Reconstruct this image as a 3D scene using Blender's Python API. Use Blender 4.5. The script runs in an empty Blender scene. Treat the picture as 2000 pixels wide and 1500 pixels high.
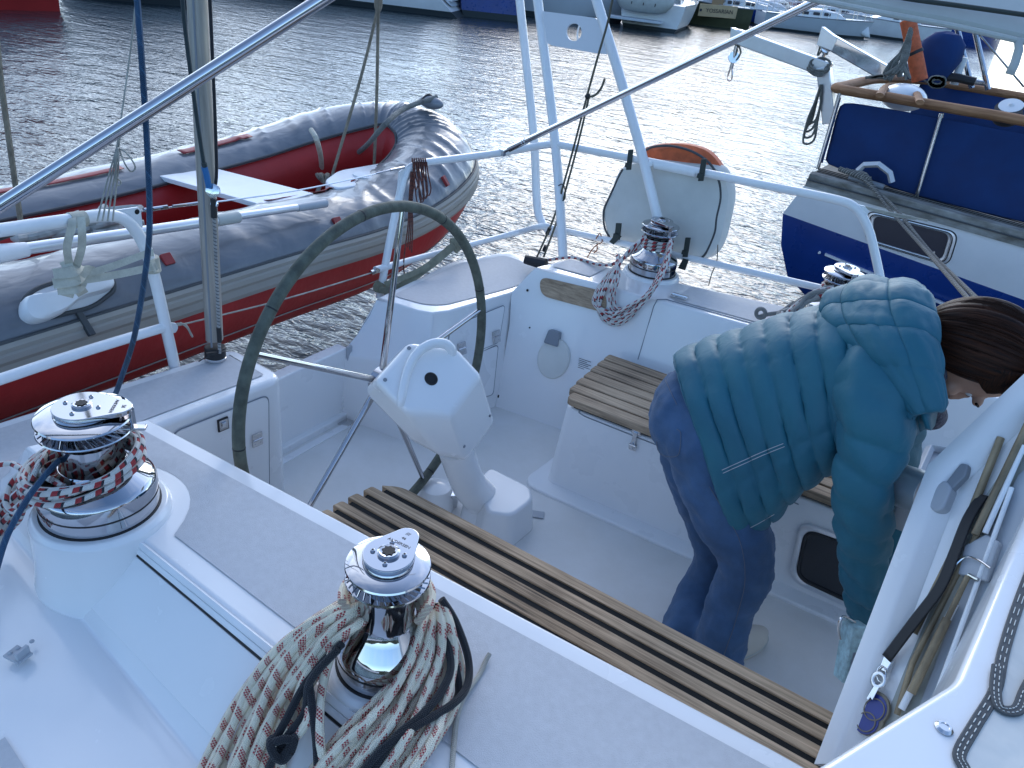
import bpy, math, random
import numpy as np
from mathutils import Vector, Matrix, Euler
random.seed(7)
S = bpy.context.scene
COL = S.collection
PI = math.pi
R = math.radians
# ---------------------------------------------------------------- camera frame
FPX = 1500.0
CH = 2.35                                   # lens height above the water
_a = np.array([-2850, -1187, 1500.]); _a /= np.linalg.norm(_a)
_b = np.array([1087, -714.6, 1500.]); _b -= _a * _a.dot(_b); _b /= np.linalg.norm(_b)
_u = -np.cross(_a, _b)
RC = np.array([-_a, _b, _u])                # world = RC @ cam(right, down, forward)
CC = np.array([0, 0, CH])
def ray(px, py): return RC @ np.array([(px - 1000) / FPX, (py - 750) / FPX, 1.])
def P(px, py, z): r = ray(px, py); return CC + r * ((z - CH) / r[2])      # on the level plane z
def PX(px, py, x): r = ray(px, py); return CC + r * (x / r[0])            # on the plane across the boat
def PY(px, py, y): r = ray(px, py); return CC + r * (y / r[1])            # on the plane along the boat
def PD(px, py, d): return CC + ray(px, py) * d
def plane(p, q, r):
    n = np.cross(np.array(q) - p, np.array(r) - p); n /= np.linalg.norm(n); return (np.array(p), n)
def PL(px, py, pl):
    r = ray(px, py); return CC + r * (np.dot(pl[0] - CC, pl[1]) / np.dot(r, pl[1]))
def A(*v): return np.array(v, float)
cam = bpy.data.cameras.new('camera'); camo = bpy.data.objects.new('camera', cam); COL.objects.link(camo)
m = RC @ np.array([[1, 0, 0], [0, -1, 0], [0, 0, -1.]])
camo.matrix_world = Matrix(((m[0][0], m[0][1], m[0][2], 0), (m[1][0], m[1][1], m[1][2], 0), (m[2][0], m[2][1], m[2][2], CH), (0, 0, 0, 1)))
cam.sensor_width = 36; cam.lens = FPX / 2000 * 36; cam.clip_start = .05; cam.clip_end = 3000
S.camera = camo
# ---------------------------------------------------------------- materials
def nn(nt, t, **k):
    n = nt.nodes.new(t)
    for a, v in k.items(): setattr(n, a, v)
    return n
def setin(n, **k):
    for a, v in k.items():
        a = a.replace('_', ' ')
        n.inputs[a].default_value = v
def mat(name, col, rough=.5, metal=0., var=None, bump=None, coat=0., sheen=0., spec=None, col2=None, rvar=0, stretch=None, trans=0., alpha=None):
    """var=(scale, amount) tints the colour; bump=(scale, metres); col2 mixes in a second colour by noise"""
    M = bpy.data.materials.new(name); M.use_nodes = True
    nt = M.node_tree; b = nt.nodes['Principled BSDF']; L = nt.links.new
    c = (*col, 1)
    setin(b, Base_Color=c, Roughness=rough, Metallic=metal)
    b.inputs['Coat Weight'].default_value = coat; b.inputs['Coat Roughness'].default_value = .12
    b.inputs['Sheen Weight'].default_value = sheen
    if spec is not None: b.inputs['Specular IOR Level'].default_value = spec
    if trans: b.inputs['Transmission Weight'].default_value = trans
    tc = nn(nt, 'ShaderNodeTexCoord'); vec = tc.outputs['Object']
    if stretch:
        mp = nn(nt, 'ShaderNodeMapping'); L(vec, mp.inputs['Vector']); mp.inputs['Scale'].default_value = stretch; vec = mp.outputs['Vector']
    if var or col2:
        sc, am = var or (6, .1)
        no = nn(nt, 'ShaderNodeTexNoise'); L(vec, no.inputs['Vector']); setin(no, Scale=sc, Detail=6., Roughness=.62)
        cr = nn(nt, 'ShaderNodeValToRGB'); L(no.outputs['Fac'], cr.inputs['Fac'])
        cr.color_ramp.elements[0].position = .32; cr.color_ramp.elements[1].position = .68
        d = col2 if col2 else tuple(x * (1 - am) for x in col)
        u = col if col2 else tuple(min(1, x * (1 + am)) for x in col)
        cr.color_ramp.elements[0].color = (*d, 1); cr.color_ramp.elements[1].color = (*u, 1)
        L(cr.outputs['Color'], b.inputs['Base Color'])
    if rvar:
        n2 = nn(nt, 'ShaderNodeTexNoise'); L(vec, n2.inputs['Vector']); setin(n2, Scale=9., Detail=4.)
        mr = nn(nt, 'ShaderNodeMapRange'); L(n2.outputs['Fac'], mr.inputs['Value']); setin(mr, From_Min=.3, From_Max=.7, To_Min=max(.02, rough - rvar), To_Max=rough + rvar)
        L(mr.outputs['Result'], b.inputs['Roughness'])
    if bump:
        n3 = nn(nt, 'ShaderNodeTexNoise'); L(vec, n3.inputs['Vector']); setin(n3, Scale=bump[0], Detail=4.)
        bp = nn(nt, 'ShaderNodeBump'); L(n3.outputs['Fac'], bp.inputs['Height']); setin(bp, Strength=1., Distance=bump[1]); L(bp.outputs['Normal'], b.inputs['Normal'])
    M['nt'] = 1
    return M
def rope_mat(name, base, marks, period, slant=1.0, check=0., dirt=.25, braid=(.0035, 12), dash=0):
    """UV: u metres along, v once around. marks=[(from,to,colour)...] as shares of the period along the spiral"""
    M = bpy.data.materials.new(name); M.use_nodes = True
    nt = M.node_tree; b = nt.nodes['Principled BSDF']; L = nt.links.new
    setin(b, Roughness=.85); b.inputs['Sheen Weight'].default_value = .15
    uv = nn(nt, 'ShaderNodeTexCoord'); sp = nn(nt, 'ShaderNodeSeparateXYZ'); L(uv.outputs['UV'], sp.inputs[0])
    def mth(op, a, c=None, d=None):
        n = nn(nt, 'ShaderNodeMath', operation=op)
        for i, x in enumerate((a, c, d)):
            if x is None: continue
            if isinstance(x, (int, float)): n.inputs[i].default_value = x
            else: L(x, n.inputs[i])
        return n.outputs[0]
    u, v = sp.outputs[0], sp.outputs[1]
    ph = mth('FRACT', mth('ADD', mth('DIVIDE', u, period), mth('MULTIPLY', v, slant)))
    win = None
    if dash:
        vd_ = mth('MULTIPLY', v, float(dash)); cell = mth('FLOOR', vd_); fr_ = mth('FRACT', vd_)
        ph = mth('FRACT', mth('ADD', mth('DIVIDE', u, period), mth('ADD', mth('MULTIPLY', cell, .5), mth('MULTIPLY', fr_, slant))))
        win = mth('MULTIPLY', mth('GREATER_THAN', fr_, .10), mth('LESS_THAN', fr_, .86))
    no = nn(nt, 'ShaderNodeTexNoise'); L(uv.outputs['Object'], no.inputs['Vector']); setin(no, Scale=14., Detail=5.)
    cr = nn(nt, 'ShaderNodeMix', data_type='RGBA'); cr.inputs['A'].default_value = (*base, 1); cr.inputs['B'].default_value = (*[x * (1 - dirt * 2) for x in base], 1)
    mr = nn(nt, 'ShaderNodeMapRange'); L(no.outputs['Fac'], mr.inputs['Value']); setin(mr, From_Min=.42, From_Max=.75)
    L(mr.outputs['Result'], cr.inputs['Factor'])
    out = cr.outputs['Result']
    for f, t, c in marks:
        mk = mth('MULTIPLY', mth('GREATER_THAN', ph, f), mth('LESS_THAN', ph, t))
        if win is not None: mk = mth('MULTIPLY', mk, win)
        if check:
            k = mth('MODULO', mth('ADD', mth('FLOOR', mth('DIVIDE', u, check)), mth('FLOOR', mth('MULTIPLY', v, 14.))), 2.)
            mk = mth('MULTIPLY', mk, mth('MULTIPLY_ADD', k, .75, .25))
        mx = nn(nt, 'ShaderNodeMix', data_type='RGBA'); L(mk, mx.inputs['Factor']); L(out, mx.inputs['A']); mx.inputs['B'].default_value = (*c, 1)
        out = mx.outputs['Result']
    L(out, b.inputs['Base Color'])
    h = mth('ADD', mth('SINE', mth('ADD', mth('MULTIPLY', u, 2 * PI / braid[0]), mth('MULTIPLY', v, 2 * PI * braid[1] / 2))),
            mth('SINE', mth('SUBTRACT', mth('MULTIPLY', u, 2 * PI / braid[0]), mth('MULTIPLY', v, 2 * PI * braid[1] / 2))))
    bp = nn(nt, 'ShaderNodeBump'); L(h, bp.inputs['Height']); setin(bp, Strength=.7, Distance=.0008); L(bp.outputs['Normal'], b.inputs['Normal'])
    return M
def teak_mat(name, lo, hi, dirt=(.03, .028, .026)):
    M = bpy.data.materials.new(name); M.use_nodes = True
    nt = M.node_tree; b = nt.nodes['Principled BSDF']; L = nt.links.new
    tc = nn(nt, 'ShaderNodeTexCoord'); mp = nn(nt, 'ShaderNodeMapping'); L(tc.outputs['Object'], mp.inputs['Vector']); mp.inputs['Scale'].default_value = (2.2, 90, 60)
    n1 = nn(nt, 'ShaderNodeTexNoise'); L(mp.outputs[0], n1.inputs['Vector']); setin(n1, Scale=1.6, Detail=7., Roughness=.7)
    n2 = nn(nt, 'ShaderNodeTexNoise'); L(tc.outputs['Object'], n2.inputs['Vector']); setin(n2, Scale=3.5, Detail=3.)
    ad = nn(nt, 'ShaderNodeMath', operation='MULTIPLY_ADD'); L(n2.outputs['Fac'], ad.inputs[0]); ad.inputs[1].default_value = .55; L(n1.outputs['Fac'], ad.inputs[2])
    cr = nn(nt, 'ShaderNodeValToRGB'); L(ad.outputs[0], cr.inputs['Fac'])
    e = cr.color_ramp.elements; e[0].position = .50; e[0].color = (*dirt, 1); e[1].position = 1.0; e[1].color = (*hi, 1)
    x = e.new(.66); x.color = (*lo, 1); x = e.new(.82); x.color = (*[(p + q) / 2 for p, q in zip(lo, hi)], 1)
    L(cr.outputs[0], b.inputs['Base Color']); setin(b, Roughness=.8)
    bp = nn(nt, 'ShaderNodeBump'); L(n1.outputs['Fac'], bp.inputs['Height']); setin(bp, Strength=.8, Distance=.0025); L(bp.outputs['Normal'], b.inputs['Normal'])
    return M
def wrinkle_mat(name, col, rough, scale, depth, stretch=(1, 1, 1), coat=0., col2=None, sheen=0.):
    """coated cloth with soft creases"""
    M = bpy.data.materials.new(name); M.use_nodes = True
    nt = M.node_tree; b = nt.nodes['Principled BSDF']; L = nt.links.new
    setin(b, Base_Color=(*col, 1), Roughness=rough); b.inputs['Coat Weight'].default_value = coat; b.inputs['Sheen Weight'].default_value = sheen
    tc = nn(nt, 'ShaderNodeTexCoord'); mp = nn(nt, 'ShaderNodeMapping'); L(tc.outputs['Object'], mp.inputs['Vector']); mp.inputs['Scale'].default_value = stretch
    n1 = nn(nt, 'ShaderNodeTexNoise', noise_type='RIDGED_MULTIFRACTAL') if False else nn(nt, 'ShaderNodeTexNoise')
    L(mp.outputs[0], n1.inputs['Vector']); setin(n1, Scale=scale, Detail=3., Roughness=.45, Distortion=.6)
    n2 = nn(nt, 'ShaderNodeTexNoise'); L(tc.outputs['Object'], n2.inputs['Vector']); setin(n2, Scale=5., Detail=6., Roughness=.6)
    cr = nn(nt, 'ShaderNodeValToRGB'); L(n2.outputs['Fac'], cr.inputs['Fac']); cr.color_ramp.elements[0].position = .3; cr.color_ramp.elements[1].position = .7
    cr.color_ramp.elements[0].color = (*(col2 or [x * .82 for x in col]), 1); cr.color_ramp.elements[1].color = (*col, 1); L(cr.outputs[0], b.inputs['Base Color'])
    bp = nn(nt, 'ShaderNodeBump'); L(n1.outputs['Fac'], bp.inputs['Height']); setin(bp, Strength=1., Distance=depth); L(bp.outputs['Normal'], b.inputs['Normal'])
    return M
MT = {}
def defm():
    MT['gel'] = mat('white gelcoat', (.80, .80, .80), .22, var=(1.3, .03), bump=(3.5, .0015), coat=.35, rvar=.06)
    MT['gel_in'] = mat('white cockpit gelcoat', (.83, .83, .83), .32, bump=(4, .001), coat=.2, rvar=.08)
    MT['nonskid'] = mat('grey nonskid', (.52, .53, .55), .62, var=(60, .05), bump=(560, .0011))
    MT['sole'] = mat('cockpit sole', (.76, .75, .73), .55, var=(4.5, .1), col2=(.68, .665, .63), bump=(240, .0008), rvar=.1)
    MT['teak'] = teak_mat('weathered teak', (.30, .205, .125), (.74, .53, .345), (.022, .02, .018))
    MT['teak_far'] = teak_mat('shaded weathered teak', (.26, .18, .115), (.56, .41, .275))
    MT['caulk'] = mat('black caulk', (.012, .012, .012), .9, bump=(140, .002))
    MT['chrome'] = mat('polished steel', (.48, .48, .50), .06, 1., rvar=.03)
    MT['steel'] = mat('stainless tube', (.66, .66, .67), .14, 1., var=(30, .06), rvar=.05)
    MT['alu'] = mat('anodised mast alloy', (.36, .335, .30), .45, .45, var=(5, .22), stretch=(14, 14, .6), rvar=.12)
    MT['silver'] = mat('bright alloy', (.72, .73, .75), .3, .7, var=(4, .08))
    MT['rail'] = mat('white coated rail', (.80, .81, .82), .3, var=(9, .04), coat=.3)
    MT['black'] = mat('black rubber', (.015, .015, .017), .55)
    MT['dark'] = mat('dark hole', (.004, .004, .005), .6)
    MT['smoke'] = mat('smoked acrylic', (.012, .014, .02), .06, coat=.4)
    MT['greyp'] = mat('grey plastic', (.22, .24, .27), .45)
    MT['lgrey'] = mat('pale grey plastic', (.42, .44, .47), .45)
    MT['cream'] = mat('cream plastic cover', (.68, .67, .62), .4, var=(6, .05))
    MT['leather'] = mat('weathered wheel leather', (.085, .095, .075), .72, var=(28, .35), bump=(160, .001))
    MT['pvc'] = wrinkle_mat('grey coated cloth', (.155, .168, .19), .30, 5.0, .010, (2.2, 1, 1), .3, sheen=.1)
    MT['hyp'] = mat('red dinghy fabric', (.42, .024, .024), .5, var=(5, .12), bump=(30, .002))
    MT['redtrim'] = mat('red trim tape', (.30, .03, .03), .5, var=(20, .2))
    MT['strake'] = mat('beige rubbing strake', (.36, .335, .295), .6, var=(6, .2), stretch=(1, .3, 1), col2=(.30, .275, .24))
    MT['piping'] = mat('dark piping', (.055, .06, .065), .6)
    MT['seat'] = mat('painted white board', (.80, .80, .81), .4, var=(8, .04))
    MT['web'] = mat('cream webbing', (.50, .48, .40), .85, var=(25, .18), bump=(260, .0012))
    MT['webol'] = mat('olive webbing', (.23, .22, .155), .85, var=(25, .25), bump=(220, .0012))
    MT['buoy'] = wrinkle_mat('off white bag cloth', (.66, .66, .63), .8, 6, .012, (1, 1, .6), col2=(.55, .55, .52))
    MT['orange'] = mat('orange cloth', (.55, .115, .04), .7, var=(18, .3), bump=(60, .002))
    MT['strap'] = mat('dark green strap', (.035, .045, .04), .7)
    MT['navyhull'] = mat('navy hull paint', (.007, .042, .22), .3, coat=.4, var=(2, .12), rvar=.05)
    MT['whitehull'] = mat('white hull paint', (.72, .73, .74), .3, coat=.2, var=(2.5, .05))
    MT['navycloth'] = wrinkle_mat('navy canvas', (.002, .032, .14), .85, 3.2, .02, (1, 1, .5), col2=(.003, .022, .10), sheen=.0)
    MT['wood'] = teak_mat('varnished caprail', (.24, .11, .05), (.42, .22, .11), (.09, .045, .025))
    MT['greywood'] = teak_mat('silvered deck wood', (.17, .155, .13), (.40, .37, .32), (.05, .045, .04))
    MT['paintgrey'] = mat('weathered gunwale', (.36, .36, .34), .8, var=(12, .3), col2=(.13, .12, .10), bump=(40, .003), stretch=(.4, 1, 1))
    MT['denim'] = mat('blue denim', (.038, .088, .18), .9, var=(7, .3), bump=(420, .0012), sheen=.1)
    MT['denim2'] = mat('denim stitching', (.13, .14, .17), .8)
    MT['jacket'] = wrinkle_mat('teal quilted nylon', (.008, .122, .172), .6, 22, .003, (1, 1, 1), col2=(.005, .094, .15), sheen=.05)
    MT['skin'] = mat('skin', (.42, .235, .165), .5, var=(14, .12))
    MT['hair'] = None
    MT['shoe'] = mat('pale canvas shoe', (.55, .50, .43), .8)
    MT['canvas'] = wrinkle_mat('translucent awning canvas', (.52, .53, .50), .7, 4, .01, col2=(.44, .45, .42))
    MT['plate'] = mat('white alloy plate', (.62, .64, .68), .35, coat=.2)
    MT['rust'] = mat('dirty brass rod', (.27, .21, .13), .55, .2, var=(9, .5), stretch=(1, 1, .2))
    MT['inner'] = mat('grubby locker liner', (.46, .47, .43), .5, var=(4, .25), col2=(.30, .31, .28))
    MT['blue'] = mat('royal blue enamel', (.015, .03, .22), .35, coat=.3)
    MT['bronze'] = mat('grey brown cork', (.22, .19, .14), .7)
    MT['text'] = mat('black lettering', (.02, .02, .022), .6)
    MT['textg'] = mat('engraved lettering', (.10, .10, .11), .5, .5)
    MT['olive'] = mat('olive hull', (.06, .065, .032), .5, var=(2, .2))
    MT['board'] = mat('buff name board', (.50, .36, .20), .6, var=(3, .1))
    MT['redhull'] = mat('red hull', (.33, .02, .02), .4, var=(1, .1))
    MT['antifoul'] = mat('dark antifouling', (.02, .03, .035), .7)
    MT['greyhull'] = mat('pale grey hull', (.50, .54, .58), .4, var=(.8, .05))
    MT['tan'] = mat('tan canvas', (.34, .22, .12), .8)
    MT['window'] = mat('dark glazing', (.022, .024, .04), .3)
    MT['scarf'] = mat('speckled scarf', (.012, .013, .03), .9, col2=(.13, .12, .15), var=(120, .1))
defm()
def hair_mat():
    M = bpy.data.materials.new('dark brown hair'); M.use_nodes = True
    nt = M.node_tree; b = nt.nodes['Principled BSDF']; L = nt.links.new
    uv = nn(nt, 'ShaderNodeTexCoord'); mp = nn(nt, 'ShaderNodeMapping'); L(uv.outputs['UV'], mp.inputs[0]); mp.inputs['Scale'].default_value = (3, 90, 1)
    n1 = nn(nt, 'ShaderNodeTexNoise'); L(mp.outputs[0], n1.inputs['Vector']); setin(n1, Scale=1., Detail=4., Roughness=.7)
    cr = nn(nt, 'ShaderNodeValToRGB'); L(n1.outputs['Fac'], cr.inputs['Fac']); cr.color_ramp.elements[0].position = .35; cr.color_ramp.elements[1].position = .75
    cr.color_ramp.elements[0].color = (.006, .004, .004, 1); cr.color_ramp.elements[1].color = (.065, .021, .009, 1); L(cr.outputs[0], b.inputs['Base Color'])
    setin(b, Roughness=.5); b.inputs['Specular IOR Level'].default_value = .12; bp = nn(nt, 'ShaderNodeBump'); L(n1.outputs['Fac'], bp.inputs['Height']); setin(bp, Strength=1., Distance=.002); L(bp.outputs['Normal'], b.inputs['Normal'])
    MT['hair'] = M
hair_mat()
# ---------------------------------------------------------------- mesh building
class MB:
    def __init__(s): s.v = []; s.f = []; s.uv = []; s.mi = []
    def add(s, vs, fs, mi=0, uvs=None):
        o = len(s.v); s.v += [tuple(float(x) for x in p) for p in vs]
        for k, f in enumerate(fs):
            s.f.append(tuple(i + o for i in f)); s.mi.append(mi); s.uv.append(uvs[k] if uvs else None)
        return s
    def prism(s, top, zb, mi=0):
        """vertical-sided solid under a top outline; zb = bottom height or list of bottom points"""
        n = len(top); top = [A(*p) for p in top]
        bot = [A(p[0], p[1], zb) for p in top] if isinstance(zb, (int, float)) else [A(*p) for p in zb]
        fs = [tuple(range(n)), tuple(range(2 * n - 1, n - 1, -1))] + [(i, i + n, (i + 1) % n + n, (i + 1) % n) for i in range(n)]
        return s.add(top + bot, fs, mi)
    def slab(s, pts, off, mi=0):
        off = A(*off); return s.prism(pts, [A(*p) + off for p in pts], mi)
    def grid(s, rows, mi=0, cu=False, cv=False, uv=None):
        nu, nv = len(rows), len(rows[0]); vs = [p for r in rows for p in r]; fs = []; us = []
        for i in range(nu - (0 if cu else 1)):
            for j in range(nv - (0 if cv else 1)):
                i2, j2 = (i + 1) % nu, (j + 1) % nv
                fs.append((i * nv + j, i2 * nv + j, i2 * nv + j2, i * nv + j2))
                if uv: us.append([uv(i, j), uv(i + 1, j), uv(i + 1, j + 1), uv(i, j + 1)])
        return s.add(vs, fs, mi, us if uv else None)
    def box(s, c, ax, ay, az, mi=0):
        """centre and three half-axis vectors"""
        c, ax, ay, az = A(*c), A(*ax), A(*ay), A(*az)
        v = [c + i * ax + j * ay + k * az for k in (-1, 1) for j in (-1, 1) for i in (-1, 1)]
        return s.add(v, [(0, 2, 3, 1), (4, 5, 7, 6), (0, 1, 5, 4), (2, 6, 7, 3), (0, 4, 6, 2), (1, 3, 7, 5)], mi)
    def tube(s, pts, r, n=10, mi=0, closed=False, cap=True, flat=None, up=None, smooth=0):
        """swept round (or oval: flat=ratio) bar; r number or list; UV u metres along, v around"""
        pts = [A(*p) for p in pts]
        if smooth: pts, r = crv(pts, smooth, r, closed)
        k = len(pts); rr = [r] * k if isinstance(r, (int, float)) else list(r)
        T = []
        for i in range(k):
            a, b = (pts[(i - 1) % k], pts[(i + 1) % k]) if closed else (pts[max(i - 1, 0)], pts[min(i + 1, k - 1)])
            d = b - a; l = np.linalg.norm(d); T.append(d / l if l > 1e-9 else A(0, 0, 1))
        ref = A(*up) if up is not None else (A(0, 0, 1) if abs(T[0][2]) < .9 else A(1, 0, 0))
        N = ref - T[0] * ref.dot(T[0]); N /= np.linalg.norm(N); rows = []; L = [0.]
        for i in range(k):
            N = N - T[i] * N.dot(T[i]); N /= max(np.linalg.norm(N), 1e-9); B = np.cross(T[i], N)
            fl = flat or 1.
            rows.append([pts[i] + rr[i] * (math.cos(2 * PI * j / n) * N * fl + math.sin(2 * PI * j / n) * B) for j in range(n)])
            if i: L.append(L[-1] + np.linalg.norm(pts[i] - pts[i - 1]))
        if closed: L.append(L[-1] + np.linalg.norm(pts[0] - pts[-1]))
        s.grid(rows, mi, cu=closed, cv=True, uv=lambda i, j: (L[i], j / n))
        if cap and not closed:
            for row, fl in ((rows[0], True), (rows[-1], False)):
                s.add(row, [tuple(range(n)) if not fl else tuple(range(n - 1, -1, -1))], mi)
        return s
    def lathe(s, c, prof, n=40, axis=(0, 0, 1), mi=0, cap=True):
        """profile of (radius, height) turned about an axis through c"""
        c = A(*c); ax = A(*axis); ax /= np.linalg.norm(ax)
        e = A(1, 0, 0) if abs(ax[0]) < .9 else A(0, 1, 0); e = e - ax * e.dot(ax); e /= np.linalg.norm(e); g = np.cross(ax, e)
        rows = [[c + ax * z + r * (math.cos(2 * PI * j / n) * e + math.sin(2 * PI * j / n) * g) for j in range(n)] for r, z in prof]
        s.grid(rows, mi, cv=True)
        if cap: s.add(rows[0], [tuple(range(n - 1, -1, -1))], mi); s.add(rows[-1], [tuple(range(n))], mi)
        return s
    def ball(s, c, r, n=14, mi=0):
        rx, ry, rz = (r, r, r) if isinstance(r, (int, float)) else r
        rows = [[A(c[0] + rx * math.sin(PI * i / n) * math.cos(2 * PI * j / n), c[1] + ry * math.sin(PI * i / n) * math.sin(2 * PI * j / n), c[2] + rz * math.cos(PI * i / n)) for j in range(n)] for i in range(n + 1)]
        return s.grid(rows, mi, cv=True)
    def build(s, name, mats, parent=None, bevel=0., ang=35, solid=0., sub=0, weld=True, seg=2, flat=False):
        me = bpy.data.meshes.new(name); me.from_pydata(s.v, [], s.f)
        mats = mats if isinstance(mats, (list, tuple)) else [mats]
        for x in mats: me.materials.append(MT[x] if isinstance(x, str) else x)
        me.polygons.foreach_set('material_index', s.mi)
        if any(s.uv):
            ul = me.uv_layers.new(name='UVMap'); k = 0
            for p, u in zip(me.polygons, s.uv):
                for q in range(p.loop_total):
                    if u: ul.data[p.loop_start + q].uv = u[q]
        o = bpy.data.objects.new(name, me); COL.objects.link(o)
        import bmesh
        bm = bmesh.new(); bm.from_mesh(me)
        if weld: bmesh.ops.remove_doubles(bm, verts=bm.verts, dist=1e-5)
        bmesh.ops.recalc_face_normals(bm, faces=bm.faces); bm.to_mesh(me); bm.free()
        if not flat:
            me.shade_smooth(); me.set_sharp_from_angle(angle=R(ang))
        if solid:
            md = o.modifiers.new('thickness', 'SOLIDIFY'); md.thickness = solid; md.offset = 0
        if bevel:
            md = o.modifiers.new('bevel', 'BEVEL'); md.width = bevel; md.segments = seg; md.limit_method = 'ANGLE'; md.angle_limit = R(30); md.harden_normals = True
        if sub:
            md = o.modifiers.new('subdiv', 'SUBSURF'); md.levels = sub; md.render_levels = sub
        if parent: attach(o, parent)
        return o
def attach(o, parent):
    o.parent = parent
    if parent.type == 'EMPTY': o.matrix_parent_inverse = Matrix.Translation(-parent.location)
def crv(pts, n, r=None, closed=False):
    """Catmull-Rom through the points, n steps per span"""
    p = [A(*q) for q in pts]; k = len(p); out = []; ro = []
    rl = None if r is None or isinstance(r, (int, float)) else list(r)
    for i in range(k if closed else k - 1):
        p0, p1, p2, p3 = (p[(i - 1) % k], p[i], p[(i + 1) % k], p[(i + 2) % k]) if closed else (p[max(i - 1, 0)], p[i], p[i + 1], p[min(i + 2, k - 1)])
        for j in range(n):
            t = j / n
            out.append(.5 * (2 * p1 + (p2 - p0) * t + (2 * p0 - 5 * p1 + 4 * p2 - p3) * t * t + (3 * p1 - p0 - 3 * p2 + p3) * t ** 3))
            if rl: ro.append(rl[i] * (1 - t) + rl[(i + 1) % k] * t)
    if not closed:
        out.append(p[-1])
        if rl: ro.append(rl[-1])
    return out, (ro if rl else r)
def thing(name, label, cat, loc=(0, 0, 0), group=None, kind=None):
    o = bpy.data.objects.new(name, None); COL.objects.link(o); o.location = [float(x) for x in loc]; o.empty_display_size = .1
    return tag(o, label, cat, group, kind)
def tag(o, label, cat, group=None, kind=None):
    o['label'] = label; o['category'] = cat
    if group: o['group'] = group
    if kind: o['kind'] = kind
    return o
def part(o, label): o['label'] = label; return o
def lerp(a, b, t): return A(*a) * (1 - t) + A(*b) * t
def rounded(pts, rad, n=6):
    """round the corners of a 3-D outline"""
    out = []; k = len(pts); pts = [A(*p) for p in pts]
    rad = rad if isinstance(rad, (list, tuple)) else [rad] * k
    for i in range(k):
        p, a, b = pts[i], pts[i - 1], pts[(i + 1) % k]
        if rad[i] <= 0: out.append(p); continue
        da, db = a - p, b - p; la, lb = np.linalg.norm(da), np.linalg.norm(db); q = min(rad[i], la * .49, lb * .49)
        s, e = p + da / la * q, p + db / lb * q
        for j in range(n + 1):
            t = j / n; out.append((1 - t) ** 2 * s + 2 * t * (1 - t) * p + t * t * e)
    return out
def text(name, body, loc, right, upv, size, matn, parent, ext=.0006, align='CENTER'):
    cu = bpy.data.curves.new(name, 'FONT'); cu.body = body; cu.size = size; cu.align_x = align; cu.align_y = 'CENTER'; cu.extrude = ext
    tmp = bpy.data.objects.new(name, cu); COL.objects.link(tmp); bpy.context.view_layer.update()
    me = bpy.data.meshes.new_from_object(tmp.evaluated_get(bpy.context.evaluated_depsgraph_get())); bpy.data.objects.remove(tmp)
    me.materials.clear(); me.materials.append(MT[matn]); o = bpy.data.objects.new(name, me); COL.objects.link(o)
    r = A(*right); r /= np.linalg.norm(r); u = A(*upv); u = u - r * u.dot(r); u /= np.linalg.norm(u); f = np.cross(r, u)
    M4 = Matrix(((r[0], u[0], f[0], loc[0]), (r[1], u[1], f[1], loc[1]), (r[2], u[2], f[2], loc[2]), (0, 0, 0, 1)))
    o.matrix_world = M4; mw = M4.copy()
    if parent:
        o.parent = parent
        o.matrix_parent_inverse = Matrix.Translation(-parent.location) if parent.type == 'EMPTY' else Matrix()
        o.matrix_basis = mw
    return o
# ================================================================ own yacht: hull, deck, cockpit
Y = thing('sailing_yacht', 'white sailing yacht with teak slatted cockpit benches, steering wheel and chrome winches', 'yacht', (-.8, 1.9, 0))
ZC, ZB, ZS, ZQ = 1.14, .92, .50, 1.00      # coaming top, bench, sole, quarter deck
XS = [-1.2, -.9, -.6, -.3, 0, .3, .7, 1.5]
def yin(x): return 1.009 + (min(x, .1) + 1.624) * .0423
def yout(x): return .707 - .0476 * (min(x, .3) + 1.187)
def yr3(x): return .595 - .099 * (min(x, .3) + 1.355)
def yr4(x): return .545 - .134 * (min(x, .3) + 1.351)
def yr5(x): return .335 - .126 * (min(x, .3) + 1.225)
# near coaming, its outer slope and the side deck as one moulding
b = MB()
def sect(x, dx, end=False):
    xi, xo = x + dx[0], x + dx[1]
    xm = (xi + xo) / 2
    z = ZQ - .004 if end else ZC
    o = [(xi, yin(xi) + .05, .80), (xi, yin(xi), z - (0 if end else .0)), (xm, (yin(xm) + yout(xm)) / 2, z + (0 if end else .004)), (xo, yout(xo), z)]
    zz = [1.06, 1.0, .972, .98, .982, .96, .955]
    if end: zz = [min(q, .985) for q in zz]
    ys = [(yout(xo) + yr3(xo)) / 2 + .004, yr3(xo), yr4(xo) + .028, yr4(xo), yr4(xo) - .03, yr5(xo), yr5(xo) - .35]
    o += [(xo, y, q) for y, q in zip(ys, zz)]
    o.append((xo, ys[-1] - .02, .2))
    return o
rows = [sect(-1.9, (-.02, -.05), True), sect(-1.76, (.055, -.05))] + [sect(-1.55, (.03, -.02))] + [sect(x, (0, 0)) for x in XS]
b.grid(rows)
coaming = b.build('coaming', 'gel', Y, bevel=.012, ang=40)
W1 = P(198, 985, 1.165); W2 = P(752, 1288, 1.155)
b = MB(); b.lathe((W1[0], W1[1], .93), [(.175, 0), (.158, .07), (.150, .14), (.147, .222), (.138, .235)], 64)
b.build('winch_boss', 'gel', coaming, bevel=.004); b = MB(); b.lathe((W2[0], W2[1], .93), [(.15, 0), (.13, .08), (.118, .15), (.112, .217), (.103, .225)], 64)
o = b.build('winch_boss', 'gel', coaming, bevel=.004)
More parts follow.
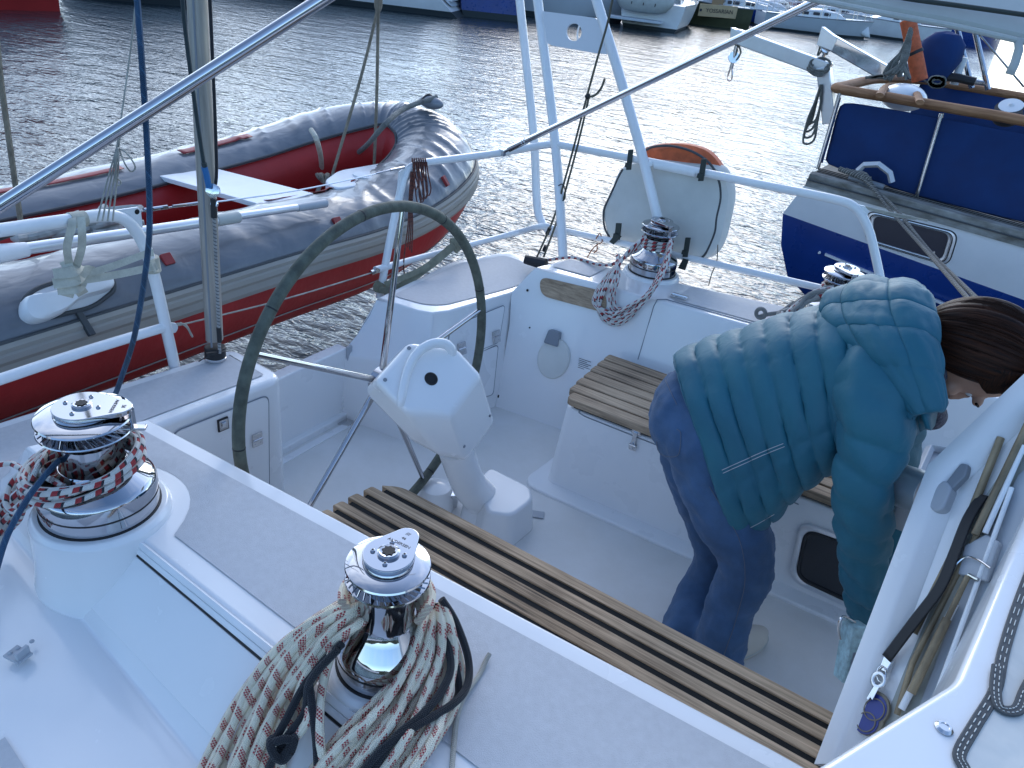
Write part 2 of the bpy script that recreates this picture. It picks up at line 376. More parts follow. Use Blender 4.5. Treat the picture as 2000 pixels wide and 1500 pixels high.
# nonskid patch on the coaming top, cut round the winch bosses
b = MB(); rr = []
for i in range(120):
    x = -1.70 + i * .026
    lo = yout(x) + .05
    for w, r in ((W1, .185), (W2, .135)):
        d = x - w[0]
        if abs(d) < r: lo = max(lo, w[1] + math.sqrt(r * r - d * d))
    hi = yin(x) - .045
    rr.append([(x, lo * (1 - t) + hi * t, ZC + .0062 - .0022 * abs(2 * t - 1)) for t in (0, .25, .5, .75, 1)])
b.grid(rr); b.build('nonskid_panel', 'nonskid', coaming)
b = MB(); b.grid([[(x, yr5(x), .9632), (x, yr5(x) - .3, .9585)] for x in XS]); b.build('nonskid_panel', 'nonskid', coaming)
# long locker lid on the outer slope, with frame strips and a black gasket line
def slope(x, s, h=0.):
    p0, p1 = A(x, yout(x), ZC), A(x, yr3(x), 1.0)
    mid = A(x, (yout(x) + yr3(x)) / 2 + .004, 1.06)
    q = lerp(p0, mid, s * 2) if s < .5 else lerp(mid, p1, s * 2 - 1)
    d = p1 - p0; n = A(0, d[2], -d[1]); n /= np.linalg.norm(n)
    if n[2] < 0: n = -n
    return q + n * h
xs = [-1.355 + i * .08 for i in range(36)]
def strip(s0, s1, h, x0=None):
    k = xs if x0 is None else [x0] + [x for x in xs if x > x0]
    return MB().grid([[slope(x, s0, -.004), slope(x, s0, h), slope(x, s1, h), slope(x, s1, -.004)] for x in k])
o = strip(.20, 1.0, .003).build('locker_lid', 'gel', Y, bevel=.002)
strip(.175, .197, .0022).build('gasket', 'black', o)
strip(.03, .10, .008, -1.375).build('trim_strip', 'rail', o, bevel=.002)
strip(.105, .17, .005, -1.365).build('trim_strip', 'rail', o, bevel=.002)
b = MB(); b.grid([[slope(-1.38, s, -.004), slope(-1.38, s, .009), slope(-1.352, s, .009), slope(-1.352, s, -.004)] for s in (.0, .3, .6, .97)])
b.build('trim_strip', 'rail', o, bevel=.002)
b = MB(); b.grid([[slope(-1.3835, s, .0005), slope(-1.3815, s, .0062)] for s in (.05, .5, .97)]); b.grid([[slope(-1.350, s, .0035), slope(-1.348, s, .0062)] for s in (.2, .5, .97)]); b.build('gasket', 'greyp', o)
# small deck fitting on the outer moulding
f = P(36, 1282, .985); b = MB(); b.box(f + A(0, 0, .004), (.022, .004, 0), (-.003, .016, 0), (0, 0, .003)); b.box(f + A(.012, .004, .013), (.004, .001, 0), (-.003, .014, 0), (0, 0, .012))
for dx, dy in ((-.014, -.008), (-.014, .008), (-.01, .034)): b.lathe(f + A(dx, dy, .006), [(.005, 0), (.005, .003), (.002, .0045)], 12)
b.build('deck_fitting', 'lgrey', coaming, bevel=.001)
# ---------------------------------------------------------------- near quarter block with locker door
def inset(poly, d):
    c = [A(*p) for p in poly]; n = len(c); out = []
    for i in range(n):
        a, p, q = c[i - 1], c[i], c[(i + 1) % n]
        e1 = (p - a) / max(np.linalg.norm(p - a), 1e-9); e2 = (q - p) / max(np.linalg.norm(q - p), 1e-9)
        n1, n2 = A(-e1[1], e1[0], 0), A(-e2[1], e2[0], 0); m_ = n1 + n2; l = np.linalg.norm(m_)
        m_ = m_ / max(l, 1e-9); k = d / max(.35, m_.dot(n1)); out.append(p + m_ * k)
    return out
qo = rounded([(-2.33, -.05, ZQ), (-2.20, .84, ZQ), (-2.105, 1.60, ZQ), (-1.815, 1.585, ZQ), (-1.856, 1.12, ZQ), (-1.86, .9, ZQ), (-1.78, .3, ZQ), (-1.78, -.05, ZQ)], [0, 0, .05, .07, 0, 0, .1, 0], 8)
area = sum(qo[i][0] * qo[(i + 1) % len(qo)][1] - qo[(i + 1) % len(qo)][0] * qo[i][1] for i in range(len(qo)))
if area < 0: qo = qo[::-1]
b = MB(); b.prism(qo, .1); qb = b.build('quarter_locker', 'gel', Y, bevel=.022, ang=40, seg=4)
part(qb, 'near quarter locker with one front door')
pi = [p + A(0, 0, .003) for p in inset(qo, .05)]
b = MB(); b.add(pi, [tuple(range(len(pi)))]); b.build('nonskid_panel', 'nonskid', qb)
def door(name, pts, n, parent, th=.004, rad=.03, matn='gel_in'):
    """raised door panel with a dark seam on a wall; pts world outline, n outward normal"""
    n = A(*n); n /= np.linalg.norm(n); c = rounded(pts, rad, 6); b = MB()
    b.slab([p + n * th for p in c], -n * (th + .004), 0)
    cc = sum(c) / len(c)
    b.tube([p + (p - cc) / np.linalg.norm(p - cc) * .003 + n * .0012 for p in c], .0026, 6, 1, closed=True)
    return b.build(name, [matn, 'greyp'], parent, bevel=.0015)
def frame_axes(pl, p):
    return None
def hinge(p, n, v, w, h, parent, name='hinge'):
    """small two-leaf steel hinge: p centre, n outward, v along the pin"""
    n, v = A(*n), A(*v); n /= np.linalg.norm(n); v = v - n * v.dot(n); v /= np.linalg.norm(v); u = np.cross(v, n); b = MB()
    b.box(p + n * .003, u * w, v * h, n * .0025); b.tube([p - v * h * .95 + n * .007, p + v * h * .95 + n * .007], .0042, 8)
    for s in (-1, 1):
        for t in (-1, 1): b.lathe(p + u * w * .6 * s + v * h * .55 * t + n * .005, [(.004, 0), (.003, .0015)], 8, n)
    return b.build(name, 'steel', parent, bevel=.001)
def latch(p, n, v, s, parent):
    n, v = A(*n), A(*v); n /= np.linalg.norm(n); v = v - n * v.dot(n); v /= np.linalg.norm(v); u = np.cross(v, n); b = MB()
    b.box(p + n * .003, u * s, v * s * 1.2, n * .003, 0); b.box(p + n * .0068, u * s * .82, v * s * 1.0, n * .001, 1)
    b.box(p + n * .0085, u * s * .4, v * s * .55 + n * .003, n * .0025, 1); b.box(p + n * .0082, u * s * .5, v * s * .1, n * .0004, 0)
    return b.build('latch', ['black', 'steel'], parent, bevel=.001)
pq = plane(A(-1.8535, 1.12, 0), A(-1.8185, 1.56, 0), A(-1.8535, 1.12, 1)); pq = (pq[0] + A(.002, 0, 0), pq[1])
nq = A(1, -.08, 0)
d = door('locker_door', [PL(x, y, pq) for x, y in ((338, 845), (523, 772), (525, 985), (345, 1075))], nq, qb)
latch(PL(433, 827, pq) + A(.004, 0, 0), nq, (0, 0, 1), .019, d)
hinge(PL(500, 857, pq) + A(.004, 0, 0), nq, (0, 1, .0), .026, .02, d)
# ---------------------------------------------------------------- far quarter block
lv = [(1.0, [(-2.05, 2.31), (-1.95, 2.325), (-1.85, 2.335), (-1.79, 2.36), (-1.755, 2.43), (-1.678, 2.80)]),
      (.93, [(-2.052, 2.265), (-1.95, 2.29), (-1.84, 2.31), (-1.775, 2.34), (-1.74, 2.41), (-1.668, 2.78)]),
      (.86, [(-2.055, 2.19), (-1.94, 2.23), (-1.82, 2.27), (-1.755, 2.31), (-1.722, 2.38), (-1.655, 2.75)]),
      (.80, [(-2.06, 2.10), (-1.93, 2.17), (-1.80, 2.225), (-1.735, 2.27), (-1.705, 2.34), (-1.645, 2.72)]),
      (.66, [(-2.066, 2.088), (-1.92, 2.125), (-1.77, 2.165), (-1.705, 2.205), (-1.675, 2.28), (-1.62, 2.66)]),
      (.49, [(-2.07, 2.08), (-1.91, 2.10), (-1.74, 2.12), (-1.68, 2.155), (-1.655, 2.22), (-1.60, 2.60)])]
b = MB(); b.grid([[(x, y, z) for x, y in l + [(l[-1][0] + .02, l[-1][1] + .14)]] for z, l in lv])
top = [(x, y, 1.0) for x, y in lv[0][1]] + [(-1.60, 3.22, 1.0), (-2.0, 3.25, 1.0), (-2.10, 2.9, 1.0)]
b.add(top, [tuple(range(len(top)))])
b.grid([[(-2.05, 2.31, 1.), (-2.10, 2.9, 1.), (-2.0, 3.25, 1.), (-1.60, 3.22, 1.)], [(-2.056, 2.19, .86), (-2.105, 2.9, .8), (-2.0, 3.27, .8), (-1.6, 3.26, .8)], [(-2.07, 2.08, .1), (-2.12, 2.9, .1), (-2.0, 3.3, .1), (-1.6, 3.3, .1)]])
fb = b.build('quarter_locker', 'gel', Y, bevel=.02, ang=50, seg=3); part(fb, 'far quarter locker with flared side below the steel rail')
pi = [p + A(0, 0, .003) for p in rounded([(-2.02, 2.37, 1.), (-1.86, 2.40, 1.), (-1.80, 2.46, 1.), (-1.72, 2.79, 1.), (-1.66, 3.15, 1.), (-1.97, 3.18, 1.), (-2.06, 2.9, 1.)], .04)]
b = MB(); b.add(pi, [tuple(range(len(pi)))]); b.build('nonskid_panel', 'nonskid', fb)
pf = plane(A(-1.755, 2.43, 1.0), A(-1.678, 2.80, 1.0), A(-1.60, 2.60, .49)); nf = pf[1] if pf[1][0] > 0 else -pf[1]; pf = (pf[0] + nf * .006, pf[1])
d = door('locker_door', [PL(x, y, pf) for x, y in ((880, 640), (985, 596), (973, 668), (868, 712))], nf, fb, .005, .02)
latch(PL(938, 629, pf) + nf * .006, nf, (0, 0, 1), .021, d)
hinge(PL(967, 657, pf) + nf * .006, nf, (.1, 1, 0), .028, .022, d); hinge(PL(900, 680, pf) + nf * .006, nf, (.1, 1, 0), .028, .022, d)
door('locker_door', [PL(x, y, pf) for x, y in ((868, 718), (972, 674), (962, 770), (858, 800))], nf, fb, .004, .02)
b = MB(); b.lathe(PL(974, 774, pf), [(.008, 0), (.007, .004)], 12, nf); b.build('drain', 'dark', fb)
# transom gate between the quarters
g0, g1 = PX(540, 722, -2.06), PX(690, 668, -2.06)
b = MB(); zt = g1[2]
b.prism([(-2.04, 1.45, zt), (-2.10, 1.45, zt), (-2.10, 2.12, zt), (-2.04, 2.12, zt)], .50); gt = b.build('transom_board', 'gel_in', Y, bevel=.008)
ps = plane(A(-2.038, 1, 0), A(-2.038, 2, 0), A(-2.038, 1, 1))
s0, s1 = PL(676, 678, ps), PL(686, 765, ps)
b = MB(); b.box((-2.036, (s0[1] + s1[1]) / 2, (s0[2] + s1[2]) / 2), (.006, 0, 0), (0, .014, 0), (0, 0, abs(s0[2] - s1[2]) / 2)); b.build('board_slot', 'lgrey', gt, bevel=.002)
b = MB(); b.prism([(-2.05, 1.5, .53), (-2.05, 2.12, .53), (-2.015, 2.12, .53), (-2.015, 1.5, .53)], .495); b.build('gate_sill', 'gel_in', gt, bevel=.006)
# vent louvre and drain at the foot of the far quarter
v0 = P(668, 790, .56); b = MB()
for k in range(4): b.box(v0 + A(.002, .0, .02 * k - .02), (.012, .002, 0), (-.002, .012, 0), (0, 0, .0035))
b.build('louvre', 'rail', fb, bevel=.001)
b = MB(); c = P(675, 822, .503); b.box(c, (.03, .01, 0), (-.01, .035, 0), (0, 0, .004)); b.build('drain', 'steel', fb, bevel=.001)
# ---------------------------------------------------------------- sole
b = MB(); b.prism([(-2.2, 1.0, ZS), (-2.2, 2.9, ZS), (1.6, 2.9, ZS), (1.6, 1.0, ZS)], .3); sole = b.build('cockpit_sole', 'sole', Y)
b = MB(); b.prism([(-2.0, 1.42, ZS + .004), (-2.0, 2.06, ZS + .004), (-1.965, 2.06, ZS + .004), (-1.965, 1.42, ZS + .004)], ZS - .01); b.build('sole_lip', 'gel_in', sole, bevel=.003)
c = P(836, 925, ZS + .004); b = MB(); b.lathe(c - A(0, 0, .006), [(.024, 0), (.024, .006), (.017, .007)], 24); b.lathe(c + A(0, 0, .0015), [(.016, 0), (.0155, .0004)], 20, mi=1); b.build('drain', ['steel', 'dark'], sole)
# ---------------------------------------------------------------- hull under it all
b = MB(); hp = [(-2.36, .25), (-2.22, .9), (-2.13, 1.5), (-2.13, 2.9), (-2.02, 3.28), (-1.5, 3.42), (-.4, 3.58), (1.8, 3.72), (1.8, -.12), (-.4, .0), (-1.6, .12)]
b.prism([(x, y, .485) for x, y in hp], [(x * .98, 1.8 + (y - 1.8) * .86, -.35) for x, y in hp]); b.build('hull', 'whitehull', Y, bevel=.03)
b = MB(); b.prism([(x, y, .93) for x, y in ((-1.75, .19), (1.8, .0), (1.8, -.12), (-.4, .0), (-1.6, .12))], .2); b.build('topside', 'whitehull', Y); b = MB(); b.prism([(-2.0, 3.28, .9), (-1.5, 3.42, .9), (-.4, 3.58, .9), (1.8, 3.72, .9), (1.8, 3.5, .9), (-.4, 3.4, .9), (-1.5, 3.2, .9)], .2)
b.build('topside', 'whitehull', Y)
# ---------------------------------------------------------------- benches
b = MB(); b.prism(rounded([(-1.22, 1.02, .868), (1.6, 1.06, .868), (1.6, 1.43, .868), (-1.18, 1.40, .868)], [0, 0, 0, .08]), ZS - .02); nb = b.build('bench', 'gel_in', Y, bevel=.01); part(nb, 'near bench of dark grey weathered teak slats')
b = MB(); b.prism(rounded([(-1.25, 1.03, .893), (1.6, 1.07, .893), (1.6, 1.445, .893), (-1.205, 1.425, .893)], [0, 0, 0, .05]), .866); b.build('seat_pad_base', 'caulk', nb)
ends = [-1.228, -1.253, -1.264, -1.271, -1.276, -1.28]
for k in range(6):
    y1 = 1.452 - k * .0535; y0 = y1 - .0345; xe = ends[k]
    b = MB(); o = rounded([(xe, y0, ZB), (1.6, y0 + .008, ZB), (1.6, y1 + .008, ZB), (xe + (.05 if k == 0 else .006), y1, ZB)], [.006, 0, 0, .05 if k == 0 else .01], 5)
    b.prism(o, ZB - .03); b.build('slat', 'teak', nb, bevel=.0035, seg=3)
    if k < 5:
        b = MB(); b.prism([(xe + .02, y0 - .0185, ZB - .0055), (1.6, y0 - .0105, ZB - .0055), (1.6, y0 + .0085, ZB - .0055), (xe + .02, y0 + .0005, ZB - .0055)], ZB - .03); b.build('seam', 'caulk', nb)
# far seat with locker underneath
def yf(x): return 2.287 + .045 * (x + 1.1)
ft = rounded([(-1.085, yf(-1.08), .872), (1.6, yf(1.6), .872), (1.6, 2.95, .872), (-1.10, 2.80, .872)], [.05, 0, 0, 0], 8)
fbm = [A((p[0] - .03) if p[0] < 0 else p[0], p[1] - .012, ZS - .01) for p in ft]
b = MB(); b.prism(ft, fbm); fs = b.build('seat_locker', 'gel_in', Y, bevel=.01); part(fs, 'far seat locker topped with teak slats')
pl_ = rounded([(-1.185, 2.20, ZS + .014), (1.6, 2.33, ZS + .014), (1.6, 2.9, ZS + .014), (-1.15, 2.75, ZS + .014)], [.09, 0, 0, 0], 8)
b = MB(); b.prism(pl_, ZS - .01); b.build('plinth', 'gel_in', fs, bevel=.008, seg=3)
fe = [-1.075, -1.10, -1.108, -1.11, -1.115, -1.118, -1.12]
for k in range(7):
    y0 = 2.272 + k * .0655; y1 = y0 + .056; xe = fe[k]; sl = .045
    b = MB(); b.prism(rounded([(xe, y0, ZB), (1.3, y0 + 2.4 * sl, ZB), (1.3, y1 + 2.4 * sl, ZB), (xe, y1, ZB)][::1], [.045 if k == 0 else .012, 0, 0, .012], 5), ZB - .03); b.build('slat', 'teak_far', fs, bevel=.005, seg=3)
b = MB(); b.prism([(-1.05, 2.30, ZB - .024), (1.3, 2.41, ZB - .024), (1.3, 2.83, ZB - .024), (-1.08, 2.72, ZB - .024)], .866); b.build('seat_pad_base', 'caulk', fs)
# seat front: lid seam, lip, toggle latch
def FW(px, py, h=.0): # on the seat front wall
    pl = plane(A(-1.1, yf(-1.1) + .0, .86), A(.5, yf(.5), .86), A(-1.13, yf(-1.1) - .012, .5)); n = pl[1] if pl[1][1] < 0 else -pl[1]
    return PL(px, py, pl) + n * h, n
b = MB(); ln = [FW(x, y, .001)[0] for x, y in ((1133, 782), (1131, 806), (1142, 813), (1290, 872), (1420, 925), (1560, 985))]; b.tube(ln, .0022, 6); b.build('lid_seam', 'greyp', fs)
b = MB(); a0, n0 = FW(1140, 790, .0); a1, _ = FW(1560, 955, .0); b.box((a0 + a1) / 2 + n0 * .006, (a1 - a0) / 2, n0 * .006, A(0, 0, .012)); b.build('lid_lip', 'lgrey', fs, bevel=.003)
c, n0 = FW(1240, 858); b = MB(); u = A(1, .045, 0)
b.box(c + n0 * .003 + A(0, 0, .035), u * .017, A(0, 0, .011), n0 * .003); b.box(c + n0 * .009, u * .008, A(0, 0, .034), n0 * .003); b.box(c + n0 * .005 - A(0, 0, .032), u * .014, A(0, 0, .012), n0 * .004)
b.tube([c + n0 * .014 - u * .012 - A(0, 0, .02), c + n0 * .014 + u * .012 - A(0, 0, .02)], .005, 8); b.tube([c + n0 * .012 - A(0, 0, .04), c + n0 * .016 - A(0, 0, .01)], .004, 8)
b.build('latch', 'steel', fs, bevel=.001)
# opening port in the seat front
po = [FW(x, y)[0] for x, y in ((1562, 1014), (1720, 1070), (1700, 1205), (1540, 1130))]; n0 = FW(1600, 1050)[1]
ro = rounded(po, .055, 8); b = MB(); cc = sum(ro) / len(ro)
ri = [cc + (p - cc) * .80 for p in ro]; k = len(ro)
b.grid([[p for p in ro], [p + n0 * .012 for p in [cc + (q - cc) * .985 for q in ro]], [p + n0 * .014 for p in [cc + (q - cc) * .88 for q in ro]], [p + n0 * .004 for p in ri]], cv=True)
w = b.build('port_window', 'silver', fs, ang=50)
b = MB(); b.slab([p + n0 * .006 for p in ri], -n0 * .008); b.build('pane', 'smoke', w)
b = MB(); b.tube([cc + (p - cc) * .80 + n0 * .008 for p in ro], .006, 8, closed=True); b.build('seal', 'black', w)
# ---------------------------------------------------------------- far coaming
def yt(x): return 2.842 + (x + 1.59) * .119 if x < -.5 else 2.972 + (x + .5) * .06
def yo(x): return 3.071 + (x + 1.543) * .235 if x < -.5 else 3.316 + (x + .5) * .09
st = [-1.59, -1.3, -.9, -.5, 0, .6, 1.6]
b = MB(); rows = []
for i, x in enumerate(st):
    e = i == 0
    rows.append([((-1.595 if e else x), yt(x) - .215, .49), ((-1.645 if e else x), yt(x) - .085, .86), ((-1.678 if e else x), yt(x) - .045, 1.0) if e else (x, yt(x) - .045, 1.0), (x, yt(x), ZC), (x + (.045 if e else .0), yo(x), ZC - .004), (x + .03, yo(x) + .10, 1.04), (x, yo(x) + .16, .95), (x, yo(x) + .2, .55)])
b.grid(rows)
b.add([(-1.59, yt(-1.59), ZC), (-1.545, yo(-1.59), ZC - .004), (-1.56, yo(-1.59) + .1, 1.04), (-1.62, 3.2, .998), (-1.678, 2.80, .998)], [(0, 1, 2, 3, 4)])
fc = b.build('coaming', 'gel', Y, bevel=.012, ang=40); part(fc, 'far coaming with teak pad')
b = MB(); b.grid([[(x, yt(x) + .05, ZC + .003), (x, (yt(x) + yo(x)) / 2, ZC + .0015), (x, yo(x) - .02, ZC - .001)] for x in (-1.54, -1.45, -1.36)]); b.build('nonskid_panel', 'nonskid', fc)
b = MB(); b.grid([[(x, yt(x) + .05, ZC + .003), (x, (yt(x) + yo(x)) / 2, ZC + .0015), (x, yo(x) - .02, ZC - .001)] for x in (-.98, -.8, -.5, -.2, .2, .8, 1.5)]); b.build('nonskid_panel', 'nonskid', fc)
pw = plane(A(-1.59, yt(-1.59), ZC), A(-.5, yt(-.5), ZC), A(-1.2, yt(-1.2) - .085, .86)); nw = pw[1] if pw[1][1] < 0 else -pw[1]
def WL(px, py, h=.0): return PL(px, py, pw) + nw * h
def slabw(name, px, h, matn, parent, h0=-.01, rad=.0, bevel=.003, mi=0):
    c = [WL(x, y, h) for x, y in px]; c = rounded(c, rad, 6) if rad else c
    return MB().slab(c, nw * (h0 - h)).build(name, matn, parent, bevel=bevel)
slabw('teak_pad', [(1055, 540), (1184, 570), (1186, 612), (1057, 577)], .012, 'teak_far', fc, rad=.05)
s = [(1285, 583), (1279, 592), (1246, 700)]
b = MB(); b.tube([WL(x, y, .001) for x, y in ((1246, 702), (1277, 598), (1284, 585))] + [A(-1.0, yt(-1.0) + .03, ZC + .002), A(-.4, yt(-.4) + .03, ZC + .002), A(.4, yt(.4) + .03, ZC + .002)], .0022, 6); b.build('hatch_seam', 'greyp', fc)
h0 = P(1327, 580, ZC + .004); hinge(h0, (0, 0, 1), (1, .1, 0), .022, .035, fc)
b = MB(); b.lathe(WL(1030, 567, .0), [(.006, 0), (.005, .003)], 12, nw); b.build('drain', 'dark', fc); b = MB(); b.lathe(WL(1034, 640, -.003), [(.004, 0), (.003, .004)], 10, nw); b.build('drain', 'dark', fc)
# oval shower cover with grey hinge, and the small plate of printed lines
c = WL(1083, 700); ax = A(1, .1, 0); ax -= nw * ax.dot(nw); ax /= np.linalg.norm(ax); ay = np.cross(nw, ax); ay = ay if ay[2] > 0 else -ay
WX = np.linalg.norm(WL(1114, 705) - WL(1052, 705)) / 2; WYh = np.linalg.norm(WL(1083, 745) - WL(1083, 665)) / 2
ov = [c + ax * math.cos(t) * WX + ay * math.sin(t) * WYh + nw * .022 for t in np.linspace(0, 2 * PI, 40, endpoint=False)]
so = MB().slab(ov, -nw * .03).build('shower_cover', 'cream', fc, bevel=.008, seg=3)
q = WL(1083, 660); MB().slab(rounded([q + ax * i + ay * j + nw * .034 for i, j in ((-.035, -.03), (.035, -.03), (.026, .035), (-.026, .035))], .008), -nw * .04).build('cover_hinge', 'greyp', so, bevel=.004)
lb = [WL(1130, 696, .003), WL(1160, 706, .003), WL(1153, 733, .003), WL(1127, 724, .003)]
lo = MB().slab(lb, -nw * .006).build('rating_plate', 'whitehull', fc)
b = MB()
for k in range(7):
    t = (k + .8) / 8; p, q = lerp(lb[0], lb[3], t), lerp(lb[1], lb[2], t); q = lerp(p, q, (.85, .6, .9, .75, .88, .5, .7)[k]); p = lerp(p, q, .08)
    b.slab([p + nw * .0008 + ay * .0012, q + nw * .0008 + ay * .0012, q + nw * .0008 - ay * .0012, p + nw * .0008 - ay * .0012], -nw * .001)
b.build('lettering', 'text', lo)
# ================================================================ winches
def winch(c, k, prof, top, arm, parent, label, words=None, marks=None):
    """self-tailing winch: base with black gasket > drum, jaws, feeder arm, socket"""
    c = A(*c); b = MB()
    pr, zt, rt = prof
    b.lathe(c - A(0, 0, .004), [(pr[0][0] + .003, 0), (pr[0][0] + .003, .007)], 64, mi=1); b.lathe(c + A(0, 0, .003), pr, 72)
    for z in marks or (): b.lathe(c + A(0, 0, z), [(pr[0][0] + .0006, 0), (pr[0][0] + .0006, .004)], 72, mi=1, cap=False)
    w = b.build('winch', ['chrome', 'black'], parent, ang=28); part(w, label)
    zd0, zd1, rd = top['drum']; b = MB(); n = 48; rows = []
    for z, r in ((zd0, rd * 1.05), (zd0 + .01, rd), ((zd0 + zd1) / 2, rd * .985), (zd1 - .01, rd), (zd1, rd * 1.1)):
        rows.append([c + A(math.cos(2 * PI * j / n) * r * (1 - .02 * (j % 4 == 0)), math.sin(2 * PI * j / n) * r * (1 - .02 * (j % 4 == 0)), z) for j in range(n)])
    b.grid(rows, cv=True); b.build('drum', 'chrome', w, ang=25)
    R_ = top['r']; b = MB()
    b.lathe(c + A(0, 0, zd1), [(rd * 1.08, 0), (R_ * .93, .012), (R_, .018), (R_ * .985, .0205), (R_ * .6, .030), (R_ * .6, .034), (R_ * .98, .043), (R_ * 1.0, .046), (R_ * .98, .049), (R_ * .80, .0545), (R_ * .60, .0555), (R_ * .58, .0545)], 72)
    nr = 34
    for j in range(nr):
        t = 2 * PI * j / nr; t2 = t + .22
        b.tube([c + A(math.cos(t) * R_ * .65, math.sin(t) * R_ * .65, zd1 + .0295), c + A(math.cos(t2) * R_ * .97, math.sin(t2) * R_ * .97, zd1 + .0218)], .0012, 5)
    b.build('self_tailing_jaw', 'chrome', w, ang=28)
    z2 = zd1 + .056; b = MB(); b.lathe(c + A(0, 0, zd1 + .050), [(R_ * .6, 0), (R_ * .6, .004), (R_ * .56, .0085), (R_ * .50, .0085)], 56); b.lathe(c + A(0, 0, zd1 + .052), [(R_ * .615, 0), (R_ * .612, .0025)], 56, mi=1)
    b.build('cap', ['chrome', 'black'], w)
    d = A(*arm); d /= np.linalg.norm(d); e = A(-d[1], d[0], 0); r1, r2, D = R_ * .60, R_ * .30, R_ * .74; o = []
    be = math.acos((r1 - r2) / D)
    for t in np.linspace(be, 2 * PI - be, 36): o.append(d * math.cos(t) * r1 + e * math.sin(t) * r1)
    for t in np.linspace(-be, be, 16): o.append(d * (D + math.cos(t) * r2) + e * math.sin(t) * r2)
    o = [c + p + A(0, 0, z2 + .0155) for p in o]
    b = MB(); b.slab(o, (0, 0, -.011)); fa = b.build('feeder_arm', 'chrome', w, bevel=.0022, seg=3)
    if top.get('lip'):
        b = MB(); p = c + d * R_ * 1.0 + A(0, 0, z2 + .008); b.box(p - A(0, 0, .022), e * R_ * .10, d * .004, (0, 0, .024)); b.box(p + d * .012 - A(0, 0, .045), e * R_ * .10, d * .014, (0, 0, .003)); b.build('stripper', 'chrome', fa, bevel=.002)
    zs = z2 + .0155; b = MB(); q = .016; cs = c + A(0, 0, zs)
    b.lathe(cs, [(q * 1.25, 0), (q * 1.25, .004), (q, .0065), (q * .85, .006)], 32); 
    star = [cs + A(math.cos(t) * q * (.82 if i % 2 else .60), math.sin(t) * q * (.82 if i % 2 else .60), .0072) for i, t in enumerate(np.linspace(0, 2 * PI, 16, endpoint=False))]
    b.add(star, [tuple(range(16))], 1)
    for t in (.5, 2.07, 3.64, 5.21):
        p = cs + A(math.cos(t) * R_ * .37, math.sin(t) * R_ * .37, 0); b.lathe(p, [(.0048, 0), (.0045, .0028), (.003, .004)], 12); b.lathe(p + A(0, 0, .0042), [(.0022, 0), (.002, .0003)], 6, mi=1)
    b.build('handle_socket', ['chrome', 'dark'], w, ang=30)
    if words:
        for s, txt, up_, h in words:
            text('lettering', txt, cs + d * s * R_ + A(0, 0, .0002), -e, d, h, 'textg', fa, .0003)
    return w
p1 = ([(.123, 0), (.123, .030), (.1215, .031), (.1215, .033), (.123, .034), (.123, .064), (.120, .071), (.112, .078), (.090, .094), (.075, .106), (.069, .116)], 0, 0)
winch(W1, 1, p1, dict(drum=(.115, .192, .066), r=.096, lip=1), P(275, 797, 1.4) - P(185, 795, 1.4), Y, 'large near winch with white and red rope wound round its drum', [(.66, 'ANDERSEN', 0, .0105), (.86, '58', 0, .012)], (.0335,))
p2 = ([(.090, 0), (.090, .030), (.088, .031), (.088, .0325), (.090, .0335), (.090, .040), (.087, .050), (.076, .070), (.062, .092), (.055, .104), (.052, .112)], 0, 0)
winch(W2, 1, p2, dict(drum=(.108, .195, .0515), r=.0755), P(826, 1062, 1.4) - P(781, 1108, 1.4), Y, 'near winch buried in a thick red flecked rope coil', [(.42, 'ANDERSEN', 0, .0092), (.62, '46', 0, .0085), (.80, '///', 0, .010)], (.0325,))
k = .86; p3 = ([(r * k, z * k) for r, z in p1[0]], 0, 0)
W3 = P(1273, 528, 1.155); q4 = PY(1651, 534, 3.25); W4 = A(q4[0], q4[1], 1.15)
b = MB(); 
for w, hh in ((W3, 1.152), ): b.lathe((w[0], w[1], .93), [(.15, 0), (.135, .1), (.130, .205), (.122, hh - .93)], 56)
b.build('winch_boss', 'gel', fc, bevel=.004)
b = MB(); b.lathe((W4[0], W4[1], .93), [(.15, 0), (.135, .1), (.130, .205), (.122, 1.147 - .93)], 56); b.build('winch_boss', 'gel', fc, bevel=.004)
winch(W3, k, p3, dict(drum=(.10, .166, .0575), r=.083, lip=1), (1, -.8, 0), Y, 'far winch with a hanging loop of flecked rope', None, (.030,))
winch(W4, k, p3, dict(drum=(.10, .166, .0575), r=.083, lip=1), (.6, -1, 0), Y, 'far winch showing just above the bent teal jacket', None, (.030,))
# ================================================================ steering wheel and pedestal
wc = A(-1.42, 1.625, 1.12); wr = .553; tl = .046
wu, wv = A(0, 1, 0), A(-math.sin(tl), 0, math.cos(tl)); wn = np.cross(wu, wv)
def wp(t, r=wr): return wc + r * (math.cos(t) * wu + math.sin(t) * wv)
wpl = (wc, wn)
def wang(px, py): q = PL(px, py, wpl) - wc; return math.atan2(q.dot(wv), q.dot(wu))
b = MB(); b.tube([wp(t) for t in np.linspace(0, 2 * PI, 120, endpoint=False)], .0168, 14, closed=True); wh = b.build('steering_wheel', 'leather', Y); part(wh, 'large wheel covered in olive grey leather with steel spokes')
b = MB()
for j in range(9):
    t = .3 + j * .7; b.tube([wp(t + d, wr) + wn * .0 + (wp(t, 1) - wc) * 0 for d in (-.004, .004)], .0174, 14)
b.build('stitching', 'black', wh)
for px, py in ((785, 420), (945, 600), (822, 925), (604, 990), (505, 693)):
    t = wang(px, py); b = MB(); b.tube([wc + wn * .0 + (wp(t, .03) - wc), wp(t, wr * .5), wp(t, wr - .004)], [.0115, .010, .0085], 12, smooth=3); b.build('spoke', 'chrome', wh)
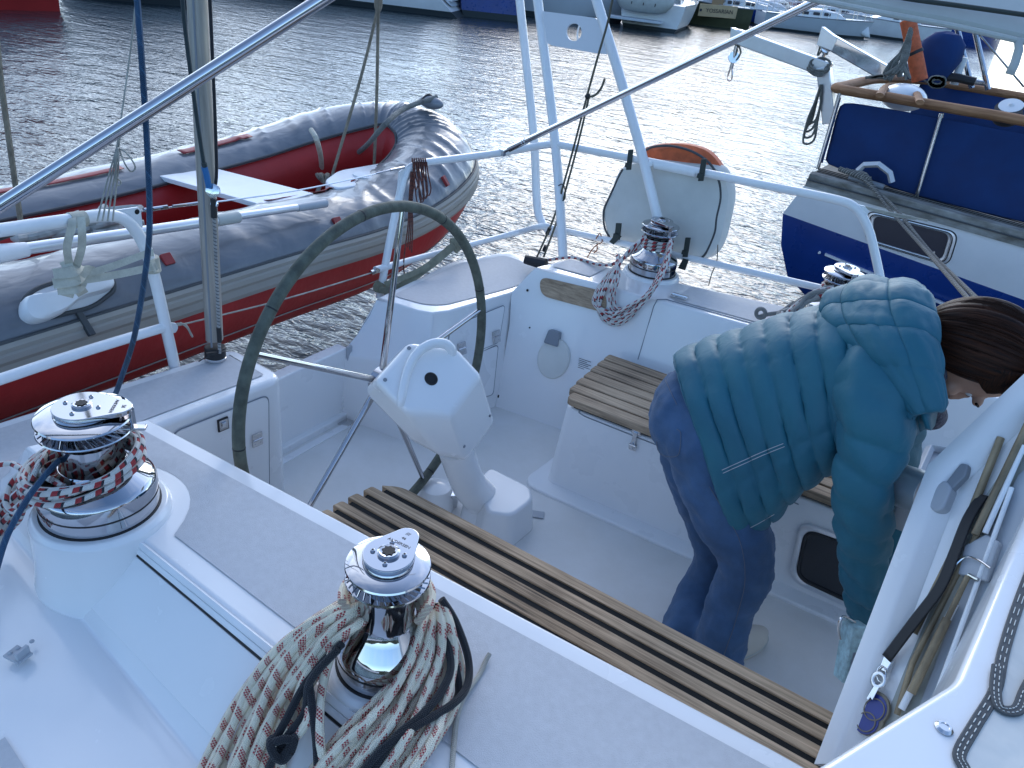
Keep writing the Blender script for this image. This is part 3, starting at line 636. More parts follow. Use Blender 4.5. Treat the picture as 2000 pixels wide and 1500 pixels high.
b = MB(); b.lathe(wc - A(.02, 0, 0), [(.03, 0), (.045, .006), (.045, .03), (.03, .05), (.02, .12)], 32, (1, 0, 0)); b.build('hub', 'chrome', wh)
# pedestal: faceted binnacle, leaning column, foot
n0 = A(.62, -.30, .78); n0 /= np.linalg.norm(n0); hp0 = (PX(842, 738, -1.22), n0)
def HT(px, py): return PL(px, py, hp0)
tp = [HT(x, y) for x, y in ((732, 743), (800, 667), (893, 678), (941, 730), (882, 812), (790, 803))]
ctr = sum(tp) / 6
rx = [PX(969, 822, -1.125), PX(911, 900, -1.12), PX(858, 890, -1.16), PX(805, 862, -1.24), PX(768, 800, -1.30)]
bk = [p - n0 * .10 + A(-.03, .02, -.02) for p in (tp[0], tp[1], tp[2], tp[3])] + [PX(905, 870, -1.28), PX(860, 880, -1.30)]
import bmesh
def hull(name, pts, mats, parent, bevel=.006, seg=3):
    bm = bmesh.new()
    for p in pts: bm.verts.new([float(x) for x in p])
    r = bmesh.ops.convex_hull(bm, input=bm.verts); bmesh.ops.delete(bm, geom=[g for g in r['geom_interior'] if isinstance(g, bmesh.types.BMVert)], context='VERTS')
    bmesh.ops.dissolve_limit(bm, angle_limit=R(4), verts=bm.verts, edges=bm.edges); bmesh.ops.recalc_face_normals(bm, faces=bm.faces)
    me = bpy.data.meshes.new(name); bm.to_mesh(me); bm.free(); me.materials.append(MT[mats]); me.shade_smooth(); me.set_sharp_from_angle(angle=R(35))
    o = bpy.data.objects.new(name, me); COL.objects.link(o)
    if bevel:
        md = o.modifiers.new('bevel', 'BEVEL'); md.width = bevel; md.segments = seg; md.limit_method = 'ANGLE'; md.angle_limit = R(20); md.harden_normals = True
    attach(o, parent); return o
foot0 = P(940, 1010, ZS)
colt = PX(888, 872, -1.20)
b = MB(); b.tube([foot0 + A(.0, .0, -.01), foot0 + A(-.01, 0, .08), lerp(foot0, colt, .5), colt], [.080, .068, .062, .058], 24, smooth=4); ped = b.build('steering_pedestal', 'gel', Y); part(ped, 'white steering pedestal with faceted binnacle')
bn = hull('binnacle', tp + rx + bk, 'gel', ped, .020, 5)
# bow handle on the binnacle, blank instrument hole, screws
ha = [HT(785, 790) + n0 * -.01, HT(784, 775) + n0 * .004, HT(793, 728) + n0 * .018, HT(810, 696) + n0 * .027, HT(836, 680) + n0 * .032, HT(862, 678) + n0 * .027, HT(880, 686) + n0 * .012, HT(886, 692) - n0 * .01]
b = MB(); b.tube(ha, [.013, .015, .016, .016, .016, .016, .015, .012], 14, smooth=6, flat=.8); b.build('bow_handle', 'gel', bn)
c = HT(842, 740); b = MB(); b.lathe(c - n0 * .004, [(.021, 0), (.021, .0055), (.018, .007), (.016, .0045)], 32, n0); b.lathe(c + n0 * .0005, [(.0165, 0), (.016, .0008)], 24, n0, mi=1); b.build('instrument_hole', ['black', 'dark'], bn)
for px, py in ((752, 742), (799, 680)):
    b = MB(); b.lathe(HT(px, py), [(.006, -.002), (.006, .002), (.003, .003)], 14, n0); b.build('screw', 'greyp', bn)
fr = plane(rx[0], rx[1], tp[4]); nr_ = fr[1] if fr[1][0] > 0 else -fr[1]
for px, py in ((957, 812), (907, 872)):
    b = MB(); b.lathe(PL(px, py, fr), [(.005, -.002), (.005, .002), (.0025, .003)], 14, nr_); b.build('screw', 'greyp', bn)
fz = .635
ft_ = [P(x, y, fz) for x, y in ((930, 938), (957, 911), (1036, 950), (1041, 975), (1000, 1006), (952, 1000))]
fbt = [A(p[0] * 1.0 + .02 * (1 if i in (3, 4) else 0), p[1] - (.03 if i in (0, 5, 4) else -.01), ZS - .005) for i, p in enumerate(ft_)]
b = MB(); b.prism(rounded(ft_, .03), [p for p in rounded(fbt, .03)]); b.build('pedestal_foot', 'gel', ped, bevel=.012, seg=3)
c = P(850, 985, ZS); b = MB(); b.lathe(c, [(.075, 0), (.072, .05), (.055, .085), (.02, .1), (.001, .102)], 28); b.build('engine_cover', 'gel', ped)
b = MB(); q = PX(884, 975, c[0] + .06); b.box(q, (.02, .012, 0), (-.006, .016, 0), (.004, 0, .03)); b.tube([q, q + A(.03, -.01, .045)], .006, 10); b.build('throttle', 'steel', ped, bevel=.002)
c = P(1045, 1004, ZS + .004); b = MB(); b.box(c, (.03, .016, 0), (-.008, .018, 0), (0, 0, .002)); b.build('base_plate', 'lgrey', ped, bevel=.001)
c = P(992, 1040, ZS + .004); b = MB(); b.lathe(c, [(.035, 0), (.034, .004), (.02, .012), (.001, .013)], 24); b.tube([c + A(-.02, 0, .01), c + A(-.012, 0, .03), c + A(.012, 0, .03), c + A(.02, 0, .01)], .005, 8, smooth=4); b.build('pad_eye', 'steel', ped)
# ================================================================ rails, pole, arch
def rail(name, pts, r, matn='rail', parent=None, n=14, smooth=5, label=None):
    o = MB().tube(pts, r, n, smooth=smooth).build(name, matn, parent or Y)
    if label: part(o, label)
    return o
xr = -2.15
rl = rail('guard_rail', [A(-.2, -.06, 1.62), A(-1.2, .02, 1.60), A(-1.85, .10, 1.585), A(-2.10, .32, 1.575), PX(-160, 475, xr), PX(-40, 456, xr), PX(120, 432, xr), PX(205, 421, xr), PX(248, 432, xr), PX(280, 476, xr), PX(300, 535, xr), PX(320, 620, xr), PX(342, 720, xr)], .0185, label='white guard rail at the near quarter')
b = MB(); g = [PX(x, y, xr) for x, y in ((205, 413), (268, 404), (274, 410), (278, 445), (262, 438), (240, 423))]; b.slab([p - A(.004, 0, 0) for p in g], (.008, 0, 0)); b.build('gusset', 'rail', rl, bevel=.002)
b = MB(); b.lathe(PX(266, 413, xr) + A(.0045, 0, 0), [(.008, 0), (.0075, .0008)], 16, (1, 0, 0)); b.build('shackle_hole', 'dark', rl)
o = rail('lower_rail', [A(-.2, -.06, 1.24), A(-1.2, .02, 1.22), A(-1.85, .10, 1.19), A(-2.10, .32, 1.17), PX(-160, 795, xr), PX(0, 741, xr), PX(160, 688, xr), PX(318, 640, xr)], .0165, parent=rl)
b = MB(); b.slab(rounded([PX(x, y, xr - .004) for x, y in ((318, 645), (322, 628), (343, 630), (346, 640), (340, 650))], .008), (.008, 0, 0)); b.build('eye_tab', 'rail', rl, bevel=.002)
# far pushpit
yr = 3.30
A1, A2, A3 = PX(792, 345, xr), PX(835, 317, xr), PX(980, 298, -2.06)
B1 = PY(1085, 284, yr)
ur = rail('guard_rail', [PX(741, 582, xr), PX(760, 478, xr), PX(778, 392, xr), PX(792, 340, xr), PX(812, 322, xr), A2, A3, lerp(A3, B1, .6) + A(0, .03, 0.006), B1 + A(-.02, .01, 0), PY(1110, 286, yr), PY(1290, 320, yr), PY(1470, 357, yr), PY(1620, 387, yr), PY(1668, 404, yr), PY(1694, 442, yr), PY(1710, 500, yr), PY(1728, 590, yr)], .0175, label='white pushpit rail round the far stern corner')
b = MB(); b.slab([PX(x, y, xr - .004) for x, y in ((778, 335), (800, 318), (812, 326), (796, 350), (782, 392), (772, 398))], (.008, 0, 0)); b.build('gusset', 'rail', ur, bevel=.002)
b = MB(); b.slab([PY(x, y, yr - .004) for x, y in ((1655, 395), (1690, 403), (1697, 412), (1690, 432), (1672, 410))], (0, .008, 0)); b.build('gusset', 'rail', ur, bevel=.002)
L1 = PX(1000, 457, -2.04)
lr = rail('lower_rail', [PX(733, 527, xr), PX(860, 493, -2.12), L1, PY(1058, 442, yr - .02), PY(1085, 447, yr), PY(1170, 465, yr), PY(1400, 516, yr), PY(1600, 562, yr), PY(1720, 588, yr)], .0155, parent=ur)
b = MB(); b.lathe(PY(1270, 320, yr - .02), [(.014, 0), (.012, .006), (.006, .008)], 16, (0, -1, 0)); b.tube([PY(1280, 321, yr), PY(1360, 337, yr)], .0205, 14); b.build('rail_joint', 'rail', ur)
# three leaning arch posts with the plate between two of them
pB = [P(1100, 505, 1.10), PY(1085, 284, yr), PY(1050, 0, 3.46), PY(1035, -120, 3.52), PY(985, -420, 3.62)]
pC = [PY(1303, 505, 3.20), PY(1258, 318, yr - .03), PY(1215, 165, 3.34), PY(1165, 0, 3.42), PY(1128, -120, 3.5), PY(1030, -430, 3.62)]
pA = [PY(1096, 458, yr), PY(1072, 450, yr + .04), PY(1054, 425, yr + .08), PY(1048, 385, yr + .1), PY(1042, 260, yr + .14), PY(1015, 0, 3.56), PY(1003, -120, 3.6), PY(975, -400, 3.64)]
ar = rail('davit_arch', pB, .0225, label='white leaning posts and drilled plate on the far quarter'); rail('post', pC, .0225, parent=ar); rail('post', pA, .021, parent=ar)
pl4 = [(1060, 22), (1170, 36), (1187, 108), (1070, 88)]
apl = plane(PY(1055, 40, 3.43), PY(1180, 40, 3.40), PY(1075, 190, 3.36))
b = MB(); q = [PL(x, y, apl) for x, y in pl4]; hc = PL(1122, 63, apl); na = apl[1] if apl[1][1] < 0 else -apl[1]; N = 32
ein = [hc + (PL(1122 + 15 * math.cos(t), 63 + 17 * math.sin(t), apl) - hc) for t in np.linspace(0, 2 * PI, N, endpoint=False)]
# ring of quads between the outline and the round hole
per = []
for i in range(N):
    t = np.linspace(0, 2 * PI, N, endpoint=False)[i]; d = A(math.cos(t), math.sin(t)); best = None
    for e in range(4):
        a_, b_ = A(*pl4[e]) - A(1122, 63), A(*pl4[(e + 1) % 4]) - A(1122, 63); M_ = np.array([[d[0], a_[0] - b_[0]], [d[1], a_[1] - b_[1]]])
        try: s, u = np.linalg.solve(M_, a_)
        except Exception: continue
        if s > 0 and -1e-6 <= u <= 1 + 1e-6: best = s if best is None else min(best, s)
    per.append(PL(1122 + d[0] * best, 63 + d[1] * best, apl))
b.grid([[p + na * .004 for p in per], [p + na * .004 for p in ein], [p - na * .004 for p in ein], [p - na * .004 for p in per]], cu=True, cv=True); ap_ = b.build('arch_plate', 'plate', ar, flat=True)
for x, y in ((1143, 48), (1161, 50), (1141, 81), (1158, 83)): MB().lathe(PL(x, y, apl) - na * .004, [(.007, 0), (.006, .003), (.003, .004)], 12, -na).build('bolt', 'steel', ap_)
b = MB(); b.tube([PL(1125, 46, apl) - na * .03, PL(1121, 62, apl) - na * .03, PL(1122, 80, apl) - na * .03], .004, 8, smooth=4); b.build('cable', 'rail', ap_)
# bimini tubes and the awning edge overhead
b0 = PD(-420, 670, 1.52); b1 = PD(1300, -430, 1.52)
br = rail('awning_tube', [b0, b1], .0135, 'chrome', smooth=0, n=24, label='thick polished tube slanting across the dinghy')
e0 = ur and lerp(A2, A3, .98) + A(.01, 0, .004); e1 = PD(1610, -5, 2.35); e2 = e0 + (e1 - e0) * 1.35
b2 = rail('awning_tube', [lerp(e0, e1, .04), e2], .0128, 'steel', smooth=0, n=20, label='thinner steel tube rising from the far rail')
b = MB(); b.tube([lerp(e0, e1, .035), lerp(e0, e1, .10)], .0150, 16); b.tube([lerp(e0, e1, .105), lerp(e0, e1, .112)], .0155, 16); b.tube([lerp(e0, e1, -.012), lerp(e0, e1, .04)], .009, 12); b.box(lerp(e0, e1, 0), (.014, 0, 0), (0, .012, 0), (0, 0, .016)); b.build('tube_fork', 'steel', b2, bevel=.001)
edge = [(1500, -22), (1590, -2), (1650, 12), (1720, 27), (1800, 42), (1852, 50), (1910, 63), (1975, 78), (2100, 106)]
b = MB(); rows = []
for x, y in edge:
    rows.append([PD(x, y, 2.02), PD(x + 4, y - 16, 2.0), PD(x + 14, y - 26 - 6, 2.02), PD(x + 60, y - 60, 2.06), PD(x + 160, y - 160, 2.2), PD(x + 260, y - 300, 2.5)])
b.grid(rows); aw = b.build('awning', 'canvas', Y, solid=.006, sub=1); part(aw, 'pale awning edge overhead at the top right corner')
b = MB(); b.tube([PD(1700, -18, 1.985), PD(1770, -3, 1.985), PD(1880, 12, 1.985), PD(2080, 40, 1.985)], .006, 8, smooth=4); b.build('seam', 'strap', aw)
b = MB(); b.tube([PD(x, y, 2.0) for x, y in ((1560, -7), (1720, 25), (1852, 49), (1975, 76), (2100, 104))], .0075, 8, smooth=4); b.build('hem', 'canvas', aw)
b = MB(); st = [(1988, 70), (1990, 95), (1982, 122), (1972, 143)]
b.grid([[PD(x - 9, y, 2.0), PD(x + 9, y + 4, 1.99)] for x, y in st]); b.build('hanging_strap', 'canvas', aw, solid=.004)
# alloy pole standing on the near quarter
pf_ = P(421, 702, ZQ + .002); PFX = pf_[0]; pt = PX(384, -20, pf_[0] - .02); pt2 = pf_ + (pt - pf_) * 2.2
b = MB(); b.tube([pf_ + (pt2 - pf_) * .03, pt2], .0315, 28, flat=.86, up=(1, .3, 0)); pole = b.build('pole', 'alu', Y); part(pole, 'grey alloy pole standing on the near quarter')
dp = (pt2 - pf_) / np.linalg.norm(pt2 - pf_)
b = MB(); b.tube([pf_, pf_ + dp * .012], .037, 28); b.build('pole_base', 'steel', pole, bevel=.002); b = MB(); b.tube([pf_ + dp * .012, pf_ + dp * .05], .0355, 28); b.build('collar', 'black', pole, bevel=.003)
sd_ = np.cross(dp, A(-.45, .9, 0)); sd_ /= np.linalg.norm(sd_); fw = np.cross(sd_, dp); fw = fw if fw[1] < 0 else -fw
b = MB(); b.tube([pf_ + dp * .06 + fw * .0285 + A(.004, 0, 0), pt2 + fw * .0285 + A(.004, 0, 0)], .0035, 6); b.build('sail_track', 'greyp', pole)
# ================================================================ open locker lid with key
lb0, lc0 = P(1590, 1492, .93), PD(1812, 908, 1.74)
lpl = plane(lb0, lc0, PD(1875, 1320, 1.48)); ln_ = lpl[1] if np.dot(lpl[1], CC - lpl[0]) > 0 else -lpl[1]
def LP(px, py, h=0.): return PL(px, py, (lpl[0] - ln_ * .03, lpl[1])) + ln_ * h
def LQ(px, py, h=0.): return PL(px, py, lpl) + ln_ * h
out = [LQ(x, y, -.03) for x, y in ((1590, 1492), (1812, 908), (2000, 730), (2090, 650), (2090, 1100), (1760, 1560), (1560, 1570))]
b = MB(); b.slab(out, -ln_ * .035); lid = b.build('hatch_lid', 'gel', Y, bevel=.008, seg=3); part(lid, 'open white hatch lid with hardware on its inside')
li = [LQ(x, y) for x, y in ((1632, 1492), (1845, 930), (2012, 770), (2100, 690))]; lo_ = [LQ(x, y) for x, y in ((1590, 1492), (1812, 908), (2000, 730), (2090, 650))]
b = MB(); b.grid([[p - ln_ * .06, p, lerp(p, q, .8) + ln_ * .001, q - ln_ * .008, lerp(q, q + (q - p) * .5, 1) - ln_ * .0295] for p, q in zip(lo_, li)]); b.build('rim', 'gel', lid, ang=50)
def lsl(name, px, h0, h1, matn, bevel=.002, rad=0, parent=None):
    c = [LP(x, y, h1) for x, y in px]; c = rounded(c, rad) if rad else c
    return MB().slab(c, -ln_ * (h1 - h0)).build(name, matn, parent or lid, bevel=bevel)
lsl('liner', [(1700, 1480), (1775, 1290), (1850, 1120), (1905, 1000), (1985, 880), (2060, 820), (2060, 1060), (1850, 1400)], -.002, .003, 'inner', rad=.03)
lsl('recess', [(1790, 1400), (1850, 1240), (1925, 1060), (1990, 930), (2050, 880), (2050, 1060), (1870, 1400)], .0, .006, 'lgrey')
lv_ = lsl('lever', [(1826, 998), (1838, 962), (1858, 946), (1873, 962), (1856, 1004), (1838, 1010)], 0, .03, 'lgrey', .006, .01)
lsl('lever_arm', [(1855, 955), (1888, 913), (1903, 916), (1898, 938), (1868, 968)], .008, .026, 'greyp', .004, .006, lv_)
b = MB()
def lrod(pts, r, h, mi=0): b.tube([LP(x, y, h) for x, y in pts], r, 12, mi)
lrod([(2040, 800), (1918, 1055)], .0075, .03); lrod([(1905, 1135), (1863, 1222)], .0055, .03); lrod([(1865, 1218), (1795, 1362)], .0085, .03); gs = b.build('gas_strut', 'rust', lid)
b = MB(); lrod([(2060, 770), (1925, 1030), (1790, 1300), (1760, 1400)], .006, .016); lrod([(1960, 860), (1880, 1060), (1790, 1240)], .008, .012); b.build('guide_rail', 'rust', lid)
b = MB(); lrod([(2010, 880), (1935, 1050)], .006, .024); lrod([(1875, 1185), (1770, 1390)], .007, .018); lrod([(1985, 960), (1880, 1250), (1840, 1360)], .005, .02); b.build('guide_rail', 'rail', lid)
br_ = lsl('bracket', [(1893, 1072), (1935, 1050), (1962, 1065), (1936, 1142), (1880, 1128)], .004, .022, 'lgrey', .004)
b = MB(); b.tube([LP(x, y, .03) for x, y in ((1876, 1118), (1900, 1098), (1925, 1104), (1948, 1120))], .002, 6, smooth=4); b.tube([LP(1905, 1132, .028), LP(1924, 1142, .028)], .004, 8); b.build('split_pin', 'steel', br_)
# black lanyard and hasp
sp_ = [(1926, 972), (1905, 1025), (1878, 1100), (1852, 1160), (1800, 1225), (1742, 1292)]
def ribbon(name, px, w, h, matn, parent, hh=None):
    pts, _ = crv([LP(x, y, (hh or [h] * len(px))[i]) for i, (x, y) in enumerate(px)], 6); rows = []
    for i, p in enumerate(pts):
        d = pts[min(i + 1, len(pts) - 1)] - pts[max(i - 1, 0)]; s = np.cross(d, ln_); s /= np.linalg.norm(s); rows.append([p - s * w, p - s * w * .8 + ln_ * .002, p + s * w * .8 + ln_ * .002, p + s * w])
    return MB().grid(rows).build(name, matn, parent, solid=.003)
ribbon('lanyard', sp_, .0115, .02, 'black', lid, [.012, .03, .034, .034, .03, .02])
hs = lsl('hasp', [(1722, 1292), (1740, 1282), (1752, 1295), (1738, 1318), (1720, 1310)], .006, .016, 'steel', .002, .004)
lsl('hasp_plate', [(1706, 1296), (1722, 1270), (1726, 1276), (1712, 1304)], .0, .02, 'steel', .001, 0, hs)
ky = thing('key', 'small steel key on a ring with blue enamel fob, hanging from the lid hasp', 'key', LP(1722, 1340, .02))
b = MB(); rp = LP(1732, 1318, .02); b.tube([rp + (LP(1732 + 9 * math.cos(t), 1322 + 16 * math.sin(t), .02) - rp) for t in np.linspace(0, 2 * PI, 16, endpoint=False)], .0016, 6, closed=True); b.build('split_ring', 'steel', ky)
c = LP(1727, 1334, .022); b = MB(); b.tube([c + (LP(1727 + 12 * math.cos(t), 1334 + 13 * math.sin(t), .022) - c) for t in np.linspace(0, 2 * PI, 20, endpoint=False)], .0045, 8, closed=True, flat=.5, up=ln_); b.build('key_bow', 'steel', ky)
b = MB(); b.slab([LP(x, y, .024) for x, y in ((1720, 1344), (1730, 1348), (1716, 1374), (1712, 1368), (1708, 1374), (1704, 1370))], -ln_ * .003); b.build('key_blade', 'steel', ky, bevel=.0008)
b = MB()
def disc(x, y, rx_, h, th, mi=0, ry_=None):
    o = [LP(x + rx_ * math.cos(t), y + (ry_ or rx_ * 1.1) * math.sin(t), h) for t in np.linspace(0, 2 * PI, 32, endpoint=False)]; b.slab(o, -ln_ * th, mi)
disc(1713, 1386, 31, .014, .008, 0, 34); disc(1703, 1408, 30, .0135, .007, 0, 32); fo = b.build('key_fob', 'bronze', ky, bevel=.001)
b = MB(); disc(1714, 1387, 26, .0152, .002, 0, 28); disc(1700, 1412, 24, .0151, .002, 0, 26); b.build('enamel', 'blue', fo)
b = MB()
for x, y, r_ in ((1716, 1390, 20), (1700, 1414, 18)): b.tube([LP(x + r_ * math.cos(t), y + r_ * 1.05 * math.sin(t), .0162) for t in np.linspace(0, 2 * PI, 28, endpoint=False)], .0014, 6, closed=True)
b.build('enamel_ring', 'bronze', fo)
# round grey drum on the lid's outer side
kc = PD(1800, 962, 1.80); kd = PD(1752, 945, 1.86) - kc; kl = np.linalg.norm(kd); kd /= kl
b = MB(); b.lathe(kc - kd * .02, [(.052, 0), (.052, kl + .03), (.050, kl + .036), (.046, kl + .036), (.045, kl + .032)], 40, kd); b.build('lid_stop', 'silver', lid, bevel=.001)
b = MB(); b.box(PD(1770, 1008, 1.88), (.03, 0, 0), (0, .02, 0), (0, 0, .035)); b.build('stop_bracket', 'lgrey', lid, bevel=.004)
# grey frame lying on the far bench behind the lid
b = MB(); u3 = [P(1778, 960, 1.0), P(1816, 876, 1.0), P(1870, 884, 1.0), P(1850, 980, 1.0)]
b.tube(u3, .017, 4, closed=True); b.slab([p - A(0, 0, .012) for p in u3], (0, 0, -.05)); fo2 = b.build('folding_frame', 'lgrey', None, bevel=.004); tag(fo2, 'pale grey folded frame lying on the far teak bench behind the lid', 'frame')
# cabin corner in the near right of the picture, with snap and stitched cover
zc = 1.50
cp = rounded([P(x, y, zc) for x, y in ((1540, 1530), (1866, 1328), (2000, 1012), (2120, 740), (2400, 900), (2300, 1700), (1560, 1660))], [0, .02, 0, 0, 0, 0, 0], 6)
b = MB(); b.prism(cp, zc - .5); cb_ = b.build('cabin_side', 'gel', Y, bevel=.012, seg=4); part(cb_, 'white cabin corner with a snap fastener and stitched cover')
c = P(1843, 1423, zc); b = MB(); b.lathe(c, [(.012, 0), (.012, .002), (.0085, .0055), (.006, .0055), (.0055, .004)], 24); b.build('snap', 'steel', cb_)
def zstrip(name, px, w, h, matn, parent, th=.003):
    pts, _ = crv([P(x, y, zc + h) for x, y in px], 5); rows = []
    for i, p in enumerate(pts):
        d = pts[min(i + 1, len(pts) - 1)] - pts[max(i - 1, 0)]; s = A(-d[1], d[0], 0); s /= np.linalg.norm(s); rows.append([p - s * w - A(0, 0, .003), p - s * w * .85, p + s * w * .85, p + s * w - A(0, 0, .003)])
    return MB().grid(rows).build(name, matn, parent)
cv = [P(x, y, zc + .0035) for x, y in ((2030, 1080), (1962, 1285), (1942, 1350), (1876, 1462), (1884, 1500), (1900, 1560), (2250, 1640), (2300, 1000))]
b = MB(); b.add(cv, [tuple(range(len(cv)))]); cov = b.build('cover_panel', 'buoy', cb_)
t1 = [(2035, 1060), (1990, 1180), (1962, 1270), (1946, 1345), (1905, 1415), (1876, 1468), (1884, 1496), (1905, 1530)]
t2 = [(1950, 1300), (1946, 1350), (1955, 1382), (1988, 1384), (2004, 1350), (2030, 1300)]
zstrip('binding', t1, .0085, .006, 'piping', cov); zstrip('binding', t2, .0085, .0085, 'piping', cov)
b = MB()
for tt in (t1, t2):
    pts, _ = crv([P(x, y, zc + (.0072 if tt is t1 else .0097)) for x, y in tt], 14)
    for i in range(0, len(pts) - 3, 3):
        for o in (-.003, .003):
            d = pts[i + 1] - pts[i]; s = A(-d[1], d[0], 0); s /= max(np.linalg.norm(s), 1e-9); b.tube([pts[i] + s * o, pts[i + 1] + s * o + (d * .6)], .0007, 4)
b.build('stitching', 'buoy', cov)
# ================================================================ inflatable dinghy hung across the stern
from mathutils import noise as MN
D = thing('dinghy', 'grey and red inflatable dinghy hanging across the stern', 'dinghy', (-2.95, 2.0, .8))
dpath = [(-2.55, -.6, 1.11), (-2.55, .4, 1.11), (-2.55, 1.3, 1.11), (-2.55, 2.1, 1.11), (-2.555, 2.7, 1.10), (-2.60, 3.15, 1.135), (-2.71, 3.48, 1.20), (-2.89, 3.61, 1.25), (-3.08, 3.61, 1.265), (-3.25, 3.44, 1.25), (-3.345, 3.05, 1.21), (-3.37, 2.5, 1.16), (-3.36, 1.8, 1.12), (-3.35, .9, 1.11), (-3.35, -.6, 1.11)]
dp_, _ = crv(dpath, 22)
DT = []
for i in range(len(dp_)):
    t = dp_[min(i + 1, len(dp_) - 1)] - dp_[max(i - 1, 0)]; t /= np.linalg.norm(t); o = np.cross(t, A(0, 0, 1)); o /= np.linalg.norm(o); DT.append((t, o))
# outward of a loop running aft-side first: near side outward is +X
def dsec(i, f, ex=0.):
    """point on the tube: f degrees, 0 outermost, 90 top, 180 inner"""
    t, o = DT[i]; a = R(f); bow = max(0, min(1, (dp_[i][1] - 2.75) / .8))
    rx_ = .232 + .03 * bow + ex; ru = .182 + .06 * bow + ex; rd_ = .35 - .05 * bow + ex
    rz_ = ru if math.sin(a) > 0 else rd_
    return dp_[i] + o * rx_ * math.cos(a) + A(0, 0, 1) * rz_ * math.sin(a)
if DT[30][1][0] < 0: DT = [(t, -o) for t, o in DT]
n_ = len(dp_)
# red tube, closed all round
b = MB(); b.grid([[dsec(i, f, -.012) for f in range(0, 360, 10)] for i in range(0, n_, 2)] + [[dsec(n_ - 1, f, -.012) for f in range(0, 360, 10)]], cv=True)
for i in (0, n_ - 1): b.add([dsec(i, f, -.012) for f in range(0, 360, 10)], [tuple(range(36))])
red = b.build('tube', 'hyp', D)
# grey cloth cover with creases across it
def crease(i, f):
    p = dsec(i, f); s = i * .045
    w1 = MN.noise(Vector((s * 3.4 + math.sin(f * .03) * .5, f * .007, 3.1))); w2 = MN.noise(Vector((s * 7.5 + f * .012, f * .014, 8.7))); w3 = MN.noise(Vector((s * 1.3, f * .02, 1.7)))
    bow = max(0, min(1, (dp_[i][1] - 2.3) / 1.0))
    r1 = 1 - abs(w1) * 2.6; r1 = max(0, r1) ** 4; r2 = max(0, 1 - abs(w2) * 2.2) ** 4
    env = max(0, math.sin(max(0, min(1, (f - 14) / 130)) * PI)) ** .5
    return env * (.015 * r1 * (.6 + .25 * bow) + .0035 * r2 * (.5 - .3 * bow) + .010 * w3)
fs = list(np.linspace(18, 141, 38)); b = MB(); b.grid([[dsec(i, f, .002 + crease(i, f)) for f in fs] for i in range(n_)])
cover = b.build('tube_cover', 'pvc', D, solid=.004, ang=80)
b = MB(); b.tube([dsec(i, 139, .007) for i in range(0, n_, 3)], .007, 8); b.build('piping', 'piping', cover)
b = MB(); b.tube([dsec(i, 18, .007) for i in range(0, n_, 3)], .0065, 8); b.build('piping', 'piping', cover)
# beige strake, ribbed
b = MB(); b.grid([[dsec(i, f, e) for f, e in ((19, .002), (18, .011), (13, .018), (9, .012), (7, .017), (2, .018), (-1, .011), (-5, .015), (-8, .010), (-9, -.006))] for i in range(n_)]); b.build('rubbing_strake', 'strake', D, ang=25)
# seam line low on the red side, hull bottom, floor
b = MB(); b.tube([dsec(i, -42, -.009) for i in range(0, n_, 3)], .003, 6); b.build('seam', 'strake', red)
b = MB(); rows = []
for k in range(0, 23):
    yy = -.6 + k * (3.9 / 22); w = .44 if yy < 2.6 else .44 * math.sqrt(max(.02, 1 - ((yy - 2.6) / .85) ** 2)); zz = .0 if yy < 2.5 else (yy - 2.5) ** 2 * .22
    rows.append([(-2.955 + w * q, yy, .86 + zz - (.10 * (1 - abs(q)) if abs(q) < .99 else 0)) for q in (-1, -.5, 0, .5, 1)] )
b.grid(rows); b.build('hull', 'hyp', D, solid=.02)
b = MB(); b.grid([[(-2.955 + (.36 if yy < 2.6 else .36 * math.sqrt(max(.02, 1 - ((yy - 2.6) / 1.0) ** 2))) * q, yy, .93 + (0 if yy < 2.5 else (yy - 2.5) ** 2 * .2)) for q in (-1, 0, 1)] for yy in np.linspace(-.6, 3.3, 20)]); b.build('floor', 'hyp', D)
# white thwart and white bow locker
zt = 1.285; tq = [P(x, y, zt) for x, y in ((303, 341), (384, 319), (612, 377), (522, 403))]
b = MB(); b.prism(tq, zt - .022); b.build('thwart', 'seat', D, bevel=.003)
zb_ = 1.285; lq = rounded([P(x, y, zb_) for x, y in ((632, 352), (660, 332), (758, 315), (792, 324), (800, 342), (742, 356), (655, 368))], .05)
b = MB(); b.prism(lq, 1.0); bl = b.build('bow_locker', 'seat', D, bevel=.012)
c = P(722, 342, zb_ + .002); b = MB(); b.lathe(c, [(.085, 0), (.085, .006), (.07, .010), (.03, .011)], 28); b.build('locker_hatch', 'seat', bl)
# tapes, tabs, oar pad and its laced opening
def tape(rng, f0, f1, matn, name='trim_tape', e=.014): b = MB(); b.grid([[dsec(i, f, e + crease(i, f)) for f in np.linspace(f0, f1, 4)] for i in rng]); return b.build(name, matn, cover, solid=.003)
def idx(side, y): 
    k = [i for i in range(n_) if (dp_[i][0] > -2.95) == (side > 0)]; return min(k, key=lambda i: abs(dp_[i][1] - y))
tape(range(idx(-1, 2.02), idx(-1, .8)), 96, 104, 'redtrim'); tape(range(idx(-1, 2.75), idx(-1, 2.3)), 92, 103, 'redtrim'); tape(range(idx(1, 2.25), idx(1, 2.85)), 112, 134, 'redtrim')
def side(px, py, h=0.): # nearest point of the near tube's outer side under a pixel
    best = None
    for i in range(idx(1, .5), idx(1, 3.3), 1):
        for f in range(-40, 100, 3):
            p = dsec(i, f, .012 + h); c_ = RC.T @ (p - CC); u, v = 1000 + FPX * c_[0] / c_[2], 750 + FPX * c_[1] / c_[2]; d = (u - px) ** 2 + (v - py) ** 2
            if best is None or d < best[0]: best = (d, i, f)
    d, i, f = best; t, o = DT[i]; p = dsec(i, f, .012 + h); n = p - dp_[i]; return p, n / np.linalg.norm(n), t
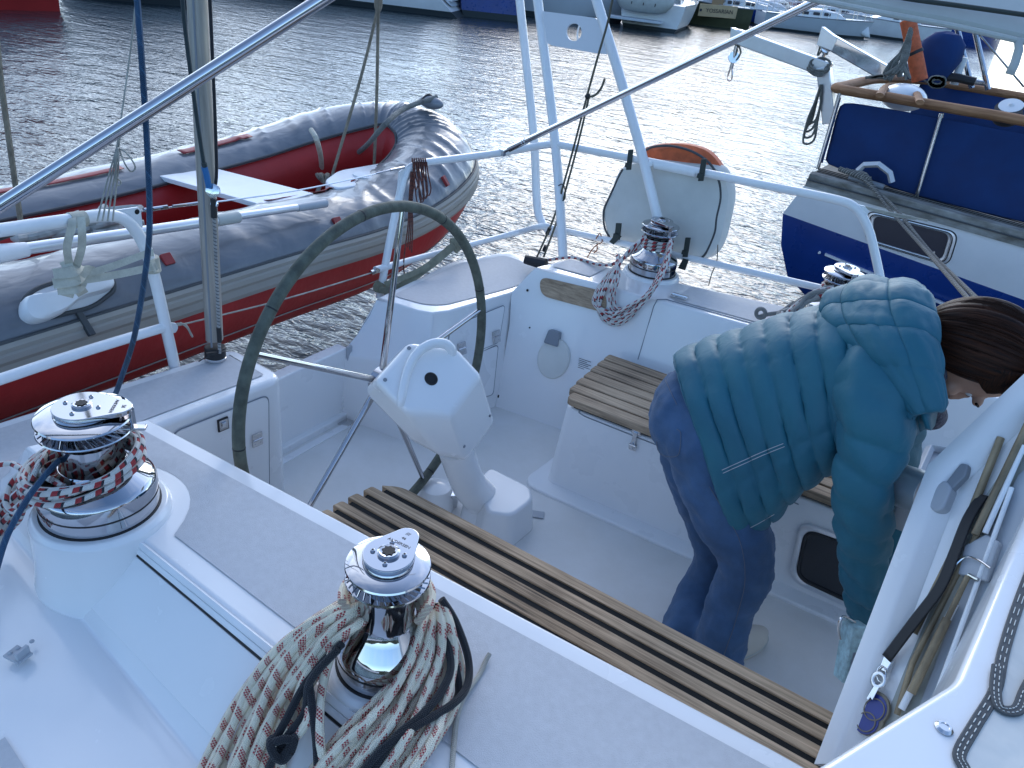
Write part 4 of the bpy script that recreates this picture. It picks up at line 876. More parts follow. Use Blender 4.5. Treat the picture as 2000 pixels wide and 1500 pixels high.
for x, y, w, h in ((324, 511, .020, .022), (656, 431, .022, .014), (868, 355, .012, .028)):
    p, n, t = side(x, y); u = np.cross(n, t); b = MB(); b.slab(rounded([p + t * w * i + u * h * j + n * .012 for i, j in ((-1, -1), (1, -1), (1, 1), (-1, 1))], .004), -n * .016); b.build('red_tab', 'redtrim', cover, bevel=.002)
p, n, t = side(125, 582); u = np.cross(n, t); u = u if u[2] > 0 else -u
t = t if t[1] > 0 else -t
def padpt(a, c, h): return p + t * a + u * c + n * h
o = [padpt(a, c, .0) for a, c in ((-.125, -.045), (.06, -.055), (.155, -.02), (.165, .03), (.10, .06), (-.08, .05), (-.14, .02))]
so_ = rounded(o, .04, 6); b = MB(); b.tube([q + n * .006 for q in so_], .0075, 8, closed=True); sl = b.build('laced_opening', 'piping', cover)
b = MB(); b.slab([padpt(a, c, .01) for a, c in ((-.0, -.055), (.02, -.055), (.028, -.14), (.006, -.14))], -n * .02); b.build('slot_edge', 'piping', sl, bevel=.003)
b = MB(); b.slab([q + n * .004 for q in so_], -n * .012); pad = b.build('oar_pad', 'whitehull', D)
ho = [padpt(a, c, 0) for a, c in ((-.155, -.01), (-.125, .028), (-.06, .022), (.02, .03), (.10, .04), (.145, .032), (.15, .0), (.12, -.02), (.03, -.022), (-.05, -.05), (-.12, -.055), (-.15, -.04))]
cc = sum(ho) / len(ho); b = MB(); hs_, _ = crv(ho, 4, closed=True)
b.grid([[q for q in hs_], [q + n * .03 for q in hs_], [cc + (q - cc) * .93 + n * .05 for q in hs_], [cc + (q - cc) * .75 + n * .06 for q in hs_], [cc + (q - cc) * .3 + n * .063 for q in hs_]], cv=True); b.add([cc + (q - cc) * .3 + n * .063 for q in hs_], [tuple(range(len(hs_)))]); b.build('anvil_grip', 'whitehull', pad)
# nose fitting and grey hose-like painter
p0 = dsec(idx(-1, 3.58), 95, .02); b = MB(); q = P(842, 200, p0[2] + .03)
b.ball(q, (.085, .045, .035), 16); b.build('nose_pad', 'greyp', D); b = MB(); b.tube([q + A(-.04, -.045, .0), q + A(-.02, 0, .036), q + A(0, .045, .0)], .010, 8, smooth=4); b.build('nose_strap', 'black', D)
pr_ = [q + A(.02, .02, .03), P(790, 212, 1.55), P(752, 243, 1.53), P(715, 285, 1.35), P(680, 312, 1.18), P(650, 328, 1.12), P(625, 342, 1.11), P(605, 372, 1.08)]
pt_ = MB().tube(pr_, .014, 10, smooth=6).build('painter_rope', rope_mat('grey braided hose', (.17, .18, .17), [], .05)); tag(pt_, 'thick grey green rope led from the dinghy nose down inside', 'rope')
lp_ = MB().tube([P(608, 254, 1.44), P(618, 272, 1.42), P(627, 310, 1.28), P(627, 345, 1.15), P(620, 378, 1.08)], .0135, 10, smooth=6).build('grab_line', MT['web']); tag(lp_, 'pale grey strap line looped over the far dinghy tube', 'rope')
# oar lying along the near tube
O = thing('oar', 'aluminium oar with white blade lying along the near dinghy tube', 'oar', PX(300, 452, -2.38))
xo = -2.40
def OP(x, y): return PX(x, y, xo)
b = MB(); b.tube([OP(30, 489), OP(440, 428)], .0185, 16); b.build('shaft', 'silver', O)
b = MB(); b.tube([OP(440, 426), OP(582, 405)], .0150, 16); b.tube([OP(500, 402) + A(.02, 0, .0), OP(590, 391) + A(.02, 0, 0)], .0075, 10) if False else None; b.build('shaft_extension', 'silver', O)
b = MB(); b.tube([OP(-10, 497), OP(52, 487)], [.030, .0225], 16); b.build('blade_socket', 'seat', O)
b = MB(); b.slab([OP(-200, 500), OP(-20, 488), OP(30, 496), OP(-20, 512), OP(-200, 545)], (-.02, 0, -.012)); b.build('blade', 'seat', O, bevel=.005)
b = MB(); b.tube([OP(422, 431), OP(466, 424)], .0225, 18); b.build('collar', 'canvas', O, bevel=.003)
b = MB(); b.tube([OP(580, 406), OP(636, 397)], [.0165, .0185], 24); b.build('grip', 'lgrey', O)
# pale rope heap inside the dinghy
b = MB(); random.seed(3); pts = []
for k in range(46):
    t = k / 45; pts.append(A(-2.86 + .07 * math.sin(k * 1.9) + random.uniform(-.02, .02), 1.33 + .36 * t + .10 * math.cos(k * 2.3), 1.27 + .025 * math.sin(k * 1.1) + random.uniform(-.012, .012)))
hp_ = b.tube(pts, .016, 9, smooth=4).build('mooring_rope', rope_mat('pale three strand rope', (.45, .45, .43), [], .05, braid=(.03, 3))); tag(hp_, 'heap of pale grey rope inside the dinghy behind the white rail', 'rope')
b = MB(); b.lathe(OP(8, 468) + A(-.05, 0, 0), [(.02, 0), (.02, .05), (.013, .05), (.012, .03)], 20, (.6, .6, .35)); b.build('valve', 'black', D)
# ================================================================ lifebuoy in its off-white bag
G = thing('lifebuoy_bag', 'off white lifebuoy bag with orange top strapped outside the far rail', 'lifebuoy', PY(1300, 470, 3.40))
yb = 3.345
ol = [(1212, 328), (1190, 372), (1176, 410), (1178, 440), (1190, 466), (1240, 478), (1300, 500), (1345, 510), (1382, 506), (1404, 482), (1418, 430), (1425, 385), (1418, 352), (1398, 326), (1340, 318), (1270, 312)]
o, _ = crv([PY(x, y, yb) for x, y in ol], 5, closed=True); cc = sum(o) / len(o)
bo = A(0, 1, 0)
b = MB(); b.grid([[cc + (q - cc) * s + bo * h for q in o] for s, h in ((.2, -.012), (.6, -.008), (.9, -.002), (.97, .008), (1.0, .03), (1.01, .06), (.98, .10), (.9, .115), (.4, .12))], cv=True)
b.add([cc + (q - cc) * .2 - bo * .012 for q in o], [tuple(range(len(o)))]); b.build('bag', 'buoy', G)
ot = [(1252, 296), (1268, 286), (1305, 282), (1345, 285), (1380, 298), (1404, 326), (1400, 335), (1340, 330), (1262, 318)]
o2, _ = crv([PY(x, y, yb + .02) for x, y in ot], 5, closed=True); c2 = sum(o2) / len(o2); b = MB(); b.grid([[c2 + (q - c2) * s + bo * h for q in o2] for s, h in ((.15, .004), (.7, .0), (1., .02), (1., .06), (.9, .08), (.3, .085))], cv=True); b.add([c2 + (q - c2) * .15 + bo * .004 for q in o2], [tuple(range(len(o2)))]); b.build('orange_top', 'orange', G)
b = MB(); b.tube([PY(x, y, yb + .0) for x, y in ((1256, 297), (1275, 287), (1310, 285), (1350, 295), (1385, 318), (1403, 350), (1408, 385), (1400, 425), (1396, 455), (1380, 492), (1366, 508))], .0055, 8, smooth=4); b.build('zip', 'piping', G)
b = MB(); b.tube([PY(x, y, yb + .004) for x, y in ((1216, 330), (1190, 385), (1179, 412), (1181, 445), (1192, 466))], .005, 8, smooth=4); b.build('zip', 'piping', G)
for x, y, w, h in ((1230, 312, .012, .045), (1372, 332, .012, .047), (1207, 452, .014, .04), (1341, 483, .012, .045)):
    c = PY(x, y, yr - .022); b = MB(); b.box(c, (w, 0, .003), (0, .004, 0), (-.003, 0, h)); b.box(c - A(0, .006, h * .55), (w * 1.25, 0, 0), (0, .005, 0), (0, 0, .010)); b.build('buckle_strap', 'strap', G, bevel=.002)
b = MB(); b.slab([PY(x, y, yr - .03) for x, y in ((1203, 455), (1190, 472), (1198, 478), (1214, 462))], (0, .004, 0)); b.slab([PY(x, y, yr - .02) for x, y in ((1334, 505), (1345, 508), (1338, 528), (1324, 524))], (0, .004, 0)); b.build('strap_tail', 'strap', G)
# ================================================================ neighbouring blue and white yacht
NY0 = 6.3
N = thing('neighbour_yacht', 'blue and white yacht with navy cloth dodger, moored alongside beyond the far rail', 'yacht', (1.5, 8, 0))
def ny(px, py, dy=0.): return PY(px, py, NY0 + dy)
def nline(p, q, x):
    a_, b_ = ny(*p), ny(*q); t = (x - a_[0]) / (b_[0] - a_[0]); return a_ + (b_ - a_) * t
xe = [None, -.9, -.3, .4, 1.2, 2.4, 3.8, 5.5]
def zline(p, q, x, lim=2.0): return nline(p, q, min(x, lim))[2]
TOPL = ((1573, 360), (2000, 482)); MIDL = ((1529, 417), (2000, 586)); BOTL = None
lev = []
def lrow(p, q, left, dy): 
    r = [ny(*left) + A(0, dy, 0)]
    for x in xe[1:]:
        z = zline(p, q, x); r.append(A(x, NY0 + dy + .035 * max(0, x - 2) ** 1.6, z))
    return r
r_top = lrow(*TOPL, (1573, 360), 0); r_mid = lrow(*MIDL, (1529, 417), 0)
def flat(left, z, dy): return [ny(*left) + A(0, dy, 0)] + [A(x, NY0 + dy + .035 * max(0, x - 2) ** 1.6, z) for x in xe[1:]]
zl = ny(1524, 480)[2]
r_a = flat((1524, 480), zl, .02); r_b = flat((1531, 545), ny(1531, 545)[2], .10); r_c = flat((1558, 590), .04, .22); r_d = flat((1600, 640), -.25, .5)
def far(r, w): return [A(p[0] + (.15 if i == 0 else 0), w - (p[1] - NY0) * 1.0 + 0, p[2]) for i, p in enumerate(r)]
W_ = 9.5
b = MB()
b.grid([r_top, r_mid], 0); b.grid([r_mid, r_a, r_b, r_c, r_d], 1)
b.grid([far(r_top, W_), far(r_mid, W_)], 0); b.grid([far(r_mid, W_), far(r_a, W_), far(r_b, W_), far(r_c, W_), far(r_d, W_)], 1)
cl = [r[0] for r in (r_top, r_mid, r_a, r_b, r_c, r_d)]; cf = [far(r, W_)[0] for r in (r_top, r_mid, r_a, r_b, r_c, r_d)]
b.grid([cl[:2], [lerp(p, q, .5) + A(-.14, 0, 0) for p, q in zip(cl[:2], cf[:2])], cf[:2]], 0); b.grid([cl[1:], [lerp(p, q, .5) + A(-.14, 0, 0) for p, q in zip(cl[1:], cf[1:])], cf[1:]], 1)
hullN = b.build('hull', ['whitehull', 'navyhull'], N, ang=50)
# weathered gunwale and deck
g1 = [ny(1573, 361) + A(0, -.012, -.005)] + [p + A(0, -.012, -.005) for p in r_top[1:]]
zt_ = lambda x: zline((1583, 338), (2000, 452), x)
g2 = [ny(1583, 338) + A(0, -.012, 0)] + [A(x, NY0 - .012 + .035 * max(0, x - 2) ** 1.6, zt_(x)) for x in xe[1:]]
b = MB(); b.grid([g1, g2, [p + A(0, .09, .004) for p in g2], [p + A(0, .10, -.06) for p in g2]]); b.build('gunwale', 'paintgrey', N, bevel=.006)
b = MB(); b.grid([[p + A(0, .09, -.015) for p in g2], [A(p[0] + .05, W_ - .05, p[2]) for p in g2]]); dk = b.build('deck', 'greywood', N)
b = MB()
for k in range(4): b.tube([p + A(0, .16 + k * .055, -.012) for p in g2], .004, 5)
b.build('deck_seam', 'caulk', dk)
b = MB(); b.tube([p + A(0, -.016, -.0) * 1 + (g1[i] - p) * .45 for i, p in enumerate(g2)], .006, 6); b.build('seam', 'piping', N)
# white stripe, dot, window
b = MB(); s0, s1 = ny(1611, 497, -.004), ny(1861, 602, -.004); s1 = s0 + (s1 - s0) * 2.2; b.slab([s0 + A(0, 0, .009), s1 + A(0, 0, .009), s1 - A(0, 0, .009), s0 - A(0, 0, .009)], (0, .03, 0)); b.build('stripe', 'whitehull', hullN)
b = MB(); b.lathe(ny(1601, 493, .01), [(.011, 0), (.01, .014)], 14, (0, -1, 0)); b.build('stripe_end', 'whitehull', hullN)
wq = [ny(x, y, -.004) for x, y in ((1694, 411), (1872, 455), (1852, 519), (1690, 470))]
wo_ = rounded(wq, .07, 7); wc_ = sum(wo_) / len(wo_)
def wring(s, h): return [wc_ + (p - wc_) * s + A(0, -h, 0) for p in wo_]
b = MB(); b.grid([wring(1.0, 0), wring(.99, .012), wring(.94, .014), wring(.93, .006), wring(.90, .006), wring(.885, .014), wring(.84, .012), wring(.83, -.003)], cv=True); wn_ = b.build('window', 'silver', N, ang=30)
b = MB(); b.add(wring(.85, -.001), [tuple(range(len(wo_)))]); b.build('pane', 'window', wn_)
b = MB(); b.tube(wring(.925, .009), .005, 6, closed=True); b.tube(wring(1.0, .0), .006, 6, closed=True); b.build('seal', 'black', wn_)
for x, y in ((1707, 454), (1824, 493)):
    b = MB(); b.lathe(ny(x, y, -.004), [(.012, 0), (.009, .006)], 14, (0, -1, 0)); b.build('knob', 'steel', wn_)
# navy dodger panels between gunwale and cap rail
def dl(x, y, dy=.28): return ny(x, y, dy)
low = [(1606, 322), (1660, 335), (1745, 372), (1850, 400), (2000, 436), (2200, 480)]; upp = [(1640, 196), (1690, 204), (1758, 215), (1850, 231), (2000, 258), (2200, 296)]
b = MB(); rows = []
for t in np.linspace(0, 1, 7): rows.append([lerp(dl(*p), dl(*q), t) + A(0, .01 * math.sin(7 * t + i), 0) for i, (p, q) in enumerate(zip(low, upp))])
b.grid(rows); dg = b.build('dodger', 'navycloth', N, solid=.006, sub=1)
b = MB(); b.tube([dl(1604, 318, .27), dl(1640, 190, .27)], .012, 8); b.build('edge_fold', 'navycloth', dg)
b = MB(); b.tube([dl(1839, 222, .24), dl(1788, 392, .24)], .0155, 12); b.lathe(dl(1788, 394, .24) - A(0, 0, .004), [(.04, 0), (.035, .01), (.018, .02)], 16); b.build('stanchion', 'steel', N)
b = MB(); b.tube([dl(1640, 182, .24), dl(1597, 330, .24)], .014, 12); b.build('stanchion', 'steel', N)
# timber cap rail round the cockpit
cap = [dl(2250, 288), dl(2000, 236), dl(1850, 210), dl(1735, 190), dl(1640, 174)]
zc0 = cap[-1][2]; far_ = [PY(x, y, 8.9) for x, y in ((1645, 168), (1715, 154))]
capf = [A(cap[-1][0] - .02, 6.9, zc0 + .0), A(cap[-1][0] - .0, 7.6, zc0), P(1720, 155, zc0 + .0), P(1800, 157, zc0), P(1870, 168, zc0), P(2000, 190, zc0), P(2150, 222, zc0)]
b = MB(); b.tube(cap + capf, .05, 12, flat=.72, smooth=5, up=(0, 0, 1)); b.build('cap_rail', 'wood', N)
fd = [A(p[0], p[1] - .02, p[2] - .03) for p in capf[3:]]; b = MB(); b.grid([fd, [p - A(0, 0, .5) for p in fd]]); b.build('dodger', 'navycloth', N, solid=.006)
b = MB(); h_ = [P(x, y, zc0 + .03) for x, y in ((1718, 186), (1738, 166), (1784, 176), (1797, 200))]; b.tube(h_, .03, 10, smooth=4, flat=.6); b.build('seat_hoop', 'wood', N)
b = MB(); c = P(1765, 190, zc0 - .02); b.ball(c, (.17, .20, .10), 14); b.build('cushion', 'whitehull', N)
b = MB(); c = dl(1972, 217, .75); b.lathe(c - A(0, 0, .06), [(.09, 0), (.10, .02), (.10, .05), (.07, .06), (.09, .09), (.095, .10)], 28, (-.1, -.5, .85)); w_ = b.build('winch', 'black', N); b = MB(); b.lathe(c, [(.085, .045), (.08, .052), (.02, .053), (.012, .07)], 24, (-.1, -.5, .85)); b.build('cap', 'whitehull', w_)
# arched white fairlead and cleat with mooring lines on the quarter
b = MB(); ar_ = [dl(x, y, .13) for x, y in ((1675, 334), (1688, 322), (1716, 321), (1738, 338), (1742, 356))]; b.tube(ar_, .045, 4, flat=.5); b.build('fairlead', 'whitehull', N)
b = MB(); c = dl(1690, 352, .10); b.tube([c - A(.12, 0, 0), c + A(.14, 0, -.02)], .022, 10); b.tube([c - A(.03, 0, .06), c], .02, 8); b.tube([c + A(.04, 0, -.06), c], .02, 8); b.build('cleat', 'greyp', N)
# davits
def beam(p, q, w, up=(0, 0, 1)):
    p, q = A(*p), A(*q); d = (q - p) / np.linalg.norm(q - p); s = np.cross(d, A(*up)); s /= np.linalg.norm(s); u = np.cross(s, d); return (p + q) / 2, (q - p) / 2, s * w, u * w * 1.15
d1 = [PY(1622, 240, 6.9), PY(1607, 138, 6.9), PY(1437, 70, 6.9)]
b = MB(); b.box(*beam(d1[0], d1[1] + A(0, 0, .03), .05, (0, 1, 0))); b.build('davit', 'silver', N, bevel=.008)
b = MB(); b.box(*beam(d1[1] + A(.05, 0, .01), d1[2], .048)); da = b.build('davit_arm', 'silver', N, bevel=.008)
b = MB(); t1_ = d1[2]; b.slab([t1_ + A(*q) for q in ((-.04, -.055, .06), (.07, -.055, .03), (.06, -.055, -.06), (-.02, -.055, -.06))], (0, .11, 0)); b.build('davit_tip', 'silver', da, bevel=.004)
d2 = [PY(1760, 160, 8.3), PY(1612, 76, 8.3)]
b = MB(); b.box(*beam(d2[0], d2[1], .055)); b.build('davit_arm', 'chrome', N, bevel=.008)
t2_ = d2[1]; b = MB(); b.slab([t2_ + A(*q) for q in ((-.05, -.06, .10), (.12, -.06, .02), (.10, -.06, -.09), (-.05, -.06, -.06))], (0, .12, 0)); b.build('davit_tip', 'silver', N, bevel=.004)
def block(c, s, parent, name='block'):
    b = MB(); b.lathe(c, [(s, -.3 * s), (s, -.1 * s), (.8 * s, 0), (s, .1 * s), (s, .3 * s)], 18, (.5, -1, .2)); b.tube([c + A(0, 0, s * 2.0), c - A(0, 0, s * 2.0)], s * .35, 8); return b.build(name, 'steel', parent)
b1 = thing('davit_tackle', 'steel block and snap hook hanging on line from the nearer davit tip', 'tackle', t1_ - A(0, 0, .3))
RM = rope_mat('grey davit line', (.16, .16, .14), [], .05, braid=(.02, 3))
block(PY(1433, 112, 6.9), .045, b1)
b = MB(); b.tube([t1_ - A(0, 0, .05), PY(1440, 98, 6.9), PY(1429, 125, 6.9)], .008, 6, smooth=3); b.tube([t1_ + A(.02, 0, -.05), PY(1447, 103, 6.9), PY(1434, 122, 6.9)], .008, 6, smooth=3); b.build('line', RM, b1)
b = MB(); b.tube([PY(x, y, 6.9) for x, y in ((1428, 128), (1421, 152), (1425, 158), (1430, 150), (1429, 130))], .007, 6, smooth=4, closed=True); b.build('hook', 'steel', b1)
b2 = thing('davit_tackle', 'small block and loop hanging from the farther davit tip', 'tackle', t2_ - A(0, 0, .3)); block(PY(1614, 92, 8.3), .05, b2)
b = MB(); b.tube([PY(x, y, 8.3) for x, y in ((1605, 82), (1599, 100), (1597, 108), (1604, 100), (1610, 84))], .009, 6, smooth=4, closed=True); b.tube([PY(x, y, 8.3) for x, y in ((1608, 86), (1606, 100), (1615, 106), (1618, 92))], .009, 6, smooth=4); b.build('line', RM, b2)
# rope turns on the davit elbow and the hank hanging below
b = MB(); random.seed(5)
e = d1[1] + A(-.02, -.07, .04)
for k in range(5): b.tube([e + A(.075 * math.cos(t) + random.uniform(-.015, .015), .05 * math.sin(t) , .045 * math.sin(t) + .01 * k - .03) for t in np.linspace(0, 2 * PI, 12, endpoint=False)], .0065, 6, closed=True, smooth=3)
o = b.build('rope_turns', RM); tag(o, 'grey rope turned round the elbow of the nearer davit', 'rope')
b = MB()
for k in range(4):
    w = 8 + k * 3.5; L_ = 245 + k * 11; b.tube([PY(x, y, 6.85 - .012 * k) for x, y in ((1603, 165), (1597 - w * .3, 200), (1592 - w * .8, 235), (1580 - w * .6, L_), (1580 + w * .5, L_ - 4), (1592 + w * .3, 232), (1603, 200), (1605, 165))], .009, 6, smooth=5)
o = b.build('rope_hank', RM); tag(o, 'hank of grey rope hanging below the nearer davit', 'rope')
# clutter on the neighbour's stern
def n2(x, y, d=7.6): return PY(x, y, d)
o = thing('danbuoy_case', 'orange tubular case standing at the neighbour stern', 'case', n2(1785, 150))
b = MB(); b.tube([n2(1773, 38), n2(1797, 158)], .062, 18); b.build('case', 'orange', o, bevel=.006); b = MB(); b.tube([n2(1786, 100, 7.6), n2(1788, 106, 7.6)], .065, 18); b.build('band', 'black', o); b = MB(); b.tube([n2(1770, 24), n2(1773, 39)], .05, 16); b.build('cap', 'silver', o)
mo = thing('outboard_motor', 'outboard motor under a navy cover on the neighbour stern rail', 'motor', n2(1830, 150, 8.0))
b = MB(); mc = n2(1828, 112, 8.0); rows = []
for z, rx_, ry_ in ((-.20, .14, .10), (-.17, .17, .12), (.0, .20, .14), (.12, .17, .13), (.19, .10, .08), (.21, .02, .02)): rows.append([mc + A(rx_ * math.cos(t) * (1 + .08 * math.sin(3 * t + z * 9)) + z * .12, ry_ * math.sin(t), z) for t in np.linspace(0, 2 * PI, 20, endpoint=False)])
b.grid(rows, cv=True); b.add(rows[0], [tuple(range(20))]); b.build('motor_cover', 'navycloth', mo); b = MB(); b.tube([mc + A(-.02, 0, -.15), n2(1870, 152, 8.0), n2(1905, 160, 8.0)], .035, 10); b.build('motor_leg', 'black', mo)
b = MB(); b.tube([mc + A(-.17, -.12, .0), mc + A(-.08, -.15, -.14), mc + A(.03, -.13, -.20)], .008, 6, smooth=4); b.build('lashing', RM, mo)
b = MB()
for p, q in (((1866, 40), (1898, 172)), ((1902, 50), (1930, 175)), ((1866, 52), (1902, 56)), ((1890, 158), (1926, 163))): b.tube([n2(*p, 8.3), n2(*q, 8.3)], .022, 10)
b.tube([n2(1905, 58, 8.3), n2(2000, 170, 8.3)], .008, 6); b.tube([n2(1800, 38, 8.3), n2(1866, 48, 8.3)], .018, 8)
b.build('stern_gantry', 'chrome', N)
o = MB().tube([n2(1882, 112, 8.1), n2(1863, 165, 8.1)], .035, 12).build('fender', 'whitehull'); tag(o, 'slim white fender leaning by the neighbour stern frame', 'fender')
random.seed(11); b = MB()
for k in range(15):
    a_, c_ = random.uniform(-9, 9), random.uniform(-26, 26)
    b.tube([n2(1781 + a_ * .5, 60 + random.uniform(-8, 10), 7.4), n2(1770 + a_ * .9, 95, 7.36), n2(1754 + c_ * .7, 130 + random.uniform(-6, 8), 7.3), n2(1752 + c_, 150 + random.uniform(-8, 8), 7.25), n2(1768 + a_, 120, 7.3), n2(1778 + a_ * .5, 80, 7.4)], .009, 6, smooth=4)
o = b.build('rope_bundle', RM); tag(o, 'tangled grey ropes hung beside the orange case', 'rope')
b = MB()
for k in range(7):
    b.tube([n2(1830 + 14 * math.cos(t) + random.uniform(-3, 3), 160 + 8 * math.sin(t) + random.uniform(-3, 3), 7.4) for t in np.linspace(0, 2 * PI, 9, endpoint=False)], .012, 6, smooth=3, closed=True)
o = b.build('rope_knot', RM); tag(o, 'knotted grey rope on the far timber cap rail below the navy cover', 'rope'); b = MB()
for k in range(4): b.tube([n2(1700 + random.uniform(-10, 10), 152, 7.4), n2(1722, 150 + random.uniform(-4, 4), 7.4), n2(1742, 157, 7.4)], .012, 6, smooth=3)
o = b.build('rope_knot', RM); tag(o, 'loose grey rope ends on the timber cap rail left of the rope tangle', 'rope')
# mooring lines from the neighbour down behind the bent head
BW = rope_mat('black and white mooring line', (.09, .09, .085), [(.0, .22, (.30, .29, .26)), (.5, .62, (.30, .29, .26))], .04, 1.)
b = MB(); b.tube([dl(1676, 345, .05), dl(1700, 362, -.03), PY(1742, 415, 6.0), PY(1800, 480, 5.3), PY(1895, 588, 4.0)], .0115, 9, smooth=4)
b.tube([dl(1690, 340, .05), dl(1712, 372, -.03), PY(1750, 408, 6.0), PY(1815, 490, 5.3), PY(1915, 590, 4.0)], .0115, 9, smooth=4)
for k in range(4): b.tube([dl(1640 + 12 * k, 330 + 3 * k, .12), dl(1672 + 6 * k, 342, .06), dl(1700, 350 + 4 * k, .04)], .02, 8, smooth=3)
o = b.build('mooring_line', BW); tag(o, 'doubled black flecked mooring line from the neighbour cleat to behind the dark haired head', 'rope')
# ================================================================ boats across the basin
def farboat(name, label, stern, bow, beam, fb_, hullm, boot='antifoul', deckm='whitehull', cabin=True, mast=True, scoop=.0, canvas=None, side=1, rails=True, cabinh=.45, over=.06, group='boats moored across the basin', bk_=.13):
    """stern and bow points on the waterline; built level, with hull, deck, coachroof, mast, boom and rails"""
    s, e = A(*stern), A(*bow); s[2] = e[2] = 0; L_ = np.linalg.norm(e - s); d = (e - s) / L_; p = A(-d[1], d[0], 0)
    o = thing(name, label, 'boat', (s + e) / 2, group)
    def st(t): return max(0., (1 - max(0, (t - .45) / .55) ** 2.1)) * (.78 + .22 * min(1, t / .4))
    ts = [0, .08, .2, .35, .5, .65, .78, .88, .95, 1.0]
    def ring(t, k):   # k from waterline 0 to deck 1
        w = beam / 2 * st(t) * (.80 + .20 * k ** .6); x = t * L_ * (1 + over * k) - scoop * (1 - k) * -1 * (1 - t) if False else t * L_ * (1 + over * k) + scoop * (k) * (1 - t) ** 3
        z = fb_ * k * (1 + .22 * max(0, t - .3)); return [s + d * x + p * w + A(0, 0, z), s + d * x - p * w + A(0, 0, z)]
    b = MB(); ks = [-.25, 0, .16, .16, .45, .75, 1.0]
    for sd_ in (0, 1):
        b.grid([[ring(t, max(k, 0))[sd_] + A(0, 0, -.3 if k < 0 else 0) for t in ts] for k in (-.25, 0, bk_)], 1); b.grid([[ring(t, k)[sd_] for t in ts] for k in (bk_, .4, .7, .95, 1.0)], 0)
    b.grid([[ring(0, k)[0], ring(0, k)[1]] for k in (bk_, .5, 1.)], 0); b.grid([[ring(0, max(k, 0))[q] + A(0, 0, -.3 if k < 0 else 0) for q in (0, 1)] for k in (-.25, 0, bk_)], 1)
    h = b.build('hull', [hullm, boot], o, ang=50)
    b = MB(); b.grid([[ring(t, .97)[0] * .97 + ring(t, .97)[1] * .03, (ring(t, 1)[0] + ring(t, 1)[1]) / 2 + A(0, 0, .05), ring(t, .97)[1] * .97 + ring(t, .97)[0] * .03] for t in ts]); b.build('deck', deckm, o)
    for q in (0, 1):
        b = MB(); b.tube([ring(t, 1.0)[q] + A(0, 0, .015) for t in ts], .03, 6); b.build('toe_rail', 'greyp' if hullm != 'greyp' else 'wood', o)
    if cabin:
        b = MB(); rows = []
        for t, zz in ((.30, .0), (.31, .75), (.36, .95), (.55, 1.), (.68, .7), (.76, .05)):
            w = beam * .30 * st(t); z0 = fb_ * (1 + .22 * max(0, t - .3)); c = s + d * t * L_
            rows.append([c + p * w * 1.05 + A(0, 0, z0), c + p * w + A(0, 0, z0 + zz * cabinh * .8), c + p * w * .8 + A(0, 0, z0 + zz * cabinh), c - p * w * .8 + A(0, 0, z0 + zz * cabinh), c - p * w + A(0, 0, z0 + zz * cabinh * .8), c - p * w * 1.05 + A(0, 0, z0)])
        b.grid(rows); cb = b.build('coachroof', deckm, o, ang=45)
        for q in (-1, 1):
            for t in (.36, .46, .56):
                c = s + d * t * L_ + p * q * (beam * .30 * st(t) * 1.03 + .012) + A(0, 0, fb_ * (1 + .22 * max(0, t - .3)) + cabinh * .45)
                b = MB(); b.slab(rounded([c + d * i * .05 * L_ * .6 + A(0, 0, j * cabinh * .17) for i, j in ((-1, -1), (1, -1), (1, 1), (-1, 1))], .05), p * q * .03); b.build('window', 'window', cb)
    if canvas:
        b = MB(); rows = []
        for t, zz in ((.20, .35), (.24, .62), (.31, .66), (.36, .40)):
            c = s + d * t * L_ + A(0, 0, fb_); w = beam * .30
            rows.append([c + p * w, c + p * w * .95 + A(0, 0, zz * .7 + .2), c + A(0, 0, zz + .3), c - p * w * .95 + A(0, 0, zz * .7 + .2), c - p * w])
        b.grid(rows); b.build('sprayhood', canvas, o)
    if mast:
        c = s + d * L_ * .58 + A(0, 0, fb_ + cabinh); b = MB(); b.tube([c, c + A(0, 0, L_ * 1.25)], .08, 12); b.build('mast', 'silver', o)
        b = MB(); b.tube([c + A(0, 0, .9), s + d * L_ * .16 + A(0, 0, fb_ + cabinh + .95)], .10, 10); b.build('boom', 'silver', o)
        b = MB()
        for q in (s + d * L_ * 1.03 + A(0, 0, fb_ * 1.15), s + d * .2 + A(0, 0, fb_), ring(.52, 1)[0], ring(.52, 1)[1]): b.tube([c + A(0, 0, L_ * 1.22), q], .012, 5)
        b.build('rigging', 'steel', o)
    if rails:
        b = MB()
        for q in (0, 1):
            for t in (.0, .15, .3, .45, .6, .75, .88): b.tube([ring(t, 1)[q], ring(t, 1)[q] + A(0, 0, .6)], .014, 6)
            for zz in (.32, .6): b.tube([ring(t, 1)[q] + A(0, 0, zz) for t in ts[:-1]], .010, 5)
        for zz in (.32, .6): b.tube([ring(0, 1)[0] + A(0, 0, zz), ring(0, 1)[1] + A(0, 0, zz)], .016, 6)
        a_, c_ = ring(.9, 1); tip = s + d * L_ * (1 + over * 1.1) + A(0, 0, fb_ * 1.16 + .62); b.tube([a_ + A(0, 0, .6), tip, c_ + A(0, 0, .6)], .016, 6)
        b.build('guard_rail', 'steel', o)
    return o, ring, d, p, s
def wl(x, y): return P(x, y, 0)
def away(v, k=1.0): u = A(v[0], v[1], 0); return u / np.linalg.norm(u) * k
# red boat top left
farboat('moored_boat', 'pale boat with a broad red waterline band cut by the top left corner', wl(108, 26) + away(wl(108, 26), 1.4), wl(-260, 8) + away(wl(-260, 8), 1.4), 3.2, 1.3, 'greyhull', boot='redhull', bk_=.33)
